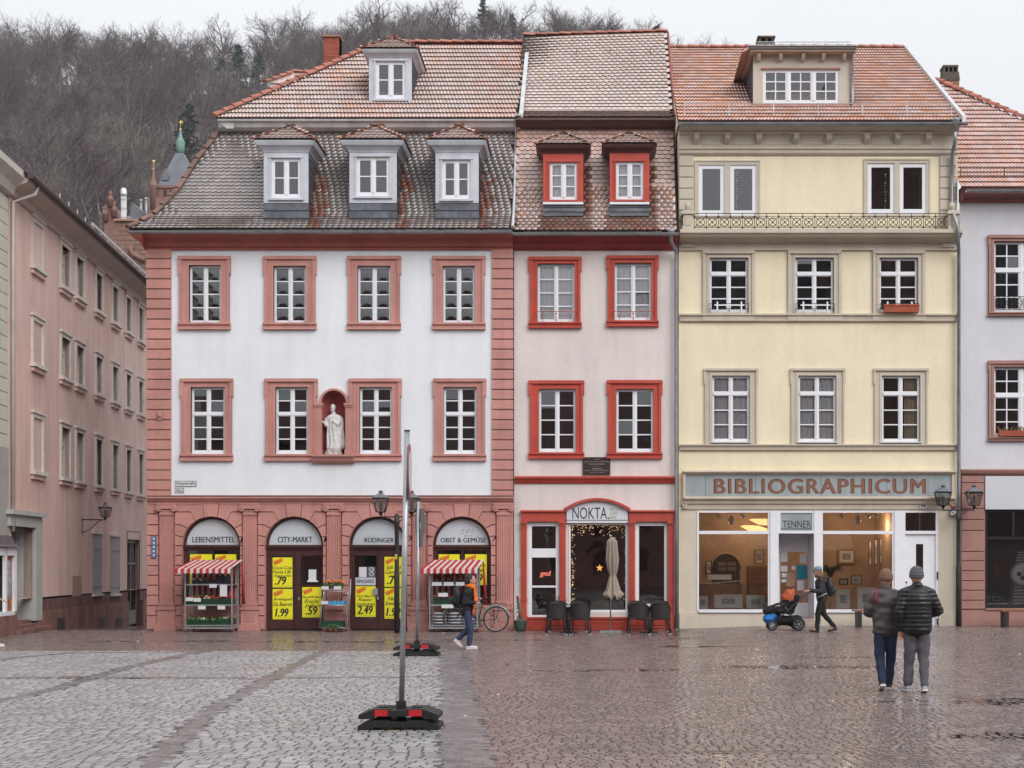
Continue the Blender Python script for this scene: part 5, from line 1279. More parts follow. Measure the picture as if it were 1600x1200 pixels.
    for p in (1069, 1488): mb = MB(fm); mb.torus((X(p), Y-0.07, Z(787)), 0.06, 0.03, 'y', 12, 6); mb.torus((X(p+1), Y-0.07, Z(792)), 0.04, 0.025, 'y', 12, 6); mb.build('scroll', H)
    cuts = [1071.5, 1102, 1180, 1282, 1384, 1449, 1485.5]
    bm = mat('grey_blue_board', (0.32, 0.36, 0.37), 0.6, 0.10, 2.5, streak=0.12)
    boards = [MB(bm).box(X(a+0.25), X(b-0.25), Y-0.075, Y-0.001, Z(776), Z(741.5)).build('fascia_board', H) for a, b in zip(cuts, cuts[1:])]
    dr_ = mat('dark_red_lettering', (0.13, 0.035, 0.025), 0.5, 0.0); go_ = mat('gilt_lettering', (0.25, 0.105, 0.06), 0.5, 0.0)
    text('BIBLIOGRAPHICUM', X(1116), X(1444.5), Z(771.5), Z(748.5), Y-0.080, dr_, 'lettering', boards[2], bold=0.022, spacing=1.12)
    text('BIBLIOGRAPHICUM', X(1116.9), X(1443.6), Z(770.7), Z(749.3), Y-0.086, go_, 'lettering_inlay', boards[2], bold=0.0, spacing=1.12)
    mb = MB(mat('number_plate', (0.62, 0.63, 0.6), 0.5)); mb.box(X(1433), X(1447.5), Y-0.055, Y-0.04, Z(794.5), Z(786.5)); np_ = mb.build('house_number', H); text('194', X(1435), X(1445.5), Z(793.2), Z(787.7), Y-0.0565, M_ink, 'lettering', np_, bold=0.02)
    # ---- white shop windows
    a, b = Y-0.02, Y+0.07
    def frame(name, x0, x1, y0, y1, bars, fw=3.0, foot=3.0):
        mb = MB(M_wood); f = fw*S(Y); X0, X1, z0, z1 = X(x0), X(x1), max(Z(y1), GZ-0.02), Z(y0)
        mb.box(X0, X0+f, a, b, z0, z1); mb.box(X1-f, X1, a, b, z0, z1); mb.box(X0+f, X1-f, a, b, z1-f, z1)
        if foot: mb.box(X0+f, X1-f, a-0.05, b, z0, z0+foot*S(Y)*1.6)
        zs = [z0+(foot*S(Y)*1.6 if foot else 0)]
        for q0, q1 in bars: mb.box(X0+f, X1-f, a-0.015, b, Z(q1), Z(q0)); zs += [Z(q1), Z(q0)]
        zs.append(z1-f); return mb.build(name, H), (X0+f, X1-f), zs
    for x0, x1 in ((1089, 1203), (1282.5, 1397)):
        o, (u, v), zs = frame('shop_window', x0, x1, 798, 957, ((829.5, 834.5),))
        for k in (0, 2): g = MB(M_gl2); g.poly([(u, a+0.05, zs[k]), (v, a+0.05, zs[k]), (v, a+0.05, zs[k+1]), (u, a+0.05, zs[k+1])]); g.build('pane', o)
    for x0, x1 in ((1203, 1216.5), (1271.5, 1282.5), (1397, 1411.5)): MB(M_wood).box(X(x0)+0.003, X(x1)-0.003, a-0.03, b, GZ-0.02 if x0 > 1300 else Z(958), Z(798)).build('shop_post', H)
    # recessed entrance
    mb = MB(M_wood); mb.box(X(1216.5), X(1271.5), a, b, Z(801.5), Z(798)); mb.box(X(1216.5), X(1271.5), a-0.015, b, Z(833.5), Z(829.5)); mb.box(X(1216.5), X(1219.5), a, b, Z(829.5), Z(801.5)); mb.box(X(1269), X(1271.5), a, b, Z(829.5), Z(801.5)); mb.build('entrance_head', H)
    mb = MB(bm); mb.box(X(1219.5), X(1269), a+0.03, b-0.01, Z(829.5), Z(801.5)); tn = mb.build('entrance_sign', H)
    text('TENNER', X(1223), X(1267), Z(824.5), Z(813.5), a+0.027, M_ink, 'lettering', tn); q = MB(M_ink); q.box(X(1220.5), X(1268), a+0.024, a+0.03, Z(827), Z(825.8)); q.build('rule', tn)
    lob = MB(mat('lobby_white', (0.55, 0.53, 0.58), 0.6, 0.04)); yd = Y+0.9; e0, e1 = X(1217), X(1271)
    lob.poly([(e0, b, GZ), (e0, yd+0.3, GZ), (e0, yd+0.3, Z(833)), (e0, b, Z(833))]); lob.poly([(e1, yd+0.3, GZ), (e1, b, GZ), (e1, b, Z(833)), (e1, yd+0.3, Z(833))]); lob.poly([(e0, b, Z(833.2)), (e1, b, Z(833.2)), (e1, yd+0.3, Z(833.2)), (e0, yd+0.3, Z(833.2))])
    lob.build('entrance_lobby', H)
    d0, d1 = X(1219)+0.02, X(1268)-0.0; zt_ = PZ(846, yd); zg0 = PZ(942, yd); zg1 = PZ(862, yd)
    mb = MB(M_wood); dx0, dx1 = PX(1219, yd), PX(1263, yd)
    wall_holes(mb, e0, e1, GZ, Z(833), yd, [(dx0, dx1, zg0, zg1)], 0.05); dd = mb.build('shop_door', H)
    g = MB(M_gl); g.poly([(dx0, yd+0.03, zg0), (dx1, yd+0.03, zg0), (dx1, yd+0.03, zg1), (dx0, yd+0.03, zg1)]); g.build('pane', dd)
    P2 = lambda p: PX(p, yd); Q2 = lambda p: PZ(p, yd)
    pap = MATS['white_paper']; teal = mat('teal_poster', (0.015, 0.25, 0.36), 0.6, 0.03); tan = mat('tan_flyer', (0.42, 0.26, 0.17), 0.7, 0.05)
    for k, (x0, x1, y0, y1, m) in enumerate(((1220, 1230.5, 863, 878, pap), (1220, 1230.5, 884, 893, pap), (1221.5, 1229.5, 895.5, 902, pap), (1221, 1228.5, 905, 910, pap), (1249.5, 1260, 865, 880, pap), (1245, 1261, 883, 905, teal), (1245.5, 1256, 907, 922.5, pap), (1229, 1242, 895, 916, tan), (1235.5, 1242.5, 876.5, 882.5, tan), (1237, 1242.5, 884.5, 890.5, pap))):
        mb = MB(m); mb.box(P2(x0), P2(x1), yd-0.006, yd-0.001, Q2(y1), Q2(y0)); fo = mb.build('flyer', dd)
    # white house door on the right
    o, (u, v), zs = frame('house_door_frame', 1411.5, 1465, 798, 979, ((829.5, 834.5),), foot=0)
    g = MB(M_gl); g.poly([(u, a+0.05, zs[2]), (v, a+0.05, zs[2]), (v, a+0.05, zs[3]), (u, a+0.05, zs[3])]); g.build('pane', o)
    mb = MB(M_wood); wall_holes(mb, u, v, GZ-0.02, zs[1], a+0.05, [(X(1431.5), X(1443), Z(893), Z(850))], 0.04); ddr = mb.build('house_door', H)
    g = MB(mat('dark_door_glass', (0.02, 0.015, 0.015), 0.15)); g.poly([(X(1431.5), a+0.08, Z(893)), (X(1443), a+0.08, Z(893)), (X(1443), a+0.08, Z(850)), (X(1431.5), a+0.08, Z(850))]); g.build('pane', ddr)
    mb = MB(M_iron); mb.box(X(1463.5), X(1465.5), a-0.03, a, Z(905), Z(893)); mb.box(X(1463.5), X(1465.5), a-0.03, a, Z(976), Z(966)); mb.ball((X(1416), a+0.02, Z(910)), 0.03); mb.build('door_fittings', ddr)
    st = MB(mat('door_step', (0.38, 0.29, 0.24), 0.8, 0.15)); st.box(X(1216.5), X(1271.5), Y-0.12, yd, 0.0, Z(966)); st.box(X(1217), X(1271), Y-0.30, Y-0.12, 0.0, Z(973)); st.build('door_step', H)
    return H
YELLOW = yellow_house()

def print_shop(H):
    """what stands inside the lit shop"""
    Y = 0.25; GZ = 0.11; X = lambda p, y=2.2: PX(p, y); Z = lambda p, y=2.2: PZ(p, y)
    ow = mat('ochre_wall', (0.46, 0.31, 0.20), 0.8, 0.15, 1.5); fl = mat('shop_floor', (0.20, 0.10, 0.06), 0.5, 0.2)
    mb = MB(ow); x0, x1 = PX(1062, Y), PX(1408, Y); yb = 3.4
    mb.box(x0, x1, yb, yb+0.05, 0, Z(770, Y)); mb.box(x0+0.05, x0+0.1, Y+0.25, yb, 0, Z(770, Y)); mb.box(x1-0.1, x1-0.05, Y+0.25, yb, 0, Z(770, Y)); mb.build('shop_walls', H)
    mb = MB(fl); mb.box(x0+0.1, x1-0.1, Y+0.25, yb, GZ, 0.2); mb.build('shop_floor', H)
    mb = MB(mat('shop_ceiling', (0.32, 0.22, 0.17), 0.8)); mb.box(x0+0.1, x1-0.1, Y+0.25, yb, Z(793, Y), Z(790, Y)); mb.build('shop_ceiling', H)
    wn = mat('oak', (0.30, 0.15, 0.065), 0.5, 0.2, 4); dk = mat('dark_arch', (0.05, 0.038, 0.036), 0.8)
    pap = mat('print_paper', (0.66, 0.64, 0.60), 0.8, 0.04); mount = mat('cream_mount', (0.62, 0.60, 0.52), 0.7, 0.04); gr = mat('engraving_grey', (0.33, 0.33, 0.32), 0.8, 0.35, 14)
    # arched opening in the back wall with drawers behind
    cx = X(1134, yb); r = 0.42; zc = Z(888, yb)
    mb = MB(dk); mb.prism([(cx+r*math.cos(math.pi*k/14), zc+r*math.sin(math.pi*k/14)) for k in range(15)]+[(cx-r, Z(915, yb)), (cx+r, Z(915, yb))], yb-0.012, yb-0.002, 'y'); ar = mb.build('arched_doorway', H)
    fr = MB(mat('arch_trim', (0.46, 0.33, 0.2), 0.7)); fr.tube([(cx+(r+0.03)*math.cos(math.pi*k/14), yb-0.03, zc+(r+0.03)*math.sin(math.pi*k/14)) for k in range(15)], 0.03, 6); fr.build('arch_trim', ar)
    for k, (px, py) in enumerate(((1122, 878), (1137, 878), (1122, 886), (1137, 886))): q = MB(mat('pale_drawer', (0.18, 0.15, 0.14), 0.6)); q.box(X(px, yb), X(px+13, yb), yb-0.03, yb-0.013, Z(py+6, yb), Z(py, yb)); q.build('drawer', ar)
    # counter, desk with papers, chest of drawers
    t = thing('plan_chest', (X(1130), 2.0, GZ+0.1), 'low wooden plan chest heaped with papers inside left print shop window', 'chest'); mb = MB(wn); mb.box(X(1093), X(1157), 1.8, 2.5, 0.2, Z(912)); mb.build('body', t); mb = MB(pap)
    for k in range(7): xx = X(1094+k*8.5); mb.box(xx, xx+random.uniform(0.2, 0.4), 1.78+0.02*k, 2.2, Z(912)+0.012*k, Z(912)+0.012*k+0.010)
    mb.box(X(1105), X(1142), 2.0, 2.4, Z(911)+0.1, Z(898)); mb.build('papers', t)['kind'] = 'stuff'
    t = thing('chest_of_drawers', (X(1182), 2.4, GZ+0.1), 'tall oak chest of drawers inside left print shop window', 'chest'); mb = MB(wn); mb.box(X(1170), X(1198), 2.2, 2.8, 0.2, Z(884)); mb.build('body', t)
    for r_ in range(4):
        for c_ in range(3): q = MB(mat('drawer_front', (0.38, 0.2, 0.09), 0.5)); w_ = (X(1198)-X(1170))/3; q.box(X(1170)+c_*w_+0.01, X(1170)+(c_+1)*w_-0.01, 2.18, 2.199, Z(884)-0.13*(r_+1)+0.01, Z(884)-0.13*r_-0.015); q.build('drawer', t)
    # framed prints: (x0,x1,y0,y1,depth,frame mat,label)
    fd = mat('dark_frame', (0.07, 0.035, 0.02), 0.4); fg = mat('gilt_frame', (0.33, 0.20, 0.08), 0.4)
    P = [(1103, 1112, 876, 897, yb-0.06, fd, 'small framed print beside the dark arch'), (1178, 1194, 858, 882, 2.5, fg, 'bell picture standing on the chest of drawers'),
         (1116, 1160, 929, 950, 0.75, mount, 'wide pale mounted print leaning in left shop window'), (1166, 1196, 930, 951, 0.75, mount, 'smaller pale mounted print leaning at right of left shop window'),
         (1188, 1201, 942, 953, 0.65, mount, 'tiny mounted print at the foot of the left window'), (1091, 1106, 931, 952, 0.8, mount, 'portrait print leaning at far left of left shop window'),
         (1309, 1336, 858, 881, yb-0.06, fg, 'gilt framed landscape hung on the ochre wall'), (1357, 1362, 845, 883, 2.4, fd, 'first narrow dark frame of the row of three'), (1366, 1371, 843, 882, 2.4, fd, 'second narrow dark frame of the row of three'), (1374, 1379, 841, 880, 2.4, fd, 'third narrow dark frame of the row of three'),
         (1381, 1394, 846, 871, 2.3, fg, 'green landscape print at the window right edge'), (1382, 1394, 876, 898, 2.3, fd, 'lower dark framed print at the window right edge'), (1311, 1325, 904, 914, 1.6, fd, 'small dark frame beside the potted palm'), (1329, 1347, 898, 914, 1.6, fg, 'tilted gilt frame on the shop table'),
         (1307, 1328, 921, 951, 0.75, mount, 'botanical print leaning behind the stroller woman'), (1340, 1368, 918, 952, 0.75, mount, 'large pale botanical sheet behind the man in grey jacket')]
    for (a, b, c, d, yy, fm, lab) in P:
        x0, x1, z0, z1 = PX(a, yy), PX(b, yy), PZ(d, yy), PZ(c, yy); w_ = min(0.05, (x1-x0)*0.16) if fm is not mount else min(0.08, (x1-x0)*0.2)
        t = thing('framed_print', ((x0+x1)/2, yy, z0), lab, 'picture', 'framed prints in the shop')
        lean = 0.10 if yy < 1 else 0.0
        def L_(x, y, z): return (x, y+(z-z0)*lean, z)
        mb = MB(fm)
        for q in ((x0, x0+w_, z0, z1), (x1-w_, x1, z0, z1), (x0+w_, x1-w_, z0, z0+w_), (x0+w_, x1-w_, z1-w_, z1)):
            i0 = len(mb.v); mb.box(q[0], q[1], yy-0.02, yy+0.01, q[2], q[3]); mb.v[i0:] = [L_(*v_) for v_ in mb.v[i0:]]
        mb.build('frame', t)
        mb = MB(pap); i0 = len(mb.v); mb.box(x0+w_, x1-w_, yy-0.006, yy+0.004, z0+w_, z1-w_); mb.use(gr); e = (x1-x0)*0.26; e2 = (z1-z0)*0.28; mb.box(x0+e, x1-e, yy-0.009, yy-0.006, z0+e2, z1-e2); mb.v[i0:] = [L_(*v_) for v_ in mb.v[i0:]]; mb.build('print', t)
    # potted palm
    t = thing('potted_palm', (X(1298, 1.3), 1.3, 0.2), 'dark potted palm inside right print shop window', 'plant'); mb = MB(mat('palm_leaf', (0.02, 0.035, 0.018), 0.6, 0.3))
    random.seed(5)
    for k in range(60):
        an = random.uniform(0, 6.28); l = random.uniform(0.15, 0.5); b0 = Vector((X(1297, 1.3), 1.3, Z(905, 1.3))); pts = [b0+Vector((math.cos(an)*l*t_, math.sin(an)*l*t_*0.6, 0.62*t_*(1.3-t_)*random.uniform(0.9, 1.6))) for t_ in (0, 0.35, 0.7, 1.0)]
        mb.tube(pts, [0.004, 0.012, 0.010, 0.002], 4, sq=0.4)
    mb.build('fronds', t); mb = MB(mat('clay_pot', (0.2, 0.1, 0.07), 0.7)); mb.lathe([(0.1, 0), (0.13, 0.3), (0.03, 0.31), (0.03, 0.55)], (X(1297, 1.3), 1.3, 0.2), 12); mb.build('pot', t)
    # lights: two pale leaf-shaped shades, small ceiling spots
    sh = mat('lit_shade', (0.9, 0.7, 0.4), 0.6, 0.0, emit=(1.0, 0.66, 0.26), estr=1.25)
    for i, pts in enumerate((((1170, 812), (1176, 810.5), (1199, 810.5), (1199, 821), (1186, 820)), ((1156, 822), (1164, 820.5), (1185, 821.5), (1199, 826), (1199, 829.5), (1170, 829.5)))):
        yy = 1.0+0.25*i; t = thing('pendant_shade', (PX(1185, yy), yy, PZ(815+10*i, yy)), ('upper glowing leaf shaped lamp shade in left shop transom', 'lower glowing leaf shaped lamp shade in left shop transom')[i], 'lamp', 'glowing lamp shades')
        mb = MB(sh); mb.prism([(PX(a, yy), PZ(b, yy)) for a, b in pts], yy-0.015, yy+0.015, 'y'); mb.build('shade', t); mb = MB(M_iron); mb.tube([(PX(1190, yy), yy, PZ(812+10*i, yy)), (PX(1190, yy), yy, Z(793, Y))], 0.004, 4); mb.build('cord', t)
    wt = mat('spot_white', (0.65, 0.65, 0.68), 0.4, 0.0)
    for i, (px, py) in enumerate(((1122.5, 806), (1160, 806), (1315, 806), (1142.5, 813), (1340.5, 812), (1356, 806), (1368, 806))):
        big = py > 810; yy = 1.1; t = thing('spot_lamp', (PX(px, yy), yy, PZ(py, yy)), ('first small ceiling spot from the left in the left shop transom', 'second small ceiling spot in the left shop transom', 'leftmost small ceiling spot in the right shop transom', 'larger white oval lamp hanging in the left shop transom', 'larger white oval lamp hanging in the right shop transom', 'middle small ceiling spot in the right shop transom', 'rightmost small ceiling spot in the right shop transom')[i], 'lamp', 'ceiling lamps of the print shop')
        mb = MB(wt)
        if big: mb.ball((PX(px, yy), yy, PZ(py, yy)), 0.09, 0.09, 0.13)
        else: mb.tube([(PX(px-3, yy), yy, PZ(py-2, yy)), (PX(px+3, yy), yy-0.05, PZ(py+2.5, yy))], 0.04, 8)
        mb.build('lamp_head', t); mb = MB(M_iron); mb.tube([(PX(px, yy), yy, PZ(py, yy)), (PX(px, yy), yy, Z(793, Y))], 0.006, 4); mb.build('stem', t)
    for i, (px, yy) in enumerate(((1130, 1.7), (1180, 2.4), (1325, 2.0), (1375, 1.6))):
        l = bpy.data.lights.new('shop_lamp', 'POINT'); l.energy = 17; l.color = (1.0, 0.74, 0.48); l.shadow_soft_size = 0.12
        lo = bpy.data.objects.new('shop_lamp', l); COL.objects.link(lo); lo.location = (PX(px, yy), yy, PZ(822, yy))
    # window shelf
    for a, b in ((1091, 1201), (1285, 1395)): mb = MB(M_wood); mb.box(PX(a, 0.6), PX(b, 0.6), Y+0.12, 1.0, PZ(957, 0.6), PZ(954, 0.6)); mb.build('display_shelf', H)
print_shop(YELLOW)

def yellow_roof(H):
    Y = 0.25; xa, xb = PX(1058, Y), PX(1496.5, Y); ye = -0.22; ze = PZ(190, ye); yr = 6.9; zr = PZ(76, yr)
    ub = MB(M_batten); ub.poly([(xa, ye, ze), (xb, ye, ze), (xb, yr, zr), (xa, yr, zr)]); ub.use(M_tileY); ub.poly([(xb, 2*yr-ye, ze), (xa, 2*yr-ye, ze), (xa, yr, zr), (xb, yr, zr)]); ub.use(M_yellow)
    for xx in (xa, xb): ub.poly([(xx, ye, ze-0.05), (xx, 2*yr-ye, ze-0.05), (xx, yr, zr-0.03)])
    ub.build('roof_underlay', H)
    Ms, ct = tile_rows([(ye, ze), (yr, zr)], lambda s: xa+0.06, lambda s: xb-0.03, 0.19, 0.34, off=False)
    tv, tf = pan_tile(0.195, 0.40, 0.030, 2)
    scatter_parts('pantile', 'roof_pantiles', tv, tf, Ms, [M_tileY, M_edge], H, sorted(range(len(ct)), key=lambda i: ct[i][2]+(5 if PX(1176, 1) < ct[i][0] < PX(1330, 1) else 0))[:300], True, pan_mi(2))
    ridge_run(H, (xa, yr, zr+0.02), (xb, yr, zr+0.02), 0.11, 0.36, M_ridge)
    vb = MB(M_zincw); vb.prism([(ye-0.1, ze-0.05), (yr, zr-0.05), (yr, zr+0.15), (ye-0.1, ze+0.13)], xb-0.03, xb+0.08, 'x'); vb.build('verge_flashing', H)
    gutter(H, xa, xb+0.12, ye-0.08, PZ(192, ye-0.08)); snow_guard(H, xa+0.2, xb-0.2, ye+0.35, PZ(186, ye+0.35)+0.15, 0.28, 0.085, M_zincw)
    # broad dormer
    yd = 1.05; X = lambda p: PX(p, yd); Z = lambda p: PZ(p, yd)
    op = (1192, 1310.5, 108.5, 162.5)
    mb = MB(mat('dormer_beige', (0.56, 0.50, 0.42), 0.8, 0.06)); wall_holes(mb, X(1176.5), X(1328), Z(168), Z(86), yd, [(X(op[0]), X(op[1]), Z(op[3]), Z(op[2]))], 0.12); d = mb.build('dormer', H)
    for xx, s_ in ((X(1176.5), -1), (X(1328), 1)):
        q = MB(M_slate)
        for r in range(10):
            za, zc = Z(168)+(Z(86)-Z(168))*r/10, Z(168)+(Z(86)-Z(168))*(r+1)/10
            q.poly([(xx+s_*0.018, yd, za), (xx, yd, zc+0.03), (xx, 5.0, zc+0.03), (xx+s_*0.018, 5.0, za)][::s_])
        q.build('dormer_cheek', d)
    MB(M_dark).box(X(1180), X(1325), yd+0.9, yd+0.95, Z(168), Z(88)).build('dormer_room', d)
    window(H, *op, yd, rows=(3,), cols=3, sub=2, fw=3.6, mull=6.5, recess=0.02, name='dormer_window', curt=None)
    mb = MB(M_sand); mb.box(X(1189), X(1313), yd-0.05, yd-0.001, Z(108.5), Z(106.5)); mb.box(X(1176.5), X(1329), yd-0.05, yd-0.001, Z(165.5), Z(163)); mb.use(M_zincw); mb.prism([(yd-0.02, Z(165.5)), (yd-0.10, Z(171)), (yd+0.02, Z(172)), (yd+0.02, Z(165.5))], X(1176), X(1329), 'x'); mb.build('dormer_trim', d)
    mb = MB(mat('dormer_soffit', (0.42, 0.34, 0.27), 0.7)); mb.box(X(1170), X(1334), yd-0.30, 5.2, Z(86), Z(83)); mb.use(mat('dormer_fascia', (0.13, 0.10, 0.09), 0.6)); mb.box(X(1168), X(1335), yd-0.34, 5.2, Z(83), Z(79)); mb.use(M_zinc); mb.box(X(1167), X(1335.5), yd-0.36, 5.3, Z(79), Z(77.5)); mb.use(M_tileY); mb.prism([(X(1157), Z(88)), (X(1168), Z(77)), (X(1173), Z(77)), (X(1173), Z(81))], yd-0.3, 5.0, 'y'); mb.build('dormer_eaves', d)
    for p in (1185, 1219, 1254, 1285.5, 1318): q = MB(MATS['dormer_beige']); q.prism([(yd-0.22, Z(86.3)), (yd-0.22, Z(90)), (yd-0.12, Z(95.5)), (yd-0.001, Z(96)), (yd-0.001, Z(86.3))], X(p-2.6), X(p+2.6), 'x'); q.build('dormer_bracket', d)
    ra = MB(M_zincw); yy = yd+0.2; x0, x1 = PX(1181, yy), PX(1328, yy); zb, zt = PZ(76, yy), PZ(65.5, yy)
    for zz in (zt, zb+0.03): ra.tube([(x0, yy, zz), (x1, yy, zz)], 0.011, 4)
    n = 34
    for k in range(n+1): xx = x0+(x1-x0)*k/n; ra.tube([(xx, yy, zb), (xx, yy, zt)], 0.008, 3)
    ra.build('roof_railing', H)
    dp = MB(M_zinc); xx = X(1331.5); dp.tube([(xx, yd-0.2, Z(82)), (xx, yd-0.1, Z(92)), (xx, yd-0.06, Z(160)), (X(1328), yd-0.12, Z(166))], 0.045, 8); dp.build('dormer_downpipe', H)
    # chimney stack with a slab on legs
    yc = 7.2; cb = MB(mat('old_chimney', (0.10, 0.085, 0.065), 0.9, 0.4, 5)); x0, x1 = PX(1186, yc), PX(1209, yc)
    cb.box(x0, x1, yc, yc+0.5, PZ(110, yc), PZ(70, yc)); cb.box(x0-0.03, x1+0.03, yc-0.03, yc+0.53, PZ(70, yc), PZ(67, yc)); cb.box(x0-0.05, x1+0.05, yc-0.05, yc+0.55, PZ(59, yc), PZ(56.5, yc))
    for u in (0.0, 0.45, 0.85): cb.box(x0+(x1-x0)*u, x0+(x1-x0)*(u+0.15), yc, yc+0.45, PZ(67, yc), PZ(59, yc))
    cb.build('chimney', H)
    dp = MB(M_zinc); x = PX(1492.5, -0.25)
    dp.lathe([(0.05, -0.2), (0.06, 0), (0.12, 0.1), (0.12, 0.16)], (x, ye-0.08, PZ(196, ye)), 10)
    dp.tube([(x, ye-0.08, PZ(199, ye)), (x-0.02, ye-0.05, PZ(225, ye)), (PX(1489, 0), 0.08, PZ(240, 0)), (PX(1489, 0), 0.1, PZ(322, 0)), (PX(1491, -0.3), -0.3, PZ(338, -0.3)), (PX(1496, -0.35), -0.34, PZ(352, -0.3)), (PX(1497, -0.3), -0.30, PZ(372, -0.3)), (PX(1498, 0.1), 0.10, PZ(392, 0)), (PX(1498, 0.1), 0.10, PZ(795, 0)), (PX(1499, 0.1), 0.10, PZ(800, 0)), (PX(1500, 0.1), 0.10, 0.1)], 0.052, 8)
    for py in (262, 430, 512, 640, 705): dp.torus((PX(1489 if py < 300 else 1498, 0.1), 0.10, PZ(py, 0.1)), 0.056, 0.012, 'z', 12, 5)
    dp.build('downpipe', H)
yellow_roof(YELLOW)
# ------------------------------------------------------------------ lilac house at the right edge
def right_house():
    Y = 0.35; X = lambda p: PX(p, Y); Z = lambda p: PZ(p, Y); GZ = 0.11
    H = thing('lilac_house', (X(1640), Y, GZ), 'pale lilac house with brown stone trim and a watch shop at right edge', 'house')
    xa, xb = X(1499), X(1800)
    w4 = [(1552.5, 1640, 377.5, 487), (1552.5, 1640, 573.5, 682), (1690, 1777, 377.5, 487), (1690, 1777, 573.5, 682)]
    mb = MB(M_lav); wall_holes(mb, xa, xb, Z(740), Z(300), Y, [(X(a), X(b), Z(d), Z(c)) for a, b, c, d in w4], 0.25); mb.poly([(xb, Y, 0), (xb, 11, 0), (xb, 11, Z(300)), (xb, Y, Z(300))]); mb.build('wall', H)
    MB(M_dark).box(xa+0.05, xb-0.05, 3.0, 3.1, 0, Z(310)).build('interior', H)
    for i, op in enumerate(w4):
        a, b, c, d = op; win = window(H, a, b, c, d, Y, rows=(2, 3), cols=2, sub=2, mull=6.5, tr=6, fw=2.6)
        surround(win, (a-8.5, b+8.5, c-9.5, d+7), op, Y, M_sand, sill=5, ear=1, earh=15, sillx=1)
        if i % 2 == 0:
            ir = MB(M_iron); x0, x1 = X(a-1), X(b+1); yy = Y-0.05
            for zz in (464, 484.5): ir.tube([(x0, yy, Z(zz)), (x1, yy, Z(zz))], 0.01, 5)
            n = 11; wd = (x1-x0)/n
            for k in range(n):
                for s_ in (0, 1): ir.tube([(x0+wd*(k+s_), yy, Z(464)), (x0+wd*(k+0.5), yy, Z(474)), (x0+wd*(k+s_), yy, Z(484.5))], 0.006, 4)
                ir.torus((x0+wd*(k+0.5), yy, Z(474)), wd*0.3, 0.006, 'y', 10, 4)
            ir.build('window_grille', win)
        else:
            bx = MB(MATS['terracotta_box']); x0, x1 = X(a+6), X(b-6); bx.prism([(Y-0.20, Z(674)), (Y-0.18, Z(682)), (Y-0.05, Z(682)), (Y-0.03, Z(674))], x0, x1, 'x'); bx.build('window_box', win)
            pl = MB(mat('dry_plant', (0.22, 0.17, 0.08), 0.8, 0.4, 10)); random.seed(2)
            for k in range(60): xx = random.uniform(x0, x1); an = random.uniform(-0.7, 0.7); h = random.uniform(0.06, 0.17); pl.tube([(xx, Y-0.11, Z(676)), (xx+an*h, Y-0.13, Z(676)+h)], [0.006, 0.02], 4, sq=0.4)
            pl.build('window_plants', win)['kind'] = 'stuff'
    moulding(H, 'cornice', mat('brown_red_cornice', (0.27, 0.10, 0.085), 0.7, 0.1), [(0.50, Z(298)), (0.50, Z(302)), (0.40, Z(304)), (0.34, Z(309)), (0.14, Z(312)), (0.10, Z(316)), (0.03, Z(317))], X(1500), xb, Y)
    sd = MB(mat('brown_red_cornice', 0)); sd.box(X(1499)-0.02, X(1500), Y-0.3, Y, Z(317), Z(297)); sd.build('cornice_end', H)
    # ground floor
    dk = mat('dark_shop_frame', (0.018, 0.014, 0.016), 0.35)
    gb = MB(M_sand); wall_holes(gb, xa, xb, 0, Z(740), Y+0.03, [(X(1540), X(1770), Z(950), Z(796))], 0.2); gb.build('shop_front_wall', H)
    moulding(H, 'string_course', M_sand, [(0.02, Z(733)), (0.12, Z(734)), (0.12, Z(736)), (0.08, Z(740)), (0.02, Z(742))], X(1501), xb, Y)
    cuts = [743, 754.5, 771.5, 795, 812, 829, 862, 876.5, 892, 907.5, 922.5, 938, 952]
    for a, b in zip(cuts, cuts[1:]): MB(M_sand).prism([(Y+0.03, Z(a+0.5)), (Y-0.03, Z(a+0.5)), (Y-0.04, Z(a+1.1)), (Y-0.04, Z(b-1.1)), (Y-0.03, Z(b-0.5)), (Y+0.03, Z(b-0.5))], X(1502.5), X(1537.5), 'x').build('stone_block', H)
    MB(M_sand).box(X(1501), X(1800), Y-0.06, Y+0.02, 0, Z(953)).build('plinth', H)
    MB(mat('blank_fascia', (0.60, 0.60, 0.64), 0.5, 0.02)).box(X(1538.5), X(1775), Y-0.07, Y+0.03, Z(796), Z(744)).build('fascia', H)
    fr = MB(dk); a, b = Y+0.02, Y+0.1
    fr.box(X(1540), X(1543), a, b, Z(950), Z(796)); fr.box(X(1767), X(1770), a, b, Z(950), Z(796)); fr.box(X(1543), X(1767), a, b, Z(950), Z(947)); fr.box(X(1543), X(1767), a, b, Z(799), Z(796)); fr.box(X(1543), X(1767), a-0.02, b, Z(842.5), Z(838.5))
    for p in (1581.5, 1655, 1712): fr.box(X(p), X(p+4), a-0.01, b, Z(838.5), Z(799))
    fo = fr.build('shop_window', H)
    for x0, x1, y0, y1 in ((1543, 1767, 842.5, 947), (1543, 1581.5, 799, 838.5), (1585.5, 1655, 799, 838.5), (1659, 1712, 799, 838.5), (1716, 1767, 799, 838.5)):
        g = MB(M_gl2); g.poly([(X(x0), a+0.05, Z(y1)), (X(x1), a+0.05, Z(y1)), (X(x1), a+0.05, Z(y0)), (X(x0), a+0.05, Z(y0))]); g.build('pane', fo)
    MB(M_sand).box(X(1539), X(1775), Y-0.10, Y+0.03, Z(953), Z(950.3)).build('shop_sill', H)
    # backlit-looking watch poster inside the window (a flat print)
    pb = MB(mat('black_poster', (0.012, 0.009, 0.012), 0.4, 0.1)); yp = Y+0.30
    pb.box(X(1542), X(1768), yp, yp+0.03, Z(950), Z(845)); ps = pb.build('watch_poster', H)
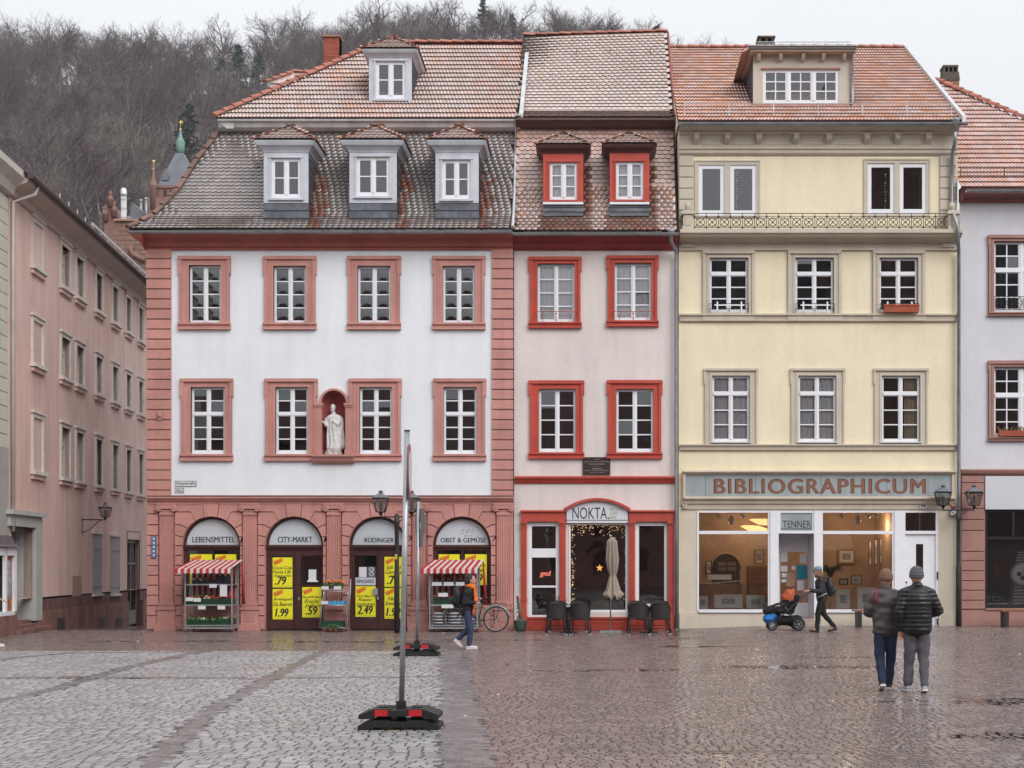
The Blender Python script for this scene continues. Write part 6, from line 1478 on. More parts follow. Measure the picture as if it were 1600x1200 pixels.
    sm = mat('poster_silver', (0.34, 0.30, 0.31), 0.5, 0.2, 9); s2 = mat('poster_dark_silver', (0.07, 0.055, 0.06), 0.5, 0.2, 9); s3 = mat('poster_light', (0.62, 0.62, 0.66), 0.5, 0.0)
    q = MB(s2); cx, cz = X(1603), Z(897); 
    q.prism([(X(1592), Z(870)), (X(1620), Z(868)), (X(1628), Z(925)), (X(1590), Z(950)), (X(1580), Z(945))], yp-0.004, yp, 'y')
    for k in range(6): q.use(sm); q.prism([(X(1590-k*0.6), Z(916+k*5.2)), (X(1612-k*0.6), Z(915+k*5.2)), (X(1612-k*0.6), Z(918.5+k*5.2)), (X(1590-k*0.6), Z(919.5+k*5.2))], yp-0.006, yp-0.004, 'y')
    for k in range(4): q.prism([(X(1592+k*1.2), Z(877-k*4.2)), (X(1614), Z(876-k*4.2)), (X(1614), Z(874-k*4.2)), (X(1592+k*1.2), Z(874.6-k*4.2))], yp-0.006, yp-0.004, 'y')
    def disc(m, r, y): q.use(m); q.prism([(cx+r*math.cos(2*math.pi*k/28), cz+r*math.sin(2*math.pi*k/28)) for k in range(28)], y, y+0.002, 'y')
    disc(s2, 0.36, yp-0.008); disc(sm, 0.33, yp-0.010); disc(s3, 0.27, yp-0.012); q.use(s2)
    for dx_, dz_ in ((-0.10, 0.0), (0.1, 0.0), (0.0, -0.11)): q.prism([(cx+dx_+0.07*math.cos(2*math.pi*k/18), cz+dz_+0.07*math.sin(2*math.pi*k/18)) for k in range(18)], yp-0.014, yp-0.012, 'y')
    q.box(cx-0.008, cx+0.008, yp-0.016, yp-0.014, cz, cz+0.18); q.build('watch_print', ps)
    rd = MB(mat('poster_red', (0.09, 0.012, 0.022), 0.5)); rd.prism([(X(1556), Z(882)), (X(1562), Z(881)), (X(1569), Z(900)), (X(1562), Z(903))], yp-0.003, yp, 'y'); rd.build('red_print', ps)
    text('PRX', X(1547), X(1573), Z(940), Z(932), yp-0.003, s3, 'lettering', ps, bold=0.0, spacing=1.1); text('PRX', X(1547.5), X(1572.5), Z(939.4), Z(932.6), yp-0.0045, MATS['black_poster'], 'lettering_inlay', ps, bold=-0.006, spacing=1.1)
    u = MB(s3); u.box(X(1547), X(1581), yp-0.003, yp, Z(944.5), Z(943)); u.build('small_print', ps)
    # roof
    ye, yr = -0.15, 5.4; ze, zr = PZ(294, ye), PZ(128, yr); xap = PX(1462, yr); xh = PX(1840, ye)
    ub = MB(M_batten); ub.poly([(X(1496), ye, ze), (xh, ye, ze), (xap, yr, zr), (X(1496), yr, zr)]); ub.use(M_tileL); ub.poly([(xh, ye, ze), (xh, 2*yr-ye, ze), (xap, yr, zr)]); ub.build('roof_underlay', H)
    Ms, ct = tile_rows([(ye, ze), (yr, zr)], lambda s: X(1497), lambda s: min(xh+(xap-xh)*s-0.05, PX(1700, 2)), 0.20, 0.30, off=False)
    tv, tf = pan_tile(0.205, 0.35, 0.030, 2)
    vis = [i for i in range(len(ct)) if ct[i][0]/(ct[i][1]+D)*F+VX < 1602]
    scatter_parts('pantile', 'roof_pantiles', tv, tf, Ms, [M_tileL, M_edge], H, vis[:300], True, pan_mi(2))
    ridge_run(H, (xh, ye, ze+0.04), (xap, yr, zr+0.05), 0.12, 0.36, M_ridge, 'hip_tile')
    gutter(H, X(1501), xb, ye-0.08, PZ(297, ye-0.08)); snow_guard(H, X(1500), xb-0.5, ye+0.4, PZ(276, ye+0.4), 0.22, 0.09, M_rust)
    yc = 6.2; c = MB(mat('rough_brick', (0.25, 0.15, 0.11), 0.9, 0.3, 6)); x0, x1 = PX(1472, yc), PX(1500, yc); z0, z1 = PZ(145, yc), PZ(125, yc)
    for r in range(8):
        for k in range(3): c.box(x0+(x1-x0)*(k+0.25*(r % 2))/3.3+0.005, x0+(x1-x0)*(k+1+0.25*(r % 2))/3.3-0.008, yc, yc+0.5, z0-0.3+0.085*r, z0-0.3+0.085*r+0.07)
    c.box(x0+0.02, x1-0.02, yc+0.02, yc+0.48, z0-1.2, z1); ch = c.build('chimney', H)
    c = MB(mat('old_chimney', 0)); c.prism([(x0, z1), (x1, z1), (x1-0.03, PZ(112, yc)), (x0+0.05, PZ(112, yc))], yc, yc+0.5, 'y'); c.box(x0+0.04, x1-0.04, yc+0.02, yc+0.48, PZ(104, yc), PZ(101, yc))
    for k in range(4): xx = x0+0.06+(x1-x0-0.16)*k/3; c.box(xx, xx+0.05, yc+0.03, yc+0.47, PZ(112, yc), PZ(104, yc))
    c.build('chimney_cap', ch)
    return H
RIGHT = right_house()
# ------------------------------------------------------------------ pink house down the side street, and its cream neighbour
LD = Vector((-0.1005, 0.9949, 0)); LO = Vector((-15.4, 0, 0)); LN = Vector((0.9949, 0.1005, 0))
LXF = Matrix(((LD.x, -LN.x, 0, LO.x), (LD.y, -LN.y, 0, LO.y), (0, 0, 1, 0), (0, 0, 0, 1)))
def LU(px): k = (px-VX)/F; return (LO.x-D*k)/(LD.y*k-LD.x)
def LZ(px, py): return PZ(py, LO.y+LU(px)*LD.y)
def left_house():
    H = thing('pink_house', (LXF @ Vector((8, 0, 0))), 'long faded pink house with beige window frames lining the side street', 'house')
    M_pink = mat('faded_pink_plaster', (0.74, 0.53, 0.48), 0.9, 0.08, 0.7, 0.35, 16, streak=0.14, col2=(0.56, 0.35, 0.295), mixscale=0.35, mixlo=0.5, mixhi=0.85)
    M_fr = mat('beige_window_stone', (0.62, 0.57, 0.52), 0.85, 0.1, 3)
    M_low = mat('soot_stained_plaster', (0.17, 0.085, 0.075), 0.9, 0.2, 2, 0.5, 20, streak=0.2); M_base = mat('wet_sandstone_base', (0.24, 0.12, 0.10), 0.75, 0.25, 2.5, 0.4, 20, streak=0.3)
    cols = [(48.5, 67), (93, 109.5), (116.5, 131), (147.5, 160), (173.5, 184.5), (195, 204.5), (214.5, 223.5)]
    rows = [(LZ(48.5, 337), LZ(48.5, 419)), (LZ(48.5, 492), LZ(48.5, 572)), (LZ(48.5, 644), LZ(48.5, 741))]
    u0, u1 = LU(14), 34.0; ze = LZ(55, 321)
    mb = MB(M_pink, LXF); holes = []; W = []
    for zt, zb in rows:
        for k, (a, b) in enumerate(cols):
            x0, x1 = LU(a), LU(b); t = 0.12
            W.append((x0, x1, zb, zt, k)); 
            if k: holes.append((x0+t, x1-t, zb+0.1, zt-t))
    for extra in (19.0, 22.0, 25.0):
        for zt, zb in rows: W.append((extra, extra+1.1, zb, zt, 1)); holes.append((extra+0.12, extra+0.98, zb+0.1, zt-0.12))
    gw = [(143.5, 158, 834, 929), (172.5, 186, 838, 929)]
    dr = (LU(198.5), LU(218), -0.35, LZ(208, 843))
    sh = (LU(18), LU(51), 0.30, LZ(18, 822))
    holes += [dr, sh]
    wall_holes(mb, u0, u1, 0.9, ze, 0, [(h[0], h[1], max(h[2], 0.9), h[3]) for h in holes], 0.24); mb.build('wall', H)
    mb = MB(M_low, LXF); wall_holes(mb, sh[1]+0.3, u1, LZ(100, 951), LZ(100, 933), -0.02, [(dr[0], dr[1], -1, 3)], 0.2); mb.build('stained_band', H)
    for a, b in ((LU(54.5), LU(76)), (LU(76), LU(119)), (LU(131), LU(197.5)), (LU(220), u1)):
        n = 1 if b-a < 3 else 2
        for k in range(n): MB(M_base, LXF).box(a+(b-a)*k/n+0.01, a+(b-a)*(k+1)/n-0.01, -0.09, 0.1, -1.2, LZ(100, 951)).build('base_block', H)
    MB(M_base, LXF).box(LU(119), LU(131), -0.05, 0.1, -1.2, LZ(100, 951)).build('base_block', H)
    for p, q in ((84, 95), (150, 159), (176.5, 186)): MB(M_iron, LXF).box(LU(p), LU(q), -0.11, -0.085, LZ(p, 982)-0.1, LZ(p, 966)).build('cellar_vent', H)
    rb = MB(M_dark, LXF); rb.box(u0, u1, 1.6, 1.7, -1, ze); rb.build('interior', H)
    for x0, x1, zb, zt, k in W:
        t = 0.12
        if k == 0:
            w_ = MB(M_pink, LXF); w_.box(x0+t, x1-t, 0.02, 0.06, zb+0.1, zt-t); win = w_.build('blind_window', H)
        else: win = window(H, 0, 0, 0, 0, 0.0, rows=(1, 2), recess=0.14, world=(x0+t, x1-t, zb+0.1, zt-t, LXF), fw=2.6, mull=4.5, tr=3.5, bar=1.6, fm=M_fr)
        s_ = MB(M_fr, LXF)
        s_.box(x0, x0+t, -0.05, 0.12, zb+0.1, zt-t); s_.box(x1-t, x1, -0.05, 0.12, zb+0.1, zt-t); s_.box(x0, x1, -0.05, 0.12, zt-t, zt); s_.box(x0-0.05, x1+0.05, -0.09, 0, zt, zt+0.06)
        s_.build('surround', win)
        q = MB(M_fr, LXF); q.box(x0-0.08, x1+0.08, -0.14, 0.1, zb, zb+0.1); q.use(M_pink); q.box(x0-0.03, x1+0.03, -0.08, 0, zb-0.12, zb); q.build('sill', win)
    gs = mat('grey_shutter', (0.36, 0.34, 0.36), 0.7, 0.08)
    for a, b, c, d in gw:
        x0, x1, z0, z1 = LU(a), LU(b), LZ(a, d), LZ(a, c); q = MB(gs, LXF); q.box(x0, x1, -0.03, 0, z0, z1); 
        for f in (0.12, 0.75): q.box(x0, x1, -0.045, -0.03, z0+(z1-z0)*f, z0+(z1-z0)*f+0.05)
        q.use(M_fr); q.box(x0-0.06, x1+0.06, -0.07, 0, z1, z1+0.08); q.box(x0-0.06, x1+0.06, -0.09, 0, z0-0.06, z0); q.build('shutter', H)
    # street door, glazed
    x0, x1, z0, z1 = dr; q = MB(mat('door_green_grey', (0.20, 0.19, 0.17), 0.6), LXF)
    q.box(x0, x0+0.12, 0.1, 0.18, z0, z1); q.box(x1-0.12, x1, 0.1, 0.18, z0, z1); q.box(x0, x1, 0.1, 0.18, z1-0.12, z1); q.box(x0, x1, 0.1, 0.18, z0, z0+0.5); q.box((x0+x1)/2-0.04, (x0+x1)/2+0.04, 0.1, 0.17, z0+0.5, z1-0.12); q.box(x0+0.12, x1-0.12, 0.1, 0.165, z1-0.9, z1-0.82); d_ = q.build('street_door', H)
    g = MB(M_gl, LXF); g.poly([(x0, 0.14, z0+0.5), (x1, 0.14, z0+0.5), (x1, 0.14, z1-0.1), (x0, 0.14, z1-0.1)]); g.build('pane', d_)
    # shop opening near the corner with a grey stone surround and steps
    x0, x1, z0, z1 = sh; sm = mat('grey_green_stone', (0.42, 0.42, 0.40), 0.85, 0.08, 2)
    q = MB(sm, LXF); q.box(x1, x1+0.55, -0.10, 0.5, 0.28, z1+0.3); q.box(x0-0.4, x1, -0.10, 0.5, z1, z1+0.3); q.box(x0-0.5, x1+0.65, -0.2, 0.3, z1+0.3, z1+0.42); q.build('shop_surround', H)
    q = MB(mat('olive_door', (0.16, 0.13, 0.10), 0.5, 0.2), LXF); q.box(x0, x1, 0.45, 0.5, 0.3, z1); q.box((x0+x1)/2-0.05, (x0+x1)/2+0.05, 0.40, 0.45, 0.3, z1); q.build('shop_door', H)
    q = MB(M_base, LXF); q.box(x0-0.3, x1+0.5, -0.35, 0.45, -0.4, 0.12); q.box(x0-0.2, x1+0.35, -0.15, 0.45, 0.12, 0.22); q.box(x0, x1+0.2, 0.05, 0.45, 0.22, 0.31); q.build('steps', H)
    # patches where render was repaired
    q = MB(mat('repair_patch', (0.42, 0.25, 0.22), 0.9, 0.05), LXF)
    for a, b, c, d in ((113, 127, 900, 932),): q.box(LU(a), LU(b), -0.006, 0.001, LZ(a, d), LZ(a, c))
    q.build('repair_patch', H)
    # eaves
    cp = [(0.0, ze-0.30), (-0.08, ze-0.30), (-0.12, ze-0.16), (-0.30, ze-0.06), (-0.50, ze+0.02), (-0.52, ze+0.12), (0.0, ze+0.12)]
    MB(mat('eaves_beige', (0.52, 0.43, 0.38), 0.85, 0.1), LXF).prism(cp, u0-0.1, u1, 'x').build('eaves_cornice', H)
    MB(mat('dark_gutter', (0.08, 0.055, 0.05), 0.5), LXF).tube([(u0-0.2, -0.60, ze+0.17), (u1, -0.60, ze+0.17)], 0.085, 8).build('gutter', H)
    q = MB(M_tileG, LXF); q.poly([(u0-0.2, -0.6, ze+0.2), (u1, -0.6, ze+0.2), (u1, 5, ze+2.4), (u0-0.2, 5, ze+2.4)]); q.poly([(u0-0.2, 5, ze+2.4), (u1, 5, ze+2.4), (u1, 10, ze), (u0-0.2, 10, ze)]); q.build('roof', H)
    q = MB(M_zincw, LXF)
    for k in range(30): q.tube([(u0+3+k*0.9, -0.45, ze+0.25), (u0+3+k*0.9, -0.45, ze+0.55)], 0.015, 4)
    q.box(u0+6.5, u1, -0.47, -0.42, ze+0.5, ze+0.58); q.build('roof_rail', H)
    bx = MB(M_pink, LXF); bx.poly([(u0, 0, -1), (u0, 10, -1), (u0, 10, ze), (u0, 0, ze)]); bx.poly([(u1, 0, -1), (u1, 10, -1), (u1, 10, ze), (u1, 0, ze)]); bx.build('end_wall', H)
    # cream neighbour toward the viewer
    G = thing('cream_house', (LXF @ Vector((u0-4, 0, 0))), 'cream rusticated house cut off by the left edge of the picture', 'house')
    cm = mat('cream_rustication', (0.56, 0.54, 0.47), 0.85, 0.06, 2, streak=0.08); ub = u0-0.05
    MB(cm, LXF).box(ub-9, ub-0.02, 0.06, 8, -0.1, ze+0.02).build('wall', G)
    z = LZ(7, 700); h = 0.36; r = 0
    while z < ze-0.5:
        for k in range(4):
            a = ub-0.04-k*1.2-(0.5 if r % 2 else 0); MB(cm, LXF).box(max(a-1.19, ub-8), a if k else ub-0.03, 0.0, 0.07, z+0.012, z+h-0.012).build('stone_block', G)
        z += h; r += 1
    MB(mat('grey_render', (0.36, 0.34, 0.32), 0.9, 0.1), LXF).box(ub-6, ub-0.03, -0.02, 0.08, LZ(7, 836), LZ(7, 700)).build('grey_band', G)
    q = MB(mat('slate_hood', (0.12, 0.10, 0.105), 0.7, 0.2), LXF); zz = LZ(7, 855); q.prism([(0.05, zz+0.35), (-0.08, zz+0.28), (-0.17, zz+0.08), (-0.3, zz), (0.05, zz)], ub-4, ub+0.02, 'x'); q.build('hood', G)
    q = MB(M_wood, LXF); z0, z1 = LZ(7, 955), LZ(7, 856); q.box(ub-0.1, ub+0.05, -0.20, 0.04, z0, z1); q.box(ub-3, ub-0.1, -0.20, 0.04, z1-0.2, z1); q.box(ub-3, ub-0.1, -0.20, 0.04, z0-0.1, z0); q.box(ub-0.85, ub-0.72, -0.20, -0.12, z0, z1); sw = q.build('display_case', G)
    q = MB(mat('orange_display', (0.35, 0.12, 0.05), 0.6, 0.4, 4), LXF); q.box(ub-0.72, ub-0.1, -0.12, -0.09, z0, z1-0.2); q.use(mat('grey_garment', (0.35, 0.33, 0.38), 0.8, 0.3, 9)); q.ball((ub-0.42, -0.14, (z0+z1)/2+0.35), 0.13, 0.05, 0.14); q.ball((ub-0.42, -0.14, (z0+z1)/2-0.1), 0.2, 0.05, 0.42); q.build('display', sw)
    MB(M_base, LXF).box(ub-5, ub+0.08, -0.20, 0.05, -0.2, z0-0.1).build('plinth', G)
    dp = MB(mat('cream_pipe', (0.50, 0.46, 0.40), 0.5), LXF); dp.tube([(u0+0.6, -0.55, ze+0.1), (u0+0.5, -0.5, ze-0.15), (u0+0.12, -0.07, ze-0.45), (u0+0.12, -0.07, LZ(12, 830))], 0.05, 8); dp.build('downpipe', G)
    eb = MB(cm, LXF); eb.prism([(0.06, ze-0.35), (-0.12, ze-0.3), (-0.2, ze-0.1), (-0.42, ze+0.1), (-0.42, ze+0.28), (0.06, ze+0.28)], ub-9, ub, 'x'); eb.build('eaves_cornice', G)
left_house()
# ------------------------------------------------------------------ beyond the houses: roofs, turret, wooded hill
def back_buildings():
    # sandstone turret with slate spire and copper lantern
    Y = 70.0; X = lambda p: PX(p, Y); Z = lambda p: PZ(p, Y); ss = mat('red_sandstone', (0.25, 0.135, 0.115), 0.85, 0.15, 0.6)
    sl = mat('pale_slate', (0.15, 0.16, 0.18), 0.5, 0.15, 1.5); cu = mat('copper_patina', (0.16, 0.30, 0.26), 0.7, 0.15, 2); gd = mat('gilt', (0.75, 0.52, 0.18), 0.35, 0.1, metal=0.8)
    T = thing('church_turret', (X(274), Y, 0), 'sandstone turret with grey slate spire and green copper lantern against the wood', 'tower')
    cx = X(273); r = 1.35
    mb = MB(ss); mb.box(cx-r, cx+r+0.4, Y, Y+3, 0, Z(292)); mb.box(cx-r-0.1, cx+r+0.5, Y-0.1, Y+3.1, Z(294), Z(290)); mb.box(cx-r-0.08, cx+r+0.48, Y-0.08, Y+3, Z(312), Z(309)); mb.build('tower_shaft', T)
    for k in range(4): q = MB(M_dark); xx = X(256+k*9); q.box(xx, xx+0.22, Y-0.03, Y+0.05, Z(307), Z(297)); q.build('window', T)
    q = MB(sl); zb, zt = Z(291), Z(232); yc = Y+1.5
    b = [(cx-r, Y), (cx+r+0.35, Y), (cx+r+0.35, Y+3), (cx-r, Y+3)]; t = [(cx-0.3, yc-0.3), (cx+0.3, yc-0.3), (cx+0.3, yc+0.3), (cx-0.3, yc+0.3)]
    for k in range(4): k2 = (k+1) % 4; q.poly([(*b[k], zb), (*b[k2], zb), (*t[k2], zt), (*t[k], zt)])
    q.build('spire', T)
    q = MB(sl); xx = X(257); q.prism([(xx-0.25, Z(281)), (xx+0.25, Z(281)), (xx+0.3, Z(273)), (xx, Z(262)), (xx-0.3, Z(273))], Y+0.1, Y+0.8, 'y'); q.build('spire_dormer', T)
    q = MB(cu); q.lathe([(0.30, Z(232)), (0.30, Z(224)), (0.36, Z(221)), (0.30, Z(219)), (0.36, Z(214)), (0.25, Z(209)), (0.16, Z(205)), (0.10, Z(197)), (0.05, Z(193))], (cx, yc, 0), 10); q.build('copper_lantern', T)
    q = MB(gd); q.ball((cx, yc, Z(193)), 0.10); q.tube([(cx, yc, Z(193)), (cx, yc, Z(180))], 0.025, 5); q.prism([(cx-0.15, Z(182.5)), (cx+0.2, Z(183)), (cx+0.15, Z(179)), (cx, Z(178))], yc, yc+0.03, 'y'); q.build('finial', T)
    q = MB(ss); xx = X(242.5); q.lathe([(0.30, Z(330)), (0.30, Z(295)), (0.36, Z(293)), (0.30, Z(291)), (0.10, Z(280)), (0.05, Z(267))], (xx, Y-0.4, 0), 8); q.box(xx-0.6, xx+0.7, Y-0.6, Y, 0, Z(312)); q.use(gd); q.ball((xx, Y-0.4, Z(266.5)), 0.08); q.tube([(xx, Y-0.4, Z(266)), (xx, Y-0.4, Z(252))], 0.02, 4); q.ball((xx, Y-0.4, Z(254.5)), 0.12, 0.04); q.build('pinnacle', T)
    # crow-stepped sandstone gable
    Y = 42.0; G = thing('stepped_gable', (PX(175, Y), Y, 0), 'red sandstone ornamental gable with pinnacles behind the side street roofs', 'building')
    q = MB(ss); X = lambda p: PX(p, Y); Z = lambda p: PZ(p, Y)
    q.prism([(X(163), -1), (X(194), -1), (X(194), Z(352)), (X(188), Z(345)), (X(183), Z(330)), (X(177), Z(322)), (X(172), Z(320)), (X(168), Z(330)), (X(163), Z(345))], Y, Y+6, 'y'); q.build('gable', G)
    for px, py in ((173, 300), (165.5, 322), (179, 316)):
        q = MB(ss); q.lathe([(0.16, Z(py+24)), (0.16, Z(py+14)), (0.22, Z(py+12)), (0.14, Z(py+10)), (0.10, Z(py+5)), (0.13, Z(py+4)), (0.02, Z(py-2))], (X(px), Y-0.05, 0), 8); q.build('pinnacle', G)
    # slate roofs, flue, brick wall
    Y = 58.0; G = thing('slate_roofed_house', (PX(225, Y), Y, 0), 'grey slate roof with small dormer below the turret', 'house'); q = MB(sl); X = lambda p: PX(p, Y); Z = lambda p: PZ(p, Y)
    q.prism([(Y, -1), (Y, Z(345)), (Y+2.5, Z(324)), (Y+5, Z(345)), (Y+5, -1)], X(178), X(250), 'x'); q.build('roof', G)
    q = MB(sl); q.prism([(X(206), Z(345)), (X(206), Z(325)), (X(210), Z(318)), (X(216), Z(325)), (X(216), Z(345))], Y-0.3, Y+2, 'y'); q.build('dormer', G)
    for px, t in ((213, 308), (221, 305), (155, 320)): q = MB(M_zinc); q.tube([(X(px), Y+1, Z(345)), (X(px), Y+1, Z(t))], 0.09, 6); q.ball((X(px), Y+1, Z(t)), 0.13); q.build('vent_pipe', G)
    Y = 36.0; q = thing('steel_flue', (PX(193.5, Y), Y, 0), 'shiny steel flue pipe rising behind the corner house', 'flue'); m = MB(mat('bright_steel', (0.62, 0.62, 0.63), 0.35, 0.05, metal=0.5)); m.tube([(PX(193.5, Y), Y, 0), (PX(193.5, Y), Y, PZ(297, Y))], 0.15, 12); m.build('pipe', q); m = MB(MATS['bright_steel']); m.lathe([(0.17, PZ(306, Y)), (0.17, PZ(303, Y)), (0.15, PZ(296, Y)), (0.09, PZ(294, Y))], (PX(193.5, Y), Y, 0), 12); m.build('cap', q)
    for k in range(3): m = MB(MATS['bright_steel']); m.torus((PX(193.5, Y), Y, PZ(312+14*k, Y)), 0.15, 0.015, 'z', 12, 5); m.build('pipe_joint', q)
    Y = 27.0; G = thing('brick_rear_house', (PX(215, Y), Y, 0), 'brown brick house end wall showing between pink house and corner house', 'house'); q = MB(mat('brown_brick', (0.24, 0.145, 0.11), 0.9, 0.15, 3)); X = lambda p: PX(p, Y); Z = lambda p: PZ(p, Y)
    q.box(X(181), X(300), Y+0.03, Y+6, -1.5, Z(345)); q.build('wall', G)
    bt = sett_template(0.42, 0.20); bm = []
    for r in range(22):
        for c in range(18):
            x = X(182)+0.44*c+(0.22 if r % 2 else 0); z = Z(346)-0.12-0.22*r
            if x < X(182)+5.5: bm.append(((1, 0, 0, x), (0, 0, -1, Y), (0, 1, 0, z)))
    scatter_parts('brick', 'bricks_rest', *bt, bm, MATS['brown_brick'], G, range(300))
    q = MB(M_sand); q.box(X(179), X(300), Y-0.15, Y+0.03, Z(346), Z(343)); q.build('coping', G)
    m = MB(ss); pts = [(206, 384), (205, 392), (209, 398), (217, 402), (228, 408)]; m.tube([(X(a), Y-0.1, Z(b)) for a, b in pts], 0.12, 6); m.build('scroll', G)
back_buildings()

RIDGE = [(-900, 60), (-300, 60), (0, 134), (150, 130), (270, 146), (330, 150), (430, 137), (500, 124), (590, 104), (680, 96), (750, 92), (830, 108), (900, 112), (960, 118), (1055, 140), (1150, 190), (1300, 260), (1600, 380), (2400, 600)]
YR, YF = 330.0, 80.0
def ridge_z(x):
    px = VX+x/S(YR)
    for (a, b), (c, d) in zip(RIDGE, RIDGE[1:]):
        if a <= px <= c: py = b+(d-b)*(px-a)/(c-a); break
    else: py = 500
    return PZ(py, YR)
def hill_z(x, y):
    t = max(0.0, (y-YF)/(YR-YF)); xx = x*(YR+D)/(y+D)
    z = ridge_z(xx)
    if t > 1: return z - (t-1)*20
    return -1 + (z+1)*(t**0.9) + 1.2*math.sin(x*0.11+y*0.05)+0.8*math.sin(x*0.07-y*0.13)
def hill():
    mb = MB(mat('leaf_litter_slope', (0.115, 0.078, 0.075), 0.95, 0.3, 0.12, col2=(0.06, 0.062, 0.04), mixscale=0.05, mixlo=0.5, mixhi=0.7))
    nx, ny = 70, 44; x0, x1, y0, y1 = -330.0, 260.0, 70.0, 380.0
    I = [[mb.V((x0+(x1-x0)*i/nx, y0+(y1-y0)*j/ny, hill_z(x0+(x1-x0)*i/nx, y0+(y1-y0)*j/ny))) for i in range(nx+1)] for j in range(ny+1)]
    mb.smooth = True
    for j in range(ny):
        for i in range(nx): mb.face([I[j][i], I[j][i+1], I[j+1][i+1], I[j+1][i]])
    return mb.build('hillside', kind='structure', label='steep leaf-strewn hillside rising behind the houses')
hill()
M_bark = mat('winter_bark', (0.17, 0.145, 0.135), 0.9, 0.2, 1.0); M_twig = mat('winter_twigs', (0.098, 0.067, 0.067), 0.9, 0.2, 0.3, isl=0.25)
M_needle = mat('dark_needles', (0.035, 0.045, 0.042), 0.9, 0.3, 0.5, isl=0.3); M_ever = mat('grey_green_needles', (0.055, 0.072, 0.052), 0.9, 0.3, 0.5, isl=0.3); M_pale = mat('pale_twigs', (0.17, 0.15, 0.13), 0.9, 0.2, 0.3, isl=0.25)
def bare_tree(seed, h, spread, twig_m=None):
    """(trunk mesh, crown mesh) of a leafless tree, base at the origin"""
    rnd = random.Random(seed); T = MB(M_bark); C_ = MB(twig_m or M_twig)
    def grow(p, d, l, r, lev):
        n = 4 if lev == 0 else (3 if lev < 3 else 2)
        pts = [p.copy()]; dd = d.copy(); q = p.copy()
        for k in range(n):
            dd = (dd+Vector((rnd.gauss(0, 0.13), rnd.gauss(0, 0.13), rnd.gauss(0.05, 0.07)))).normalized(); q = q+dd*(l/n); pts.append(q.copy())
        rs = [r*(1-0.62*k/n) for k in range(n+1)]
        if lev < 2: T.tube(pts, rs, 5 if lev == 0 else 4, cap=False)
        elif lev < 4: C_.tube(pts, rs, 3, cap=False)
        else:
            a = pts[0]; b = pts[-1]; s = dd.orthogonal().normalized()*r; C_.poly([a-s, a+s, b])
            return
        kids = (9, 6, 5, 4)[lev]; lo = (0.38, 0.25, 0.2, 0.15)[lev]
        for k in range(kids):
            t = lo+(1-lo)*(k+rnd.random())/kids; f = t*n; i = min(n-1, int(f)); pp = pts[i].lerp(pts[i+1], f-i)
            az = rnd.uniform(0, 6.283); base = (pts[i+1]-pts[i]).normalized(); o = base.orthogonal().normalized(); o2 = base.cross(o)
            an = rnd.uniform(0.6, 1.15)*(spread if lev < 2 else 1.0)
            nd = (base*math.cos(an)+(o*math.cos(az)+o2*math.sin(az))*math.sin(an)+Vector((0, 0, 0.06))).normalized()
            grow(pp, nd, l*rnd.uniform(0.48, 0.70)*(1.2-0.5*t), max(0.012, r*(0.42 if lev < 2 else 0.5)), lev+1)
    grow(Vector((0, 0, -0.5)), Vector((rnd.gauss(0, 0.04), rnd.gauss(0, 0.04), 1)), h*0.74, h*0.020, 0)
    return T, C_
def conifer(seed, h, w_, m, dense=1.0):
    rnd = random.Random(seed); T = MB(M_bark); T.tube([(0, 0, -0.5), (0, 0, h*0.98)], [h*0.016, 0.02], 5); C_ = MB(m)
    n = int(70*dense)
    for k in range(n):
        t = k/n; z = h*(0.14+0.84*t); l = w_*(1-t)**0.8*rnd.uniform(0.65, 1.1)+0.15; az = rnd.uniform(0, 6.283); d = Vector((math.cos(az), math.sin(az), -0.15+0.3*t))
        for q in range(int(9*dense)):
            f = (q+1)/(9*dense); p = Vector((0, 0, z))+d*l*f; s = Vector((rnd.gauss(0, 1), rnd.gauss(0, 1), rnd.gauss(-0.5, 0.5))).normalized()*rnd.uniform(0.35, 0.8); u = Vector((rnd.gauss(0, 1), rnd.gauss(0, 1), rnd.gauss(0, 0.5))).normalized()*0.22
            C_.poly([p-u, p+u, p+s]); C_.poly([p+s*0.3-u, p+s*0.3+u, p-s*0.6])
    return T, C_
TREES = [bare_tree(1, 15, 1.0), bare_tree(2, 17, 0.85), bare_tree(3, 13.5, 1.15), bare_tree(4, 16, 0.7), bare_tree(5, 14, 1.0, M_pale), conifer(6, 15, 4.0, M_needle, 1.35), conifer(7, 14, 4.2, M_ever, 1.3)]
TM = [(t.mesh('trunk'), c.mesh('crown')) for t, c in TREES]
def tree_thing(name, kind, x, y, sc, rz, label, group='trees along the ridge'):
    z = hill_z(x, y); t = thing(name, (x, y, z), label, 'tree', group)
    t.scale = (sc, sc, sc); t.rotation_euler = (0, 0, rz)
    for nm, me in zip(('trunk', 'crown'), TM[kind]):
        o = bpy.data.objects.new(nm, me); COL.objects.link(o); o.parent = t
rng = random.Random(11)
ORD = ('first', 'second', 'third', 'fourth', 'fifth', 'sixth', 'seventh', 'eighth', 'ninth', 'tenth', 'eleventh', 'twelfth', 'thirteenth', 'fourteenth', 'fifteenth')
CNT = {}
def LBL(px):
    for e, n in ((130, 'the pink house eaves'), (260, 'the side street roofs'), (400, 'the slate spire and the mansard hip'), (500, 'the red rear dormer'), (560, 'the brick chimney'), (660, 'the top white dormer'), (820, 'the corner house ridge'), (2000, 'the cafe house ridge')):
        if px < e: break
    CNT[n] = CNT.get(n, 0)+1; return 'bare skyline tree above %s, %s from the left' % (n, ORD[CNT[n]-1])
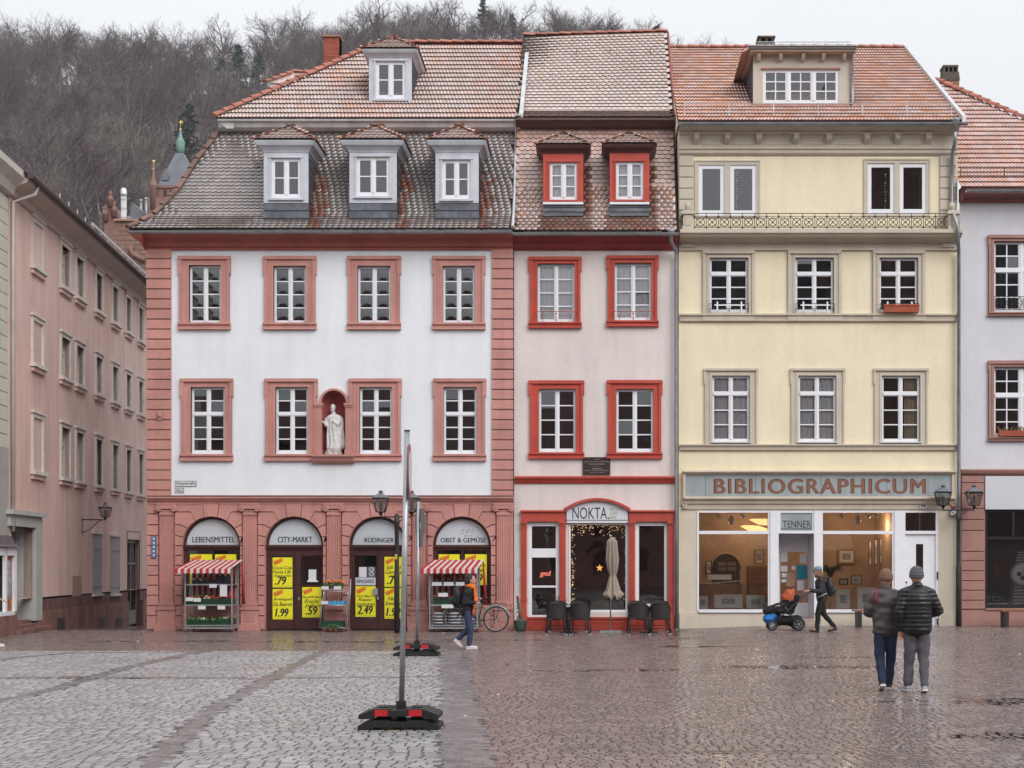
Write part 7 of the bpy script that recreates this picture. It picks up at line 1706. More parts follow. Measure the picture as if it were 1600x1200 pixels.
def skyline():
    px = -10.0; n = 0
    special = {590: (5, 'dark fir standing tallest left of the white dormer roof ridge', 1.1), 755: (6, 'layered grey green conifer highest on the ridge above the corner house', 1.2), 800: (6, 'smaller grey green conifer right of the tallest one on the ridge', 0.95), 1078: (0, 'small bare tree peeping over the ridge of the yellow house', 0.6)}
    for p, (k, lab, sc) in special.items():
        y = YR-12; tree_thing('ridge_conifer' if k > 4 else 'ridge_tree', k, PX(p, y), y, sc, rng.uniform(0, 6), lab)
    while px < 1070:
        y = YR+rng.uniform(-14, 4); sc = rng.uniform(0.75, 1.12)*(0.8 if px > 820 else 1.0)
        tree_thing('ridge_tree', rng.choice((0, 1, 2, 2, 3, 4)), PX(px, y), y, sc, rng.uniform(0, 6.28), LBL(px)); px += rng.uniform(13, 30)
    for k, (p, yy, kd, sc, lab) in enumerate(((372, 290, 6, 1.25, 'broad dusky evergreen left of the red rear dormer'), (345, 280, 6, 1.1, 'lower evergreen beside the broad dusky one'), (405, 285, 6, 1.05, 'evergreen nearest the red rear dormer'), (296, 190, 6, 1.15, 'olive conifer just right of the copper lantern'), (283, 205, 6, 0.9, 'olive conifer just behind the copper lantern'))):
        y = yy; tree_thing('evergreen_tree', kd, PX(p, y), y, sc, k, lab, 'evergreens on the slope')
    for k, p in enumerate(sorted(rng.uniform(30, 480) for _ in range(14))):   # pale trunks one can tell apart on the slope
        y = rng.uniform(150, 280); tree_thing('slope_tree', 4, PX(p, y), y, rng.uniform(0.9, 1.3), k, 'pale trunked bare tree on the dark slope, %s from the left' % ORD[k], 'pale trees on the slope')
skyline()
EV = [(PX(p, y), y) for p, y in ((372, 290), (345, 280), (405, 285), (296, 190), (283, 205), (590, YR-12), (755, YR-12), (800, YR-12))]
def woods():
    src = bpy.data.collections.new('wood_sources')
    for k, (t, c) in enumerate(TM[:5]):
        mb = bpy.data.meshes.new('wood_tree'); 
        o1 = bpy.data.objects.new('wood_tree', join_meshes(t, c)); src.objects.link(o1)
    pts = []
    y = 92.0
    while y < YR+3:
        step = 6.2; xl, xr = PX(-90, y), PX(1130, y); x = xl
        while x < xr:
            xx, yy = x+rng.uniform(-2, 2), y+rng.uniform(-2, 2); (None if any(abs(xx-ex) < 6 and -24 < yy-ey < 4 for ex, ey in EV) else pts.append((xx, yy, hill_z(xx, yy)))); x += step*rng.uniform(0.8, 1.3)
        y += step*1.25
    me = bpy.data.meshes.new('winter_wood'); me.from_pydata(pts, [], []); me.update()
    o = link('winter_wood', me, None, label='dense leafless winter wood covering the hillside', cat='wood', kind='stuff')
    g = bpy.data.node_groups.new('plant_wood', 'GeometryNodeTree'); g.interface.new_socket('Geometry', in_out='INPUT', socket_type='NodeSocketGeometry'); g.interface.new_socket('Geometry', in_out='OUTPUT', socket_type='NodeSocketGeometry')
    N = g.nodes.new; L = g.links.new
    gi, go = N('NodeGroupInput'), N('NodeGroupOutput'); ci = N('GeometryNodeCollectionInfo'); ci.inputs['Collection'].default_value = src; ci.inputs['Separate Children'].default_value = True; ci.inputs['Reset Children'].default_value = True
    ip = N('GeometryNodeInstanceOnPoints'); ip.inputs['Pick Instance'].default_value = True
    rv = N('FunctionNodeRandomValue'); rv.data_type = 'FLOAT_VECTOR'; rv.inputs[0].default_value = (0, 0, 0); rv.inputs[1].default_value = (0.08, 0.08, 6.28)
    rs = N('FunctionNodeRandomValue'); rs.data_type = 'FLOAT'; rs.inputs[2].default_value = 0.7; rs.inputs[3].default_value = 1.2; rs.inputs['Seed'].default_value = 4
    ri = N('FunctionNodeRandomValue'); ri.data_type = 'INT'; ri.inputs[4].default_value = 0; ri.inputs[5].default_value = 4; ri.inputs['Seed'].default_value = 9
    L(gi.outputs[0], ip.inputs['Points']); L(ci.outputs[0], ip.inputs['Instance']); L(ri.outputs[2], ip.inputs['Instance Index']); L(rv.outputs[0], ip.inputs['Rotation']); L(rs.outputs[1], ip.inputs['Scale']); L(ip.outputs[0], go.inputs[0])
    m = o.modifiers.new('plant_wood', 'NODES'); m.node_group = g
def join_meshes(a, b):
    me = bpy.data.meshes.new('wood_tree'); va = [tuple(v.co) for v in a.vertices]; vb = [tuple(v.co) for v in b.vertices]
    fa = [list(p.vertices) for p in a.polygons]; fb = [[i+len(va) for i in p.vertices] for p in b.polygons]
    me.from_pydata(va+vb, [], fa+fb); me.materials.append(a.materials[0]); me.materials.append(b.materials[0])
    me.polygons.foreach_set('material_index', [0]*len(fa)+[1]*len(fb)); me.update(); return me
woods()

# ------------------------------------------------------------------ the other side of the square, behind the viewer: it shows in the windows and shades the houses
def opposite():
    ss = mat('red_sandstone', 0); rf = mat('dark_slate_roof', (0.075, 0.06, 0.058), 0.6, 0.2, 1.0)
    C = thing('sandstone_church', (26, -70, 0), 'dark sandstone church across the square, seen mirrored in window panes', 'church')
    q = MB(ss); q.box(9, 52, -84, -64, 0, 14); q.build('nave_wall', C); q = MB(rf); q.prism([(-63.5, 13.9), (-84.5, 13.9), (-74, 29)], 8.6, 52.4, 'x'); q.build('nave_roof', C)
    q = MB(ss); q.box(19, 28, -72, -63, 0, 34); q.build('tower_shaft', C); q = MB(rf)
    for k in range(4):
        c = [(18.6, -72.4), (28.4, -72.4), (28.4, -62.6), (18.6, -62.6)]; a, b = c[k], c[(k+1) % 4]; q.poly([(*a, 34), (*b, 34), (23.5, -67.5, 46)])
    q.build('tower_roof', C)
    for k in range(5):
        x = 12+k*7.5; m = MB(M_dark); m.prism([(x, 4), (x+2, 4), (x+2, 10), (x+1, 12), (x, 10)], -63.98, -63.9, 'y'); m.build('window', C)
    q = MB(mat('cream_awning', (0.5, 0.45, 0.40), 0.8)); q.prism([(-63.9, 4.1), (-61.2, 3.0), (-61.2, 2.8), (-63.9, 3.9)], 11.2, 18.6, 'x'); q.build('awning', C)
    q = MB(mat('cream_awning', 0)); q.box(6.6, 11.0, -61.9, -61.7, 3.1, 4.1); fs = q.build('fascia', C)
    text('MARKTSTÜBLE', -10.6, -7.0, 3.35, 3.85, 0, mat('sign_red', (0.2, 0.03, 0.03), 0.5, 0.0), 'lettering', fs, xf=Matrix(((-1, 0, 0, 0), (0, -1, 0, -61.68), (0, 0, 1, 0), (0, 0, 0, 1))))
    for i, (x0, x1, h, rh, col) in enumerate(((-52, -37, 11, 5.5, (0.30, 0.17, 0.14)), (-37, -22, 10, 5.5, (0.34, 0.26, 0.22)), (-22, -8, 10.5, 6, (0.30, 0.13, 0.10)), (-8, 6.4, 10, 6, (0.32, 0.18, 0.15)))):
        h -= 0.5; t = thing('square_house', ((x0+x1)/2, -68, 0), ('first', 'second', 'third', 'fourth')[i]+' house from the far end across the square, mirrored in windows', 'house', 'houses across the square')
        m = mat('far_render_%d' % i, col, 0.9, 0.1); q = MB(m); q.box(x0+0.02, x1-0.02, -80, -66, 0, h); q.build('wall', t); q = MB(mat('red_brown_roof', (0.13, 0.055, 0.045), 0.6, 0.15)); q.prism([(-65.4, h-0.1), (-80.6, h-0.1), (-73, h+rh)], x0, x1, 'x'); q.build('roof', t)
        for k in range(4):
            for r in range(3): w_ = MB(M_dark); x = x0+1.5+k*(x1-x0-3)/3.6; w_.box(x, x+1.1, -66.0, -65.97, 1.2+3*r, 3+3*r); w_.build('window', t)
opposite()

def haze():
    m = bpy.data.materials.new('winter_haze'); m.use_nodes = True; nt = m.node_tree; nt.nodes.clear()
    o = nt.nodes.new('ShaderNodeOutputMaterial'); v = nt.nodes.new('ShaderNodeVolumePrincipled'); v.inputs['Color'].default_value = (0.86, 0.88, 0.95, 1); v.inputs['Density'].default_value = HAZE
    v.inputs['Anisotropy'].default_value = 0.2
    nt.links.new(v.outputs[0], o.inputs['Volume']); mb = MB(m); mb.box(-340, 270, -95, 385, -6, 175)
    mb.build('haze', kind='stuff', label='thin winter haze filling the air over square and hill')
HAZE = 0.0003
haze()
# ------------------------------------------------------------------ soft bodies: capsules and ellipsoids fused into one skin
def cap(mb, p0, p1, r0, r1, n=12, sq=1.0):
    p0, p1 = Vector(p0), Vector(p1); d = (p1-p0).normalized()
    mb.tube([p0-d*r0, p0-d*r0*0.72, p0, p1, p1+d*r1*0.72, p1+d*r1], [r0*0.06, r0*0.70, r0, r1, r1*0.70, r1*0.06], n, sq=sq)
def fuse(mb, m, name, parent, vox=0.012, it=3, disp=None, xf=None):
    me0 = mb.mesh('f'); o = bpy.data.objects.new('f', me0); COL.objects.link(o)
    r = o.modifiers.new('r', 'REMESH'); r.mode = 'VOXEL'; r.voxel_size = vox
    s = o.modifiers.new('s', 'SMOOTH'); s.iterations = it; s.factor = 0.6
    dg = bpy.context.evaluated_depsgraph_get(); dg.update(); me = bpy.data.meshes.new_from_object(o.evaluated_get(dg)); COL.objects.unlink(o); bpy.data.objects.remove(o)
    n = len(me.vertices); co = np.empty(n*3); me.vertices.foreach_get('co', co); co = co.reshape(-1, 3)
    if disp is not None:
        no = np.empty(n*3); me.vertices.foreach_get('normal', no); co = co + no.reshape(-1, 3)*disp(co)[:, None]
    if xf is not None:
        A = np.array(xf); co = co @ A[:3, :3].T + A[:3, 3]
    me.vertices.foreach_set('co', co.reshape(-1).astype(np.float32)); me.materials.clear(); me.materials.append(m); me.name = name
    me.polygons.foreach_set('use_smooth', [True]*len(me.polygons)); me.update(); return link(name, me, parent)
def creases(sc, amp, seed=0):                     # cloth folds
    rs = np.random.RandomState(seed); K = rs.normal(0, sc, (7, 3)); ph = rs.uniform(0, 6.28, 7)
    return lambda co: amp*sum(np.sin(co @ K[i]+ph[i]) for i in range(7))/3.0
M_skin = mat('skin', (0.50, 0.27, 0.19), 0.55, 0.05)
def hand(mb, p, d, up, side):
    """a loosely curled hand: palm, four fingers of different length, thumb"""
    p, d, up = Vector(p), Vector(d).normalized(), Vector(up).normalized(); s = d.cross(up).normalized()*side
    cap(mb, p, p+d*0.075, 0.028, 0.034, 8, 0.6)
    for k, l in enumerate((0.062, 0.072, 0.067, 0.052)):
        a = p+d*0.085+s*(0.027-0.019*k); b = a+d*l*0.55-up*0.008; c = b+d*l*0.3-up*0.028
        cap(mb, a, b, 0.0095, 0.0085, 6); cap(mb, b, c, 0.0085, 0.007, 6)
    a = p+d*0.03+s*0.032; b = a+d*0.035+s*0.022-up*0.01; cap(mb, a, b, 0.012, 0.010, 6); cap(mb, b, b+d*0.03-up*0.012, 0.010, 0.008, 6)
def person(loc, rz, label, J, jm, tm, shoe, jacket=None, jdisp=None, skin_hair=None, k=1.0, jw=1.0, hem=0.80, tw=1.0, tdisp=None, lean=0.0):
    """J: joints in a frame that faces +y: hip, kneeL/R, footL/R (heel xyz, toe dir), sh, elL/R, haL/R, head"""
    P = thing('person', loc, label, 'person'); X = Matrix.Translation(loc) @ Matrix.Rotation(rz, 4, 'Z') @ Matrix.Scale(k, 4)
    V3 = Vector; hp, ch, nk, hd = V3(J['hip']), V3(J['chest']), V3(J['neck']), V3(J['head'])
    sh = {s: ch+V3(((-1 if s == 'L' else 1)*0.165*jw, 0, 0.085)) for s in 'LR'}
    b = MB(M_skin)
    b.ball(hd, 0.076, 0.095, 0.115, 14, 10); b.ball(hd+V3((0, 0.035, -0.05)), 0.058, 0.06, 0.065); cap(b, nk-V3((0, 0, 0.06)), hd-V3((0, 0.01, 0.06)), 0.055, 0.052)
    b.ball(hd+V3((0, 0.102, -0.015)), 0.013, 0.022, 0.022, 8, 6)                     # nose
    for s in (-1, 1): b.ball(hd+V3((s*0.076, -0.005, -0.01)), 0.012, 0.02, 0.032, 8, 6); b.ball(hd+V3((s*0.032, 0.083, 0.012)), 0.017, 0.012, 0.012, 8, 6)
    b.ball(hd+V3((0, 0.088, -0.062)), 0.026, 0.013, 0.011, 8, 6)                     # mouth
    cap(b, hp, ch, 0.095, 0.10)
    for s in 'LR':
        si = -1 if s == 'L' else 1
        cap(b, ch+V3((si*0.05, 0, 0.1)), sh[s], 0.06, 0.055); cap(b, sh[s], J['el'+s], 0.042, 0.036); cap(b, J['el'+s], J['ha'+s], 0.036, 0.026)
        hand(b, J['ha'+s], J.get('hd'+s, V3(J['ha'+s])-V3(J['el'+s])), (0, 1, 0.2) if abs((V3(J['ha'+s])-V3(J['el'+s])).normalized().z) > 0.6 else (0, 0, 1), -si)
        cap(b, hp+V3((si*0.09, 0, -0.03)), J['kn'+s], 0.075, 0.052); cap(b, J['kn'+s], J['an'+s], 0.05, 0.036)
        cap(b, J['an'+s], V3(J['an'+s])+V3(J['to'+s])*0.12+V3((0, 0, -0.04)), 0.036, 0.03)
    fuse(b, M_skin, 'body', P, 0.0085, 1, None, X)
    t = MB(tm)
    for s in 'LR':
        si = -1 if s == 'L' else 1; kn, an = V3(J['kn'+s]), V3(J['an'+s])
        cap(t, hp+V3((si*0.085, 0, 0.0)), kn, 0.098*tw, 0.074*tw); cap(t, kn, an+V3((0, 0, 0.02)), 0.072*tw, 0.056*tw)
    cap(t, hp+V3((-0.06, 0, 0.02)), hp+V3((0.06, 0, 0.02)), 0.125, 0.125); cap(t, hp, hp.lerp(ch, 0.4), 0.135, 0.13)
    fuse(t, tm, 'trousers', P, 0.013, 3, tdisp or creases(22, 0.006, 3), X)
    j = MB(jm); rr = jw
    hz = V3((hp.x, hp.y, hem+0.05)); mid = hp.lerp(ch, 0.5)
    for (c, rx, ry) in ((hz, 0.175*rr, 0.130*rr), (hz.lerp(mid, 0.5), 0.182*rr, 0.138*rr), (mid, 0.178*rr, 0.138*rr), (mid.lerp(ch, 0.6), 0.188*rr, 0.140*rr), (ch, 0.198*rr, 0.135*rr), (ch+V3((0, -0.005, 0.03)), 0.180*rr, 0.115*rr)):
        j.ball(c, rx, ry, 0.155, 16, 9)
    j.lathe([(0.170*rr, hem-0.03), (0.182*rr, hem+0.08), (0.186*rr, hem+0.32)], (hp.x, hp.y, 0), 18, sy=0.76)
    cap(j, ch+V3((0, 0, 0.10)), nk+V3((0, -0.005, 0.0)), 0.10*rr, 0.068); j.torus(nk+V3((0, -0.005, 0.015)), 0.058, 0.022, 'z', 14, 6)
    for s in 'LR': cap(j, nk-V3((0, 0, 0.05)), sh[s], 0.06*rr, 0.07*rr); cap(j, sh[s]+V3((0, 0, -0.01)), J['el'+s], 0.073*rr, 0.062*rr); cap(j, J['el'+s], V3(J['el'+s]).lerp(V3(J['ha'+s]), 0.93), 0.066*rr, 0.047*rr)
    fuse(j, jm, 'jacket', P, 0.011, 7, jdisp or creases(20, 0.007, 5), X)
    for s in 'LR':
        an = V3(J['an'+s]); td = V3(J['to'+s]).normalized(); up = td.cross(V3((1, 0, 0))).normalized(); up = up if up.z > 0 else -up
        q = MB(shoe[0]); cap(q, an-up*0.03-td*0.02, an+td*0.15-up*0.05, 0.046, 0.036); cap(q, an, an-up*0.03, 0.044, 0.046)
        o = fuse(q, shoe[0], 'shoe', P, 0.009, 2, None, X)
        q = MB(shoe[1], X); c = an-up*0.078
        pts = [(-0.055, -0.036), (-0.068, 0), (-0.055, 0.036), (0.06, 0.043), (0.15, 0.038), (0.192, 0), (0.15, -0.038), (0.06, -0.043)]
        lo = [q.V(c+td*a+V3((b_, 0, 0))-up*0.0) for a, b_ in pts]; hi = [q.V(c+td*a*0.97+V3((b_*0.95, 0, 0))+up*0.032) for a, b_ in pts]; n = len(pts)
        for i in range(n): q.face([lo[i], lo[(i+1) % n], hi[(i+1) % n], hi[i]])
        q.face(lo[::-1]); q.face(hi); q.build('sole', o)
    return P, X
def knit_hat(P, X, hd, m, disp, h=0.15, r=0.098):
    q = MB(m); q.lathe([(r*0.97, -0.02), (r*1.06, 0.0), (r*1.04, 0.045), (r*1.0, 0.06), (r*0.92, h*0.62), (r*0.66, h*0.9), (r*0.2, h*1.02)], (hd[0], hd[1]-0.008, hd[2]+0.0), 18, sy=1.14); return fuse(q, m, 'knit_hat', P, 0.008, 1, disp, X)
def rib(f, a, ax=2): return lambda co: a*np.sin(co[:, ax]*f)

# two men walking away
def men():
    gx, gy = GP(1384, 1079); jm = mat('brown_grey_jacket', (0.085, 0.066, 0.068), 0.55, 0.12, 6); jeans = mat('dark_blue_jeans', (0.022, 0.032, 0.075), 0.85, 0.15, 9)
    sn = (mat('black_trainer', (0.03, 0.03, 0.032), 0.6), mat('white_sole', (0.62, 0.62, 0.62), 0.6))
    hd = (0.005, 0.02, 1.62)
    J = dict(hip=(0, 0, 0.93), chest=(0, 0.0, 1.30), neck=(0.0, 0.0, 1.49), head=hd, elL=(-0.27, 0.02, 1.15), haL=(-0.15, 0.22, 1.08), elR=(0.235, -0.03, 1.14), haR=(0.24, 0.03, 0.89), hdR=(0.02, 0.05, -1),
             knL=(-0.085, 0.02, 0.50), anL=(-0.075, -0.10, 0.125), toL=(0, 0.9, -0.45), knR=(0.085, 0.06, 0.50), anR=(0.075, 0.12, 0.09), toR=(0.1, 1, 0))
    P, X = person((gx, gy, gz(gx, gy)), 0, 'man in brown-grey jacket, tan knit hat and blue jeans walking away', J, jm, jeans, sn, jw=1.04, hem=0.86, jdisp=creases(22, 0.011, 5))
    knit_hat(P, X, hd, mat('tan_knit', (0.20, 0.115, 0.08), 0.95, 0.1, 20), rib(150, 0.0016))
    q = MB(mat('red_strap', (0.30, 0.02, 0.03), 0.6), X); q.tube([(-0.15, -0.155, 1.25), (-0.165, -0.12, 1.42), (-0.14, 0.02, 1.47)], 0.014, 6); q.build('bag_strap', P)
    gx, gy = GP(1433, 1082); jm = mat('black_puffer', (0.012, 0.012, 0.014), 0.35, 0.15, 6); tr = mat('grey_joggers', (0.115, 0.105, 0.12), 0.9, 0.1, 9)
    hd = (-0.005, 0.02, 1.655)
    def quilt(co):
        z = co[:, 2]; d = 0.011*np.abs(np.sin(np.pi*z/0.062))**0.6-0.004
        return d + creases(16, 0.004, 8)(co)
    J = dict(hip=(0, 0, 0.95), chest=(0, 0.0, 1.33), neck=(0.0, 0.0, 1.53), head=hd, elL=(-0.27, -0.04, 1.15), haL=(-0.235, 0.02, 0.90), hdL=(0.0, 0.06, -1), elR=(0.30, 0.0, 1.17), haR=(0.16, 0.2, 1.08),
             knL=(-0.095, 0.07, 0.52), anL=(-0.11, 0.10, 0.09), toL=(-0.25, 1, 0), knR=(0.095, 0.02, 0.50), anR=(0.085, -0.09, 0.10), toR=(0.1, 0.95, -0.2))
    sn = (mat('white_grey_trainer', (0.40, 0.40, 0.42), 0.6, 0.3, 30), mat('white_sole', 0))
    P, X = person((gx, gy, gz(gx, gy)), 0, 'man in quilted black jacket, striped knit hat and grey joggers walking away', J, jm, tr, sn, jdisp=quilt, jw=1.16, hem=0.88, tw=1.12, tdisp=creases(18, 0.009, 2))
    m = mat('striped_knit', (0.03, 0.03, 0.032), 0.95, 0.0); nt = m.node_tree; b = nt.nodes['Principled BSDF']; g = nt.nodes.new('ShaderNodeNewGeometry'); s = nt.nodes.new('ShaderNodeSeparateXYZ'); nt.links.new(g.outputs['Position'], s.inputs[0])
    mm = nt.nodes.new('ShaderNodeMath'); mm.operation = 'MULTIPLY'; mm.inputs[1].default_value = 6.283/0.021; sn_ = nt.nodes.new('ShaderNodeMath'); sn_.operation = 'SINE'; gt = nt.nodes.new('ShaderNodeMath'); gt.operation = 'GREATER_THAN'; gt.inputs[1].default_value = 0.35
    mx_ = nt.nodes.new('ShaderNodeMix'); mx_.data_type = 'RGBA'; mx_.inputs[6].default_value = (0.02, 0.02, 0.022, 1); mx_.inputs[7].default_value = (0.25, 0.24, 0.25, 1)
    nt.links.new(s.outputs[2], mm.inputs[0]); nt.links.new(mm.outputs[0], sn_.inputs[0]); nt.links.new(sn_.outputs[0], gt.inputs[0]); nt.links.new(gt.outputs[0], mx_.inputs[0]); nt.links.new(mx_.outputs[2], b.inputs['Base Color'])
    knit_hat(P, X, hd, m, rib(300, 0.0015), 0.155, 0.1)
men()
def backpack(c, rz, m, label, s=1.0):
    B = thing('backpack', c, label, 'backpack'); X = Matrix.Translation(c) @ Matrix.Rotation(rz, 4, 'Z') @ Matrix.Scale(s, 4)
    q = MB(m); q.ball((0, 0, 0), 0.155, 0.10, 0.235, 14, 10); q.ball((0, -0.03, -0.09), 0.15, 0.11, 0.14); fuse(q, m, 'bag', B, 0.012, 3, creases(24, 0.006, 1), X)
    q = MB(m); q.ball((0, -0.10, -0.08), 0.10, 0.05, 0.10); fuse(q, m, 'front_pocket', B, 0.012, 2, None, X)
    q = MB(M_steel, X); q.box(-0.02, 0.02, -0.155, -0.145, -0.05, 0.0); q.build('badge', B)
    q = MB(m, X)
    for s_ in (-1, 1): q.tube([(s_*0.09, 0.06, 0.2), (s_*0.10, 0.16, 0.24), (s_*0.11, 0.29, 0.10), (s_*0.11, 0.25, -0.1), (s_*0.10, 0.08, -0.2)], 0.017, 6, sq=0.5)
    q.build('strap', B); return B
def woman_scarf():
    gx, gy = GP(729, 1014.5); g0 = gz(gx, gy); jm = mat('black_coat', (0.012, 0.012, 0.013), 0.8, 0.15, 6); je = mat('blue_jeans', (0.035, 0.05, 0.11), 0.85, 0.2, 9)
    sn = (mat('white_trainer', (0.62, 0.63, 0.66), 0.6), mat('white_sole', 0)); hd = (0, 0.10, 1.52)
    J = dict(hip=(0, 0, 0.87), chest=(0, 0.05, 1.21), neck=(0, 0.075, 1.39), head=hd, elL=(-0.22, 0.0, 1.05), haL=(-0.12, 0.20, 1.10), elR=(0.22, -0.02, 1.03), haR=(0.13, 0.20, 1.02),
             knL=(-0.08, 0.06, 0.47), anL=(-0.07, -0.19, 0.20), toL=(0, 0.75, -0.66), knR=(0.08, 0.10, 0.46), anR=(0.07, 0.06, 0.085), toR=(0, 1, 0.04))
    P, X = person((gx, gy, g0), R(-90), 'woman in black coat with orange scarf and white trainers walking right', J, jm, je, sn, hem=0.78, k=0.98, jw=0.98)
    q = MB(jm); q.ball((0, 0.075, 1.545), 0.092, 0.10, 0.11); q.ball((0, 0.01, 1.47), 0.085, 0.06, 0.10); fuse(q, mat('dark_hair', (0.025, 0.015, 0.015), 0.6), 'hair', P, 0.009, 2, creases(60, 0.005, 3), X)
    sc = mat('orange_scarf', (0.72, 0.16, 0.02), 0.9, 0.15, 12); q = MB(sc); q.torus((0, 0.085, 1.385), 0.085, 0.043, 'z', 18, 8); q.torus((0, 0.10, 1.35), 0.085, 0.035, 'z', 18, 8)
    cap(q, (0.09, 0.17, 1.36), (0.12, 0.20, 1.0), 0.035, 0.04, 8, 0.5); cap(q, (0.12, 0.20, 1.0), (0.11, 0.16, 0.80), 0.045, 0.055, 8, 0.5); cap(q, (0.03, 0.19, 1.34), (0.05, 0.235, 1.05), 0.035, 0.04, 8, 0.5); fuse(q, sc, 'scarf', P, 0.011, 2, creases(45, 0.006, 4), X)
    c = X @ Vector((0, -0.19, 1.16)); backpack(c, R(-90), mat('black_nylon', (0.014, 0.014, 0.016), 0.5, 0.1), 'black backpack on the woman with the orange scarf')
woman_scarf()
def woman_stroller():
    gx, gy = GP(1284, 994); gy += 0.0; g0 = gz(gx, gy); jm = mat('navy_black_jacket', (0.022, 0.021, 0.03), 0.6, 0.15, 6); je = mat('black_trousers', (0.010, 0.009, 0.010), 0.8, 0.1)
    sn = (mat('dark_brown_shoe', (0.03, 0.015, 0.013), 0.4), mat('black_sole', (0.015, 0.014, 0.014), 0.7)); hd = (0, 0.11, 1.555)
    J = dict(hip=(0, 0, 0.90), chest=(0, 0.04, 1.25), neck=(0, 0.075, 1.43), head=hd, elL=(-0.21, 0.05, 1.05), haL=(-0.17, 0.30, 1.07), hdL=(0, 1, -0.1), elR=(0.21, 0.05, 1.05), haR=(0.17, 0.30, 1.07), hdR=(0, 1, -0.1),
             knL=(-0.08, 0.11, 0.48), anL=(-0.07, 0.13, 0.085), toL=(0, 1, 0.08), knR=(0.08, -0.06, 0.47), anR=(0.07, -0.33, 0.13), toR=(0, 0.95, -0.25))
    P, X = person((gx, gy, g0), R(90), 'woman in dark jacket and grey cap pushing a stroller left', J, jm, je, sn, hem=0.84)
    h = mat('light_brown_hair', (0.20, 0.115, 0.065), 0.6, 0.15, 20); q = MB(h); q.ball((0, 0.085, 1.56), 0.09, 0.095, 0.10); q.ball((0, 0.03, 1.46), 0.095, 0.07, 0.12); q.ball((0.05, 0.08, 1.42), 0.05, 0.06, 0.09); q.ball((-0.05, 0.08, 1.42), 0.05, 0.06, 0.09); fuse(q, h, 'hair', P, 0.009, 2, creases(60, 0.005, 3), X)
    cp = mat('grey_blue_cap', (0.16, 0.20, 0.26), 0.8, 0.1); q = MB(cp); q.lathe([(0.098, 0), (0.10, 0.03), (0.085, 0.075), (0.05, 0.105), (0.01, 0.115)], (0, 0.095, 1.575), 16, sy=1.12); q.ball((0, 0.215, 1.585), 0.07, 0.075, 0.012); fuse(q, cp, 'cap', P, 0.008, 1, None, X)
    q = MB(mat('brown_scarf', (0.10, 0.035, 0.025), 0.9)); q.torus((0, 0.08, 1.425), 0.075, 0.035, 'z', 16, 8); fuse(q, q.mats[0], 'scarf', P, 0.011, 2, creases(45, 0.005, 4), X)
    q = MB(mat('pale_belt', (0.55, 0.53, 0.5), 0.7), X); q.tube([(0.15, -0.10, 1.0), (0.19, 0.02, 0.95), (0.15, 0.14, 0.90)], 0.03, 6, sq=0.3); q.tube([(-0.15, -0.10, 1.0), (-0.19, 0.02, 0.95), (-0.15, 0.14, 0.90)], 0.03, 6, sq=0.3); q.build('hip_belt', P)
    c = X @ Vector((0, -0.20, 1.16)); backpack(c, R(90), mat('charcoal_nylon', (0.020, 0.019, 0.022), 0.5, 0.1), 'dark backpack on the woman pushing the stroller', 1.05)
    # stroller: local +y is its front, toward -x in the square
    sx, sy = GP(1228, 991); z0 = gz(sx, sy); T = thing('stroller', (sx, sy, z0), 'black stroller with orange hood and blue bag being pushed left', 'stroller'); W = Matrix.Translation((sx, sy, z0)) @ Matrix.Rotation(R(90), 4, 'Z')
    al = mat('dark_alloy', (0.10, 0.10, 0.105), 0.4, 0.1, metal=0.5); fb = mat('black_fabric', (0.012, 0.012, 0.014), 0.8, 0.1); q = MB(al, W)
    for s in (-0.24, 0.24): q.tube([(s, -0.72, 1.02), (s, -0.55, 0.98), (s, 0.30, 0.25)], 0.017, 8); q.tube([(s, -0.30, 0.17), (s*0.95, -0.02, 0.52), (s, 0.06, 0.62)], 0.014, 8)
    q.tube([(-0.24, -0.72, 1.02), (0.24, -0.72, 1.02)], 0.02, 8); q.tube([(-0.24, -0.30, 0.17), (0.24, -0.30, 0.17)], 0.012, 6); q.tube([(-0.2, 0.36, 0.14), (0.2, 0.36, 0.14)], 0.012, 6); q.build('frame', T)
    for s in (-0.25, 0.25):
        for (y, r) in ((-0.30, 0.165), (0.37, 0.13)):
            q = MB(M_iron, W); q.torus((s*(1 if y < 0 else 0.8), y, r), r-0.025, 0.026, 'x', 22, 6); wh = q.build('wheel', T); q = MB(M_steel, W); xs = s*(1 if y < 0 else 0.8)
            q.torus((xs, y, r), r-0.058, 0.009, 'x', 18, 4)
            for k in range(5): a = 6.283*k/5; q.tube([(xs, y, r), (xs, y+(r-0.055)*math.cos(a), r+(r-0.055)*math.sin(a))], 0.012, 5)
            q.ball((xs, y, r), 0.03); q.build('rim', wh)
    q = MB(fb); cap(q, (-0.12, -0.28, 0.86), (-0.12, -0.10, 0.48), 0.07, 0.09); cap(q, (0.12, -0.28, 0.86), (0.12, -0.10, 0.48), 0.07, 0.09); cap(q, (-0.12, -0.08, 0.50), (-0.12, 0.20, 0.50), 0.08, 0.07); cap(q, (0.12, -0.08, 0.50), (0.12, 0.20, 0.50), 0.08, 0.07); cap(q, (0, 0.2, 0.52), (0, 0.42, 0.42), 0.13, 0.09); cap(q, (0, -0.3, 0.25), (0, 0.2, 0.25), 0.15, 0.13); fuse(q, fb, 'seat', T, 0.015, 2, creases(20, 0.008, 4), W)
    q = MB(fb); cap(q, (0, 0.0, 0.62), (0, 0.50, 0.50), 0.16, 0.12); fuse(q, fb, 'foot_muff', T, 0.015, 2, creases(24, 0.008, 6), W)
    oh = mat('orange_hood', (0.46, 0.10, 0.03), 0.7, 0.1, 8); q = MB(oh, W)
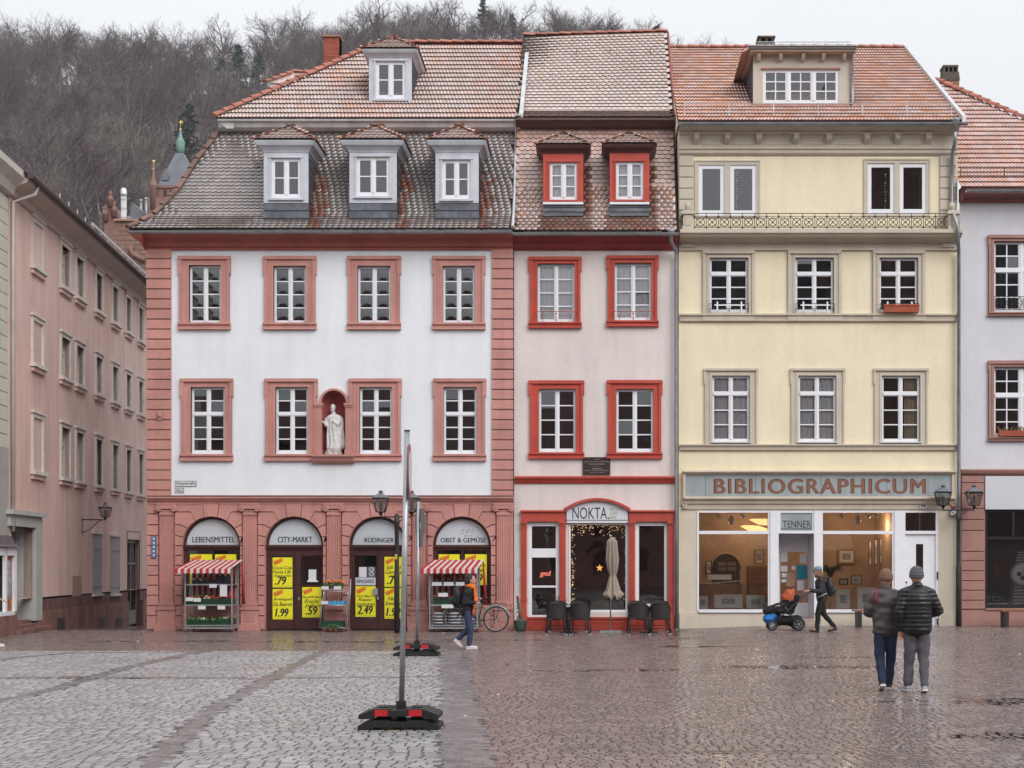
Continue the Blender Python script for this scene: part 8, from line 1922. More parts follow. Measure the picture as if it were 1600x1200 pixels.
    def hood(u, v): a = R(100)-R(95)*u; b = math.pi*v; pl = 1+0.06*math.cos(u*5*math.pi); return (-0.23*math.cos(b), -0.16+0.30*pl*math.sin(b)**0.6*math.cos(a)-0.10*(1-u)*0, 0.78+0.30*pl*math.sin(b)**0.6*math.sin(a))
    ngrid(q, hood, 20, 14); q.build('hood', T)
    bb = mat('blue_bag', (0.01, 0.16, 0.48), 0.5, 0.1); BG = thing('blue_bag', tuple(W @ Vector((0, 0.42, 0.2))), 'bright blue bag slung under the front of the stroller', 'bag'); q = MB(bb); q.ball((0, 0.44, 0.30), 0.17, 0.17, 0.14); q.ball((0, 0.34, 0.36), 0.14, 0.14, 0.10); fuse(q, bb, 'bag', BG, 0.014, 2, creases(30, 0.008, 2), W); q = MB(bb, W); q.tube([(0, 0.5, 0.42), (0, 0.42, 0.5), (0, 0.3, 0.46)], 0.012, 5); q.build('handle', BG)
    CH = thing('person', tuple(W @ Vector((0, 0.02, 0.55))), 'small child in purple hat sitting in the stroller', 'person'); q = MB(M_skin); q.ball((0, 0.05, 0.86), 0.066, 0.075, 0.085); q.ball((0, 0.128, 0.85), 0.01); cap(q, (0, 0.0, 0.76), (0, 0.0, 0.60), 0.07, 0.09)
    for s in (-1, 1): cap(q, (s*0.08, 0.0, 0.74), (s*0.12, 0.12, 0.64), 0.03, 0.025); hand(q, (s*0.11, 0.15, 0.64), (0, 1, 0), (0, 0, 1), -s); cap(q, (s*0.05, 0.03, 0.6), (s*0.06, 0.25, 0.58), 0.05, 0.04)
    fuse(q, M_skin, 'body', CH, 0.009, 1, None, W); q = MB(fb); cap(q, (0, 0.0, 0.76), (0, 0.0, 0.60), 0.10, 0.12)
    for s in (-1, 1): cap(q, (s*0.08, 0.0, 0.74), (s*0.12, 0.11, 0.65), 0.05, 0.045)
    fuse(q, mat('dark_blue_snowsuit', (0.02, 0.025, 0.05), 0.7), 'snowsuit', CH, 0.012, 2, None, W); knit_hat(CH, W, (0, 0.05, 0.88), mat('purple_knit', (0.06, 0.015, 0.06), 0.9), None, 0.09, 0.075)
woman_stroller()
def edge_person():
    x, y = GP(-17, 1012); J = dict(hip=(0, 0, 0.93), chest=(0, 0.0, 1.30), neck=(0.0, 0.0, 1.49), head=(0.0, 0.02, 1.62), elL=(-0.26, 0.02, 1.10), haL=(-0.2, 0.2, 1.05), elR=(0.26, -0.03, 1.10), haR=(0.24, 0.12, 0.88), knL=(-0.085, 0.1, 0.50), anL=(-0.075, 0.12, 0.09), toL=(0, 1, 0), knR=(0.085, 0.0, 0.50), anR=(0.075, -0.1, 0.1), toR=(0, 1, -0.15))
    person((x, y, 0), R(-75), 'person in green chequered shirt and white shoes cut off by the left edge', J, mat('green_check', (0.10, 0.15, 0.12), 0.9, 0.5, 14), mat('black_trousers', 0), (mat('white_trainer', 0), mat('white_sole', 0)))
edge_person()
# ------------------------------------------------------------------ street furniture and market goods
def sign_post(px, base_py, top_py, bw, lab, lean, disc, tilt_x):
    x, y = GP(px, base_py); z0 = gz(x, y); s = S(y); T = thing('road_sign', (x, y, z0), lab, 'road sign', 'portable road signs')
    rub = mat('black_rubber', (0.016, 0.015, 0.016), 0.55, 0.2, 8); w_ = bw*s/2; h = 0.11; dp = 0.24
    for k in range(2):                            # two stacked foot plates
        q = MB(rub); zb = z0+k*(h+0.012); ww = w_*(1.0-0.02*k)
        q.prism([(x-ww, zb+0.0), (x-ww, zb+h*0.42), (x-ww*0.62, zb+h), (x-ww*0.22, zb+h), (x-ww*0.2, zb+h*0.86), (x+ww*0.2, zb+h*0.86), (x+ww*0.22, zb+h), (x+ww*0.62, zb+h), (x+ww, zb+h*0.42), (x+ww, zb), (x+ww*0.66, zb), (x+ww*0.6, zb+0.03), (x-ww*0.6, zb+0.03), (x-ww*0.66, zb)], y-dp, y+dp, 'y')
        fp = q.build('foot_plate', T)
        for sgn in (-1, 1):
            if k == 1: q = MB(mat('red_reflector', (0.55, 0.02, 0.025), 0.35)); q.box(x+sgn*w_*0.26, x+sgn*w_*0.58, y-dp-0.006, y-dp-0.0005, zb+0.034, zb+h*0.94); q.build('reflector', fp)
            q = MB(rub); q.box(x+sgn*w_*0.4-0.05, x+sgn*w_*0.4+0.05, y-0.1, y+0.1, zb+h, zb+h+0.012); q.build('grip', fp)
    q = MB(rub); q.box(x-0.05, x+0.05, y-0.05, y+0.05, z0+0.05, z0+0.30); q.build('socket', T)
    H = (base_py-top_py)*s; tp = Vector((x+lean, y, z0+H)); bt = Vector((x, y, z0+0.1)); dv = (tp-bt).normalized()
    q = MB(M_steel); q.tube([bt, tp], 0.031, 12); q.build('pole', T)
    q = MB(M_iron); q.tube([tp, tp+dv*0.015], 0.034, 12); q.build('pole_cap', T)
    c = bt+dv*((tp-bt).length-disc-0.14); rx = Matrix.Rotation(tilt_x, 4, 'Z'); X = Matrix.Translation(c+Vector((0.036, 0, 0))) @ rx
    q = MB(mat('sign_back_grey', (0.20, 0.21, 0.225), 0.5, 0.05), X); q.lathe([(disc, -0.004), (disc, 0.0)], (0, 0, 0), 40, 'y'); q.use(mat('sign_red_rim', (0.45, 0.03, 0.04), 0.4)); q.lathe([(disc, -0.0075), (disc, -0.0045)], (0, 0, 0), 40, 'y'); q.use(mat('sign_white', (0.7, 0.7, 0.7), 0.4)); q.lathe([(disc*0.76, -0.0105), (disc*0.76, -0.008)], (0, 0, 0), 40, 'y'); q.build('sign_disc', T)
    return T, tp, bt, dv, X
T, tp, bt, dv, X = sign_post(627, 1137, 674, 125, 'tall round road sign nearest the viewer, seen edge-on, on red-and-black foot', 0.065, 0.31, R(94))
T, tp, bt, dv, X = sign_post(651.5, 1024, 783, 70, 'smaller grey-backed round road sign behind the tall one', 0.03, 0.30, R(118))
q = MB(MATS['sign_back_grey'], Matrix.Translation(tp-dv*0.72+Vector((0.03, 0, 0))) @ Matrix.Rotation(R(125), 4, 'Z')); q.box(-0.16, 0.16, -0.006, 0.0, -0.2, 0.1); q.build('lower_plate', T)
q = MB(mat('white_sticker', (0.6, 0.6, 0.6), 0.6), X); q.box(-0.06, 0.06, 0.001, 0.003, -0.12, 0.0); q.build('sticker', T)

def lantern(T, c, s=1.0, glassm=None, name='lantern', letter=None):
    x, y, z = c; gm = M_iron; gl_ = mat('lantern_glass', (0.45, 0.44, 0.42), 0.2, 0.15, 20); q = MB(gm)
    b, t, h = 0.11*s, 0.19*s, 0.36*s
    B = [(x+sx*b, y+sy*b, z) for sx, sy in ((-1, -1), (1, -1), (1, 1), (-1, 1))]; U = [(x+sx*t, y+sy*t, z+h) for sx, sy in ((-1, -1), (1, -1), (1, 1), (-1, 1))]
    for k in range(4): q.tube([B[k], U[k]], 0.013*s, 5); q.tube([B[k], B[(k+1) % 4]], 0.012*s, 5); q.tube([U[k], U[(k+1) % 4]], 0.015*s, 5)
    q.lathe([(0.03*s, -0.10*s), (0.05*s, -0.03*s), (0.10*s, 0.0)], (x, y, z), 8); o = q.build(name, T)
    q = MB(mat('lantern_roof', (0.16, 0.17, 0.20), 0.45, 0.15)); e = t*1.15
    E = [(x+sx*e, y+sy*e, z+h+0.01) for sx, sy in ((-1, -1), (1, -1), (1, 1), (-1, 1))]; m_ = [(x+sx*0.05*s, y+sy*0.05*s, z+h+0.13*s) for sx, sy in ((-1, -1), (1, -1), (1, 1), (-1, 1))]
    for k in range(4): k2 = (k+1) % 4; q.poly([E[k], E[k2], m_[k2], m_[k]])
    q.poly(E[::-1]); q.lathe([(0.05*s, h+0.13*s), (0.05*s, h+0.17*s), (0.07*s, h+0.18*s), (0.02*s, h+0.21*s)], (x, y, z), 8); q.build('lantern_roof', o)
    q = MB(glass('lantern_pane', (0.75, 0.73, 0.70), 0.12))
    for k in range(4): k2 = (k+1) % 4; q.poly([Vector(B[k]).lerp(Vector((x, y, z)), 0.05), Vector(B[k2]).lerp(Vector((x, y, z)), 0.05), Vector(U[k2]).lerp(Vector((x, y, z+h)), 0.05), Vector(U[k]).lerp(Vector((x, y, z+h)), 0.05)])
    q.build('lantern_glass', o); q = MB(gl_); q.lathe([(0.02*s, 0.02), (0.05*s, 0.06*s), (0.06*s, 0.18*s), (0.02*s, 0.27*s)], (x, y, z), 8); q.build('mantle', o)
    return o
def lamp_post(px, Y, top_py, arm_py, lx, lab, letter=False):
    x = PX(px, Y); z0 = gz(x, Y); T = thing('street_lamp', (x, Y, z0), lab, 'street lamp', 'double lantern street lamps'); q = MB(M_iron); zt = PZ(top_py, Y)
    q.lathe([(0.072, 0), (0.072, 1.6), (0.06, 1.68), (0.058, zt-z0-0.3), (0.075, zt-z0-0.28), (0.075, zt-z0-0.2), (0.05, zt-z0)], (x, Y, z0), 12); q.build('post', T)
    za = PZ(arm_py, Y)
    for p in lx:
        q = MB(M_iron); xx = PX(p, Y); q.tube([(x, Y, za), (xx, Y, za), (xx, Y, za+0.08)], 0.022, 6); q.tube([(x, Y, za-0.18), ((x+xx)/2, Y, za-0.03)], 0.013, 5); q.build('arm', T)
        lantern(T, (xx, Y, za+0.13), 1.0)
    if letter: text('G', PX(lx[0], Y)-0.06, PX(lx[0], Y)+0.06, za+0.16, za+0.32, Y-0.16, M_ink, 'lettering', T)
    return T
t = lamp_post(620, -1.5, 803, 807.5, (595, 643.5), 'double street lamp in front of the third grocery arch')
q = MB(mat('yellow_sticker', (0.55, 0.45, 0.08), 0.6)); q.box(PX(620, -1.5)-0.04, PX(620, -1.5)+0.02, -1.572, -1.56, PZ(874, -1.5), PZ(866, -1.5)); q.build('sticker', t)
t = lamp_post(1497.5, -0.2, 797, 797, (1473.5, 1522), 'double street lamp between yellow house and lilac house', True)
def wall_lamp():
    c = LXF @ Vector((LU(132), -1.0, LZ(136, 818))); b = LXF @ Vector((LU(113), 0, LZ(116, 812))); T = thing('wall_lantern', tuple(b), 'green topped wall lantern on scrolled bracket on the pink house', 'lantern'); b = LXF @ Vector((LU(128), 0, LZ(128, 812))); c = LXF @ Vector((LU(128), -0.7, LZ(128, 812))); q = MB(M_iron)
    q.tube([b, c, c+Vector((0, 0, 0.05))], 0.02, 6); q.tube([b+Vector((0, 0, 0.1)), b-Vector((0, 0, 0.45))], 0.02, 6); q.tube([b-Vector((0, 0, 0.4)), b.lerp(c, 0.35)-Vector((0, 0, 0.30)), b.lerp(c, 0.6)-Vector((0, 0, 0.12)), b.lerp(c, 0.85)], 0.015, 6); q.build('bracket', T); lantern(T, tuple(c+Vector((0, 0, 0.08))), 0.82)
wall_lamp()

M_stripeR = mat('red_stripe_cloth', (0.42, 0.02, 0.035), 0.8, 0.1, 10); M_stripeW = mat('white_stripe_cloth', (0.60, 0.52, 0.48), 0.8, 0.06, 10)
M_crate = mat('green_crate', (0.012, 0.055, 0.025), 0.5, 0.1); M_crateb = mat('black_crate', (0.015, 0.014, 0.02), 0.5, 0.1); M_tag = mat('price_tag', (0.66, 0.67, 0.70), 0.7, 0.03)
def crate(x0, x1, y0, y1, z, h, m, lab, fill=None, n=24, fr=0.04, seed=1, two=None):
    C = thing('crate', ((x0+x1)/2, (y0+y1)/2, z), lab, 'crate', 'produce crates on the market racks'); q = MB(m); t = 0.015
    q.box(x0, x1, y0, y1, z, z+0.015)
    for k in range(3): a = z+0.02+(h-0.02)*k/3; b = a+(h-0.02)/3*0.72; q.box(x0, x1, y0, y0+t, a, b); q.box(x0, x1, y1-t, y1, a, b); q.box(x0, x0+t, y0+t, y1-t, a, b); q.box(x1-t, x1, y0+t, y1-t, a, b)
    for xx in (x0, x1-0.025): q.box(xx, xx+0.025, y0-0.004, y0+0.02, z, z+h); q.box(xx, xx+0.025, y1-0.02, y1+0.004, z, z+h)
    q.build('tray', C)
    if fill is not None:
        rn = random.Random(seed); ms = fill if isinstance(fill, list) else [fill]; q = MB(ms[0])
        for k in range(n): q.use(ms[k % len(ms)]); q.ball((rn.uniform(x0+fr, x1-fr), rn.uniform(y0+fr, y1-fr), z+h*rn.uniform(0.75, 1.25)), fr*rn.uniform(0.8, 1.1), n=7, m=5)
        q.build('produce', C)['kind'] = 'stuff'
    return C
M_apple = mat('red_apple', (0.42, 0.035, 0.03), 0.35, 0.25, 20); M_tom = mat('tomato', (0.55, 0.03, 0.02), 0.3, 0.1); M_onion = mat('brown_onion', (0.22, 0.075, 0.04), 0.5, 0.3, 15); M_pale = mat('pale_produce', (0.5, 0.45, 0.33), 0.6, 0.2, 15); M_leaf = mat('leaf_green', (0.05, 0.13, 0.03), 0.6, 0.35, 12); M_flw = mat('orange_flower', (0.65, 0.22, 0.06), 0.7, 0.3, 30); M_redfl = mat('red_flower', (0.45, 0.01, 0.02), 0.6, 0.2, 20)
def market_rack(px0, px1, lab, kind):
    Yf = -0.95; Yb = -0.30; X = lambda p: PX(p, Yf); Z = lambda p: PZ(p, Yf); x0, x1 = X(px0), X(px1); T = thing('market_rack', ((x0+x1)/2, (Yf+Yb)/2, 0), lab, 'market rack', 'wheeled market racks')
    q = MB(M_steel); zt = Z(884)
    for x in (x0, x1):
        for y in (Yf, Yb): q.box(x-0.018, x+0.018, y-0.018, y+0.018, 0.13, zt+(0.12 if y == Yb else 0))
        q.box(x-0.01, x+0.01, Yf+0.018, Yb-0.018, Z(964), Z(964)+0.02)
    q.box(x0-0.018, x1+0.018, Yb-0.012, Yb+0.012, zt+0.09, zt+0.119); q.build('frame', T)
    for py in (912.5, 944.5, 976.5): q = MB(M_steel); z = Z(py); q.box(x0+0.018, x1-0.018, Yf-0.012, Yb+0.012, z-0.035, z); q.build('shelf', T)
    q = MB(M_steel); q.box(x0-0.02, x1+0.02, Yf-0.02, Yb+0.02, Z(982.5), Z(980)); q.build('base', T)
    for x in (x0+0.05, x1-0.05):
        for y in (Yf+0.03, Yb-0.03): q = MB(M_iron); q.torus((x, y, 0.055), 0.04, 0.016, 'x', 14, 6); q.use(M_steel); q.box(x-0.025, x+0.025, y-0.015, y+0.015, 0.055, 0.14); q.build('caster', T)
    # striped canopy with scalloped valance; striped back cloth
    q = MB(M_stripeR); a0, a1 = x0-0.22, x1+0.02; n = 18; zf, zb = Z(889), zt+0.16; yf, yb = Yf-0.22, Yb+0.02
    for k in range(n):
        q.use(M_stripeR if k % 2 == 0 else M_stripeW); u0, u1 = a0+(a1-a0)*k/n, a0+(a1-a0)*(k+1)/n; v0, v1 = x0+(x1+0.12-x0)*k/n, x0+(x1+0.12-x0)*(k+1)/n
        q.poly([(u0, yf, zf), (u1, yf, zf), (v1, yb, zb), (v0, yb, zb)])
        q.poly([(u0, yf, zf), (u0, yf-0.01, zf-0.10), ((u0+u1)/2, yf-0.015, zf-0.13), (u1, yf-0.01, zf-0.10), (u1, yf, zf)])
    q.build('canopy', T)
    q = MB(M_stripeR); n = 16
    for k in range(n): q.use(M_stripeR if k % 2 == 0 else M_stripeW); u0, u1 = x0+(x1-x0)*k/n, x0+(x1-x0)*(k+1)/n; q.poly([(u0, Yb+0.03+0.01*(k % 2), Z(945)), (u1, Yb+0.03-0.01*(k % 2)+0.01, Z(945)), (u1, Yb+0.03, zt+0.1), (u0, Yb+0.03, zt+0.1)])
    q.build('back_cloth', T)
    q = MB(M_stripeR); q.tube([(x1+0.10, Yb, zb-0.05), (x1+0.14, Yb-0.03, Z(912)), (x1+0.17, Yb-0.05, Z(945))], [0.02, 0.035, 0.045], 6, sq=0.4); q.build('side_cloth', T)
    for a, b, py in ((0.52, 0.68, 915), (0.28, 0.44, 949), (0.70, 0.86, 949), (0.02, 0.18, 936), (0.19, 0.34, 937)) if kind == 0 else ((0.05, 0.25, 912), (0.30, 0.5, 912), (0.55, 0.75, 912), (0.25, 0.5, 947), (0.18, 0.38, 929)):
        q = MB(M_tag); q.box(x0+(x1-x0)*a, x0+(x1-x0)*b, Yf-0.035, Yf-0.027, Z(py+3.2), Z(py-2.6)); q.build('price_tag', T)
    w_ = x1-x0; s1, s2, s3 = Z(912.5), Z(944.5), Z(976.5)
    if kind == 0:
        L = lambda u: x0+0.03+(w_-0.06)*u
        for i, (u0, u1, f, m) in enumerate(((0.12, 0.4, [M_onion, M_pale], M_crateb), (0.41, 0.68, [M_apple, M_onion], M_crateb))): crate(L(u0), L(u1), Yf+0.03, Yb-0.1, s1, 0.10, m, ('onion crate left on the top shelf of the left rack', 'apple crate in the middle of the top shelf of the left rack')[i], f, 34, 0.035, i)
        crate(L(0.69), L(0.97), Yf+0.03, Yb-0.1, s1, 0.11, M_crateb, 'lower black crate right on the top shelf of the left rack'); crate(L(0.69), L(0.97), Yf+0.03, Yb-0.1, s1+0.115, 0.11, M_crateb, 'upper black crate right on the top shelf of the left rack')
        for i, (u0, u1, f) in enumerate(((0.0, 0.31, [M_tom, M_leaf]), (0.32, 0.66, [M_tom, M_pale]), (0.67, 0.99, [M_apple, M_tom]))): crate(L(u0), L(u1), Yf+0.03, Yb-0.1, s2, 0.17, M_crate, 'green crate of red produce, %s on the middle shelf of the left rack' % ('first', 'second', 'third')[i], f, 34, 0.036, i+4)
        for i, (u0, u1) in enumerate(((0.0, 0.5), (0.51, 0.99))): crate(L(u0), L(u1), Yf+0.03, Yb-0.05, s3, 0.15, M_crate, 'green crate of pale vegetables, %s on the bottom shelf of the left rack' % ('left', 'right')[i], [M_leaf, M_leaf, M_pale], 30, 0.04, i+9)
        q = MB(M_tag); q.box(L(0.76), L(0.92), Yf-0.03, Yf-0.022, Z(932), Z(913.5)); q.build('notice', T)
    else:
        L = lambda u: x0+0.03+(w_-0.06)*u
        for i in range(4):
            c = L(0.13+0.25*i); P_ = thing('potted_flower', (c, -0.62, s1), 'red potted flower, %s on the top shelf of the right rack' % ('first', 'second', 'third', 'fourth')[i], 'plant', 'flowers on the right rack'); q = MB(M_crate); q.lathe([(0.05, 0), (0.07, 0.1)], (c, -0.62, s1), 10); q.build('pot', P_); rn = random.Random(i); q = MB(M_leaf)
            for k in range(40): p = Vector((c+rn.gauss(0, 0.06), -0.65+rn.gauss(0, 0.06), s1+0.14+rn.random()*0.14)); d = Vector((rn.gauss(0, 1), rn.gauss(0, 1), rn.gauss(0, 0.6))).normalized()*0.05; e = d.orthogonal().normalized()*0.025; q.use(M_redfl if k % 3 else M_leaf); q.poly([p-d, p-e, p+d, p+e])
            q.build('foliage', P_)
        for i, (u0, u1) in enumerate(((0.04, 0.44), (0.46, 0.9))): crate(L(u0), L(u1), Yf+0.03, Yb-0.1, s2, 0.20, M_crate, '%s green crate on the middle shelf of the right rack' % ('left', 'right')[i], [M_apple, M_leaf], 30, 0.036, i+20)
        sk = mat('white_sack', (0.55, 0.56, 0.60), 0.6, 0.1, 8)
        k = 0
        for col in range(3):
            for r in range(4):
                c = L(0.17+0.33*col); z = s3+0.045+0.085*r
                if col == 2 and r > 1: continue
                S_ = thing('soil_sack', (c, -0.62, z-0.04), 'white sack lying in the %s pile, %s from the bottom, on the right rack' % (('left', 'middle', 'right')[col], ('first', 'second', 'third', 'fourth')[r]), 'sack', 'sacks on the right rack'); q = MB(sk); q.ball((c, -0.64+0.01*r, z), w_*0.17, 0.28, 0.043, 12, 7); q.use(M_crateb); q.box(c-w_*0.15, c+w_*0.15, -0.93, -0.915, z-0.006, z+0.004); q.build('sack', S_); k += 1
market_rack(289.5, 362.5, 'silver wheeled rack of fruit under a striped canopy at the leftmost arch', 0)
market_rack(671.5, 746, 'silver wheeled rack of sacks and flowers under a striped canopy at the rightmost arch', 1)
def flower_rack():
    Yf, Yb = -0.75, -0.30; X = lambda p: PX(p, Yf); Z = lambda p: PZ(p, Yf); T = thing('flower_rack', (X(521), -0.5, 0), 'small curved grey flower rack between the two middle arches', 'market rack'); q = MB(M_steel)
    for s, (a, b) in ((0, (505.5, 499)), (1, (543.5, 539.5))):
        q.tube([(X(a), Yf, Z(924)), (X(a)-0.0, Yf, Z(930)), (X((a+b)/2), Yf, Z(950)), (X(b), Yf, Z(982))], 0.018, 6); q.tube([(X(a), Yb, Z(905)), (X(b), Yb, Z(982))], 0.016, 6)
    for py, y in ((924, 0), (946, 0), (981, 0)): q.tube([(X(502), Yf, Z(py)), (X(541), Yf, Z(py))], 0.014, 6)
    q.build('frame', T)
    for py, a in ((921, 504), (946, 501.5), (981.5, 499.5)): q = MB(M_steel); q.box(X(a), X(541), Yf+0.02, Yb, Z(py), Z(py)+0.02); q.build('shelf', T)
    for a, b, py in ((503, 514, 918.5), (522, 533.5, 918.5), (502, 513, 941.5)): q = MB(M_tag); q.box(X(a), X(b), Yf-0.04, Yf-0.032, Z(py+2.5), Z(py-2.5)); q.build('price_tag', T)
    for i in range(5):
        c = X(507+6.2*i); P_ = thing('potted_flower', (c, -0.55, Z(921)), 'orange potted flower, %s in the row on top of the flower rack' % ('first', 'second', 'third', 'fourth', 'fifth')[i], 'plant', 'flowers on the flower rack'); rn = random.Random(i+40); q = MB(mat('clay_pot', 0)); q.lathe([(0.04, 0.02), (0.055, 0.1)], (c, -0.55, Z(921)), 10); q.build('pot', P_); q = MB(M_leaf)
        for k in range(46): zz = rn.random(); p = Vector((c+rn.gauss(0, 0.045), -0.58+rn.gauss(0, 0.06), Z(919)+0.05+zz*0.16)); d = Vector((rn.gauss(0, 1), rn.gauss(0, 1), rn.gauss(0, 0.6))).normalized()*0.04; e = d.orthogonal().normalized()*0.022; q.use(M_flw if zz > 0.6 else M_leaf); q.poly([p-d, p-e, p+d, p+e])
        q.build('foliage', P_)
    B = thing('blue_packets', (X(525), -0.6, Z(946)), 'row of bright blue packets on the middle shelf of the flower rack', 'packets'); bl = mat('blue_packet', (0.08, 0.33, 0.60), 0.4, 0.1, 9)
    for k in range(4): q = MB(bl); q.box(X(513+6.3*k), X(518.6+6.3*k), Yf+0.05, -0.4, Z(945), Z(940-(k % 2))); q.build('packet', B)
    crate(X(500), X(537), Yf+0.02, Yb-0.02, Z(980.5), 0.19, M_crate, 'green crate on the bottom shelf of the flower rack')
    for i, p in enumerate((519, 527)):
        P_ = thing('potted_plant', (X(p), -1.0, 0), ('left', 'right')[i]+' small clay pot plant on the ground by the flower rack', 'plant', 'pots on the ground'); q = MB(mat('clay_pot', 0)); q.lathe([(0.045, 0), (0.06, 0.09), (0.066, 0.11)], (X(p), -1.0, 0), 10); q.build('pot', P_); rn = random.Random(i+60); q = MB(M_leaf)
        for k in range(40): pp = Vector((X(p)+rn.gauss(0, 0.045), -1.0+rn.gauss(0, 0.045), 0.12+rn.random()*0.09)); d = Vector((rn.gauss(0, 1), rn.gauss(0, 1), rn.gauss(0.3, 0.5))).normalized()*0.045; e = d.orthogonal().normalized()*0.02; q.poly([pp-d, pp-e, pp+d, pp+e])
        q.build('foliage', P_)
flower_rack()
def bicycle():
    Y = -0.85; x1, x2 = PX(712, Y), PX(775, Y); r = 0.345; T = thing('bicycle', ((x1+x2)/2, Y, 0), 'black city bicycle with rear rack parked at the rightmost arch', 'bicycle')
    for i, x in enumerate((x1, x2)):
        q = MB(M_iron); q.torus((x, Y, r), r-0.018, 0.02, 'y', 36, 6); wh = q.build('wheel', T); q = MB(M_steel); q.torus((x, Y, r), r-0.045, 0.009, 'y', 30, 5)
        for k in range(18): a = 6.283*k/18; q.tube([(x, Y+0.02*(-1)**k, r), (x+(r-0.045)*math.cos(a), Y, r+(r-0.045)*math.sin(a))], 0.0022, 3, cap=False)
        q.lathe([(0.025, -0.05), (0.02, 0), (0.025, 0.05)], (x, Y, r), 8, 'y'); q.build('rim', wh)
        q = MB(mat('silver_mudguard', (0.42, 0.41, 0.40), 0.35, 0.1, metal=0.6)); a0, a1 = (R(5), R(190)) if i else (R(20), R(170)); q.tube([(x+(r+0.02)*math.cos(a0+(a1-a0)*k/14), Y, r+(r+0.02)*math.sin(a0+(a1-a0)*k/14)) for k in range(15)], 0.022, 6, sq=0.4); q.build('mudguard', T)
    bb = Vector(((x1*0.44+x2*0.56), Y, 0.30)); st = Vector((bb.x+0.13, Y, 0.80)); hd = Vector((x1+0.19, Y, 0.86)); q = MB(M_iron)
    q.tube([bb, st], 0.016, 8); q.tube([bb, hd-Vector((0, 0, 0.14))], 0.018, 8); q.tube([st-Vector((0.03, 0, 0.14)), hd-Vector((-0.02, 0, 0.30))], 0.016, 8); q.tube([hd+Vector((-0.02, 0, 0.12)), hd-Vector((-0.02, 0, 0.2)), (x1, Y, r)], 0.016, 8); q.tube([bb, (x2, Y, r)], 0.011, 6); q.tube([st-Vector((0.03, 0, 0.12)), (x2, Y, r)], 0.010, 6); q.tube([hd+Vector((-0.02, 0, 0.10)), hd+Vector((-0.03, 0, 0.2)), hd+Vector((0.05, -0.25, 0.22)), hd+Vector((0.15, -0.28, 0.2))], 0.012, 6); q.tube([hd+Vector((-0.03, 0, 0.2)), hd+Vector((0.05, 0.25, 0.22)), hd+Vector((0.15, 0.28, 0.2))], 0.012, 6); q.build('frame', T)
    q = MB(mat('brown_saddle', (0.05, 0.02, 0.018), 0.5)); q.ball(st+Vector((0.02, 0, 0.10)), 0.14, 0.07, 0.035); q.ball(st+Vector((0.08, 0, 0.11)), 0.07, 0.10, 0.04); fuse(q, q.mats[0], 'saddle', T, 0.012, 1); q = MB(M_steel); q.tube([st, st+Vector((0.02, 0, 0.09))], 0.013, 6); q.build('seat_post', T)
    q = MB(M_iron); zr = 0.76
    for s in (-0.06, 0.06): q.tube([(st.x+0.06, Y+s, zr), (x2+0.25, Y+s, zr)], 0.008, 5); q.tube([(x2+0.1, Y+s, zr), (x2, Y+s, r)], 0.007, 5)
    for k in range(4): xx = st.x+0.08+k*0.12; q.tube([(xx, Y-0.06, zr), (xx, Y+0.06, zr)], 0.007, 5)
    q.build('rear_rack', T); q = MB(M_iron); q.torus((bb.x, Y-0.05, bb.z), 0.085, 0.008, 'y', 20, 5); q.tube([bb+Vector((0, -0.07, 0)), bb+Vector((0.10, -0.07, -0.13))], 0.01, 5); q.tube([bb+Vector((0, 0.07, 0)), bb+Vector((-0.10, 0.07, 0.13))], 0.01, 5); q.box(bb.x+0.06, bb.x+0.14, Y-0.16, Y-0.08, bb.z-0.15, bb.z-0.13); q.build('crank', T)
    q = MB(mat('red_lamp', (0.5, 0.02, 0.02), 0.4)); q.box(x2+0.25, x2+0.28, Y-0.03, Y+0.03, 0.70, 0.76); q.build('tail_lamp', T)
bicycle()
M_wick = mat('dark_wicker', (0.030, 0.022, 0.022), 0.6, 0.3, 60)
def chair(loc, rz, lab):
    T = thing('wicker_chair', loc, lab, 'chair', 'dark wicker cafe chairs'); X = Matrix.Translation(loc) @ Matrix.Rotation(rz, 4, 'Z')   # local back at -y
    q = MB(M_wick, X)
    def back(u, v): a = math.pi*(1.0+u) ; w_ = 0.25+0.015*v; return (w_*math.cos(a), -0.02+0.25*math.sin(a)*(0.9+0.1*v)+0.0, 0.42+0.40*v*(1-0.45*(abs(u-0.5)*2)**2.2))
    ngrid(q, back, 18, 8); 
    def back2(u, v): p = back(1-u, v); return (p[0]*0.93, p[1]*0.93, p[2])
    ngrid(q, back2, 18, 8); q.build('backrest', T)
    q = MB(M_wick, X); q.tube([back(k/18, 1.0) if True else 0 for k in range(19)], 0.016, 6); q.build('top_rail', T)
    q = MB(M_wick, X); q.prism([(-0.24, -0.2), (0.24, -0.2), (0.26, 0.24), (-0.26, 0.24)], 0.40, 0.44, 'z'); q.build('seat', T)
    for sx in (-1, 1):
        for sy in (-1, 1):
            q = MB(M_wick, X); q.tube([(sx*0.21, sy*0.19+0.02, 0.42), (sx*0.25, sy*0.22+0.02, 0.02)], 0.016, 6); l = q.build('leg', T); q = MB(M_tag, X); q.tube([(sx*0.25, sy*0.22+0.02, 0.025), (sx*0.25, sy*0.22+0.02, 0.0)], 0.018, 6); q.build('foot_cap', l)
    q = MB(M_wick, X)
    for sx in (-1, 1): q.tube([(sx*0.235, -0.18, 0.16), (sx*0.235, 0.21, 0.16)], 0.011, 5)
    q.tube([(-0.235, 0.0, 0.16), (0.235, 0.0, 0.16)], 0.011, 5); q.build('stretcher', T); return T
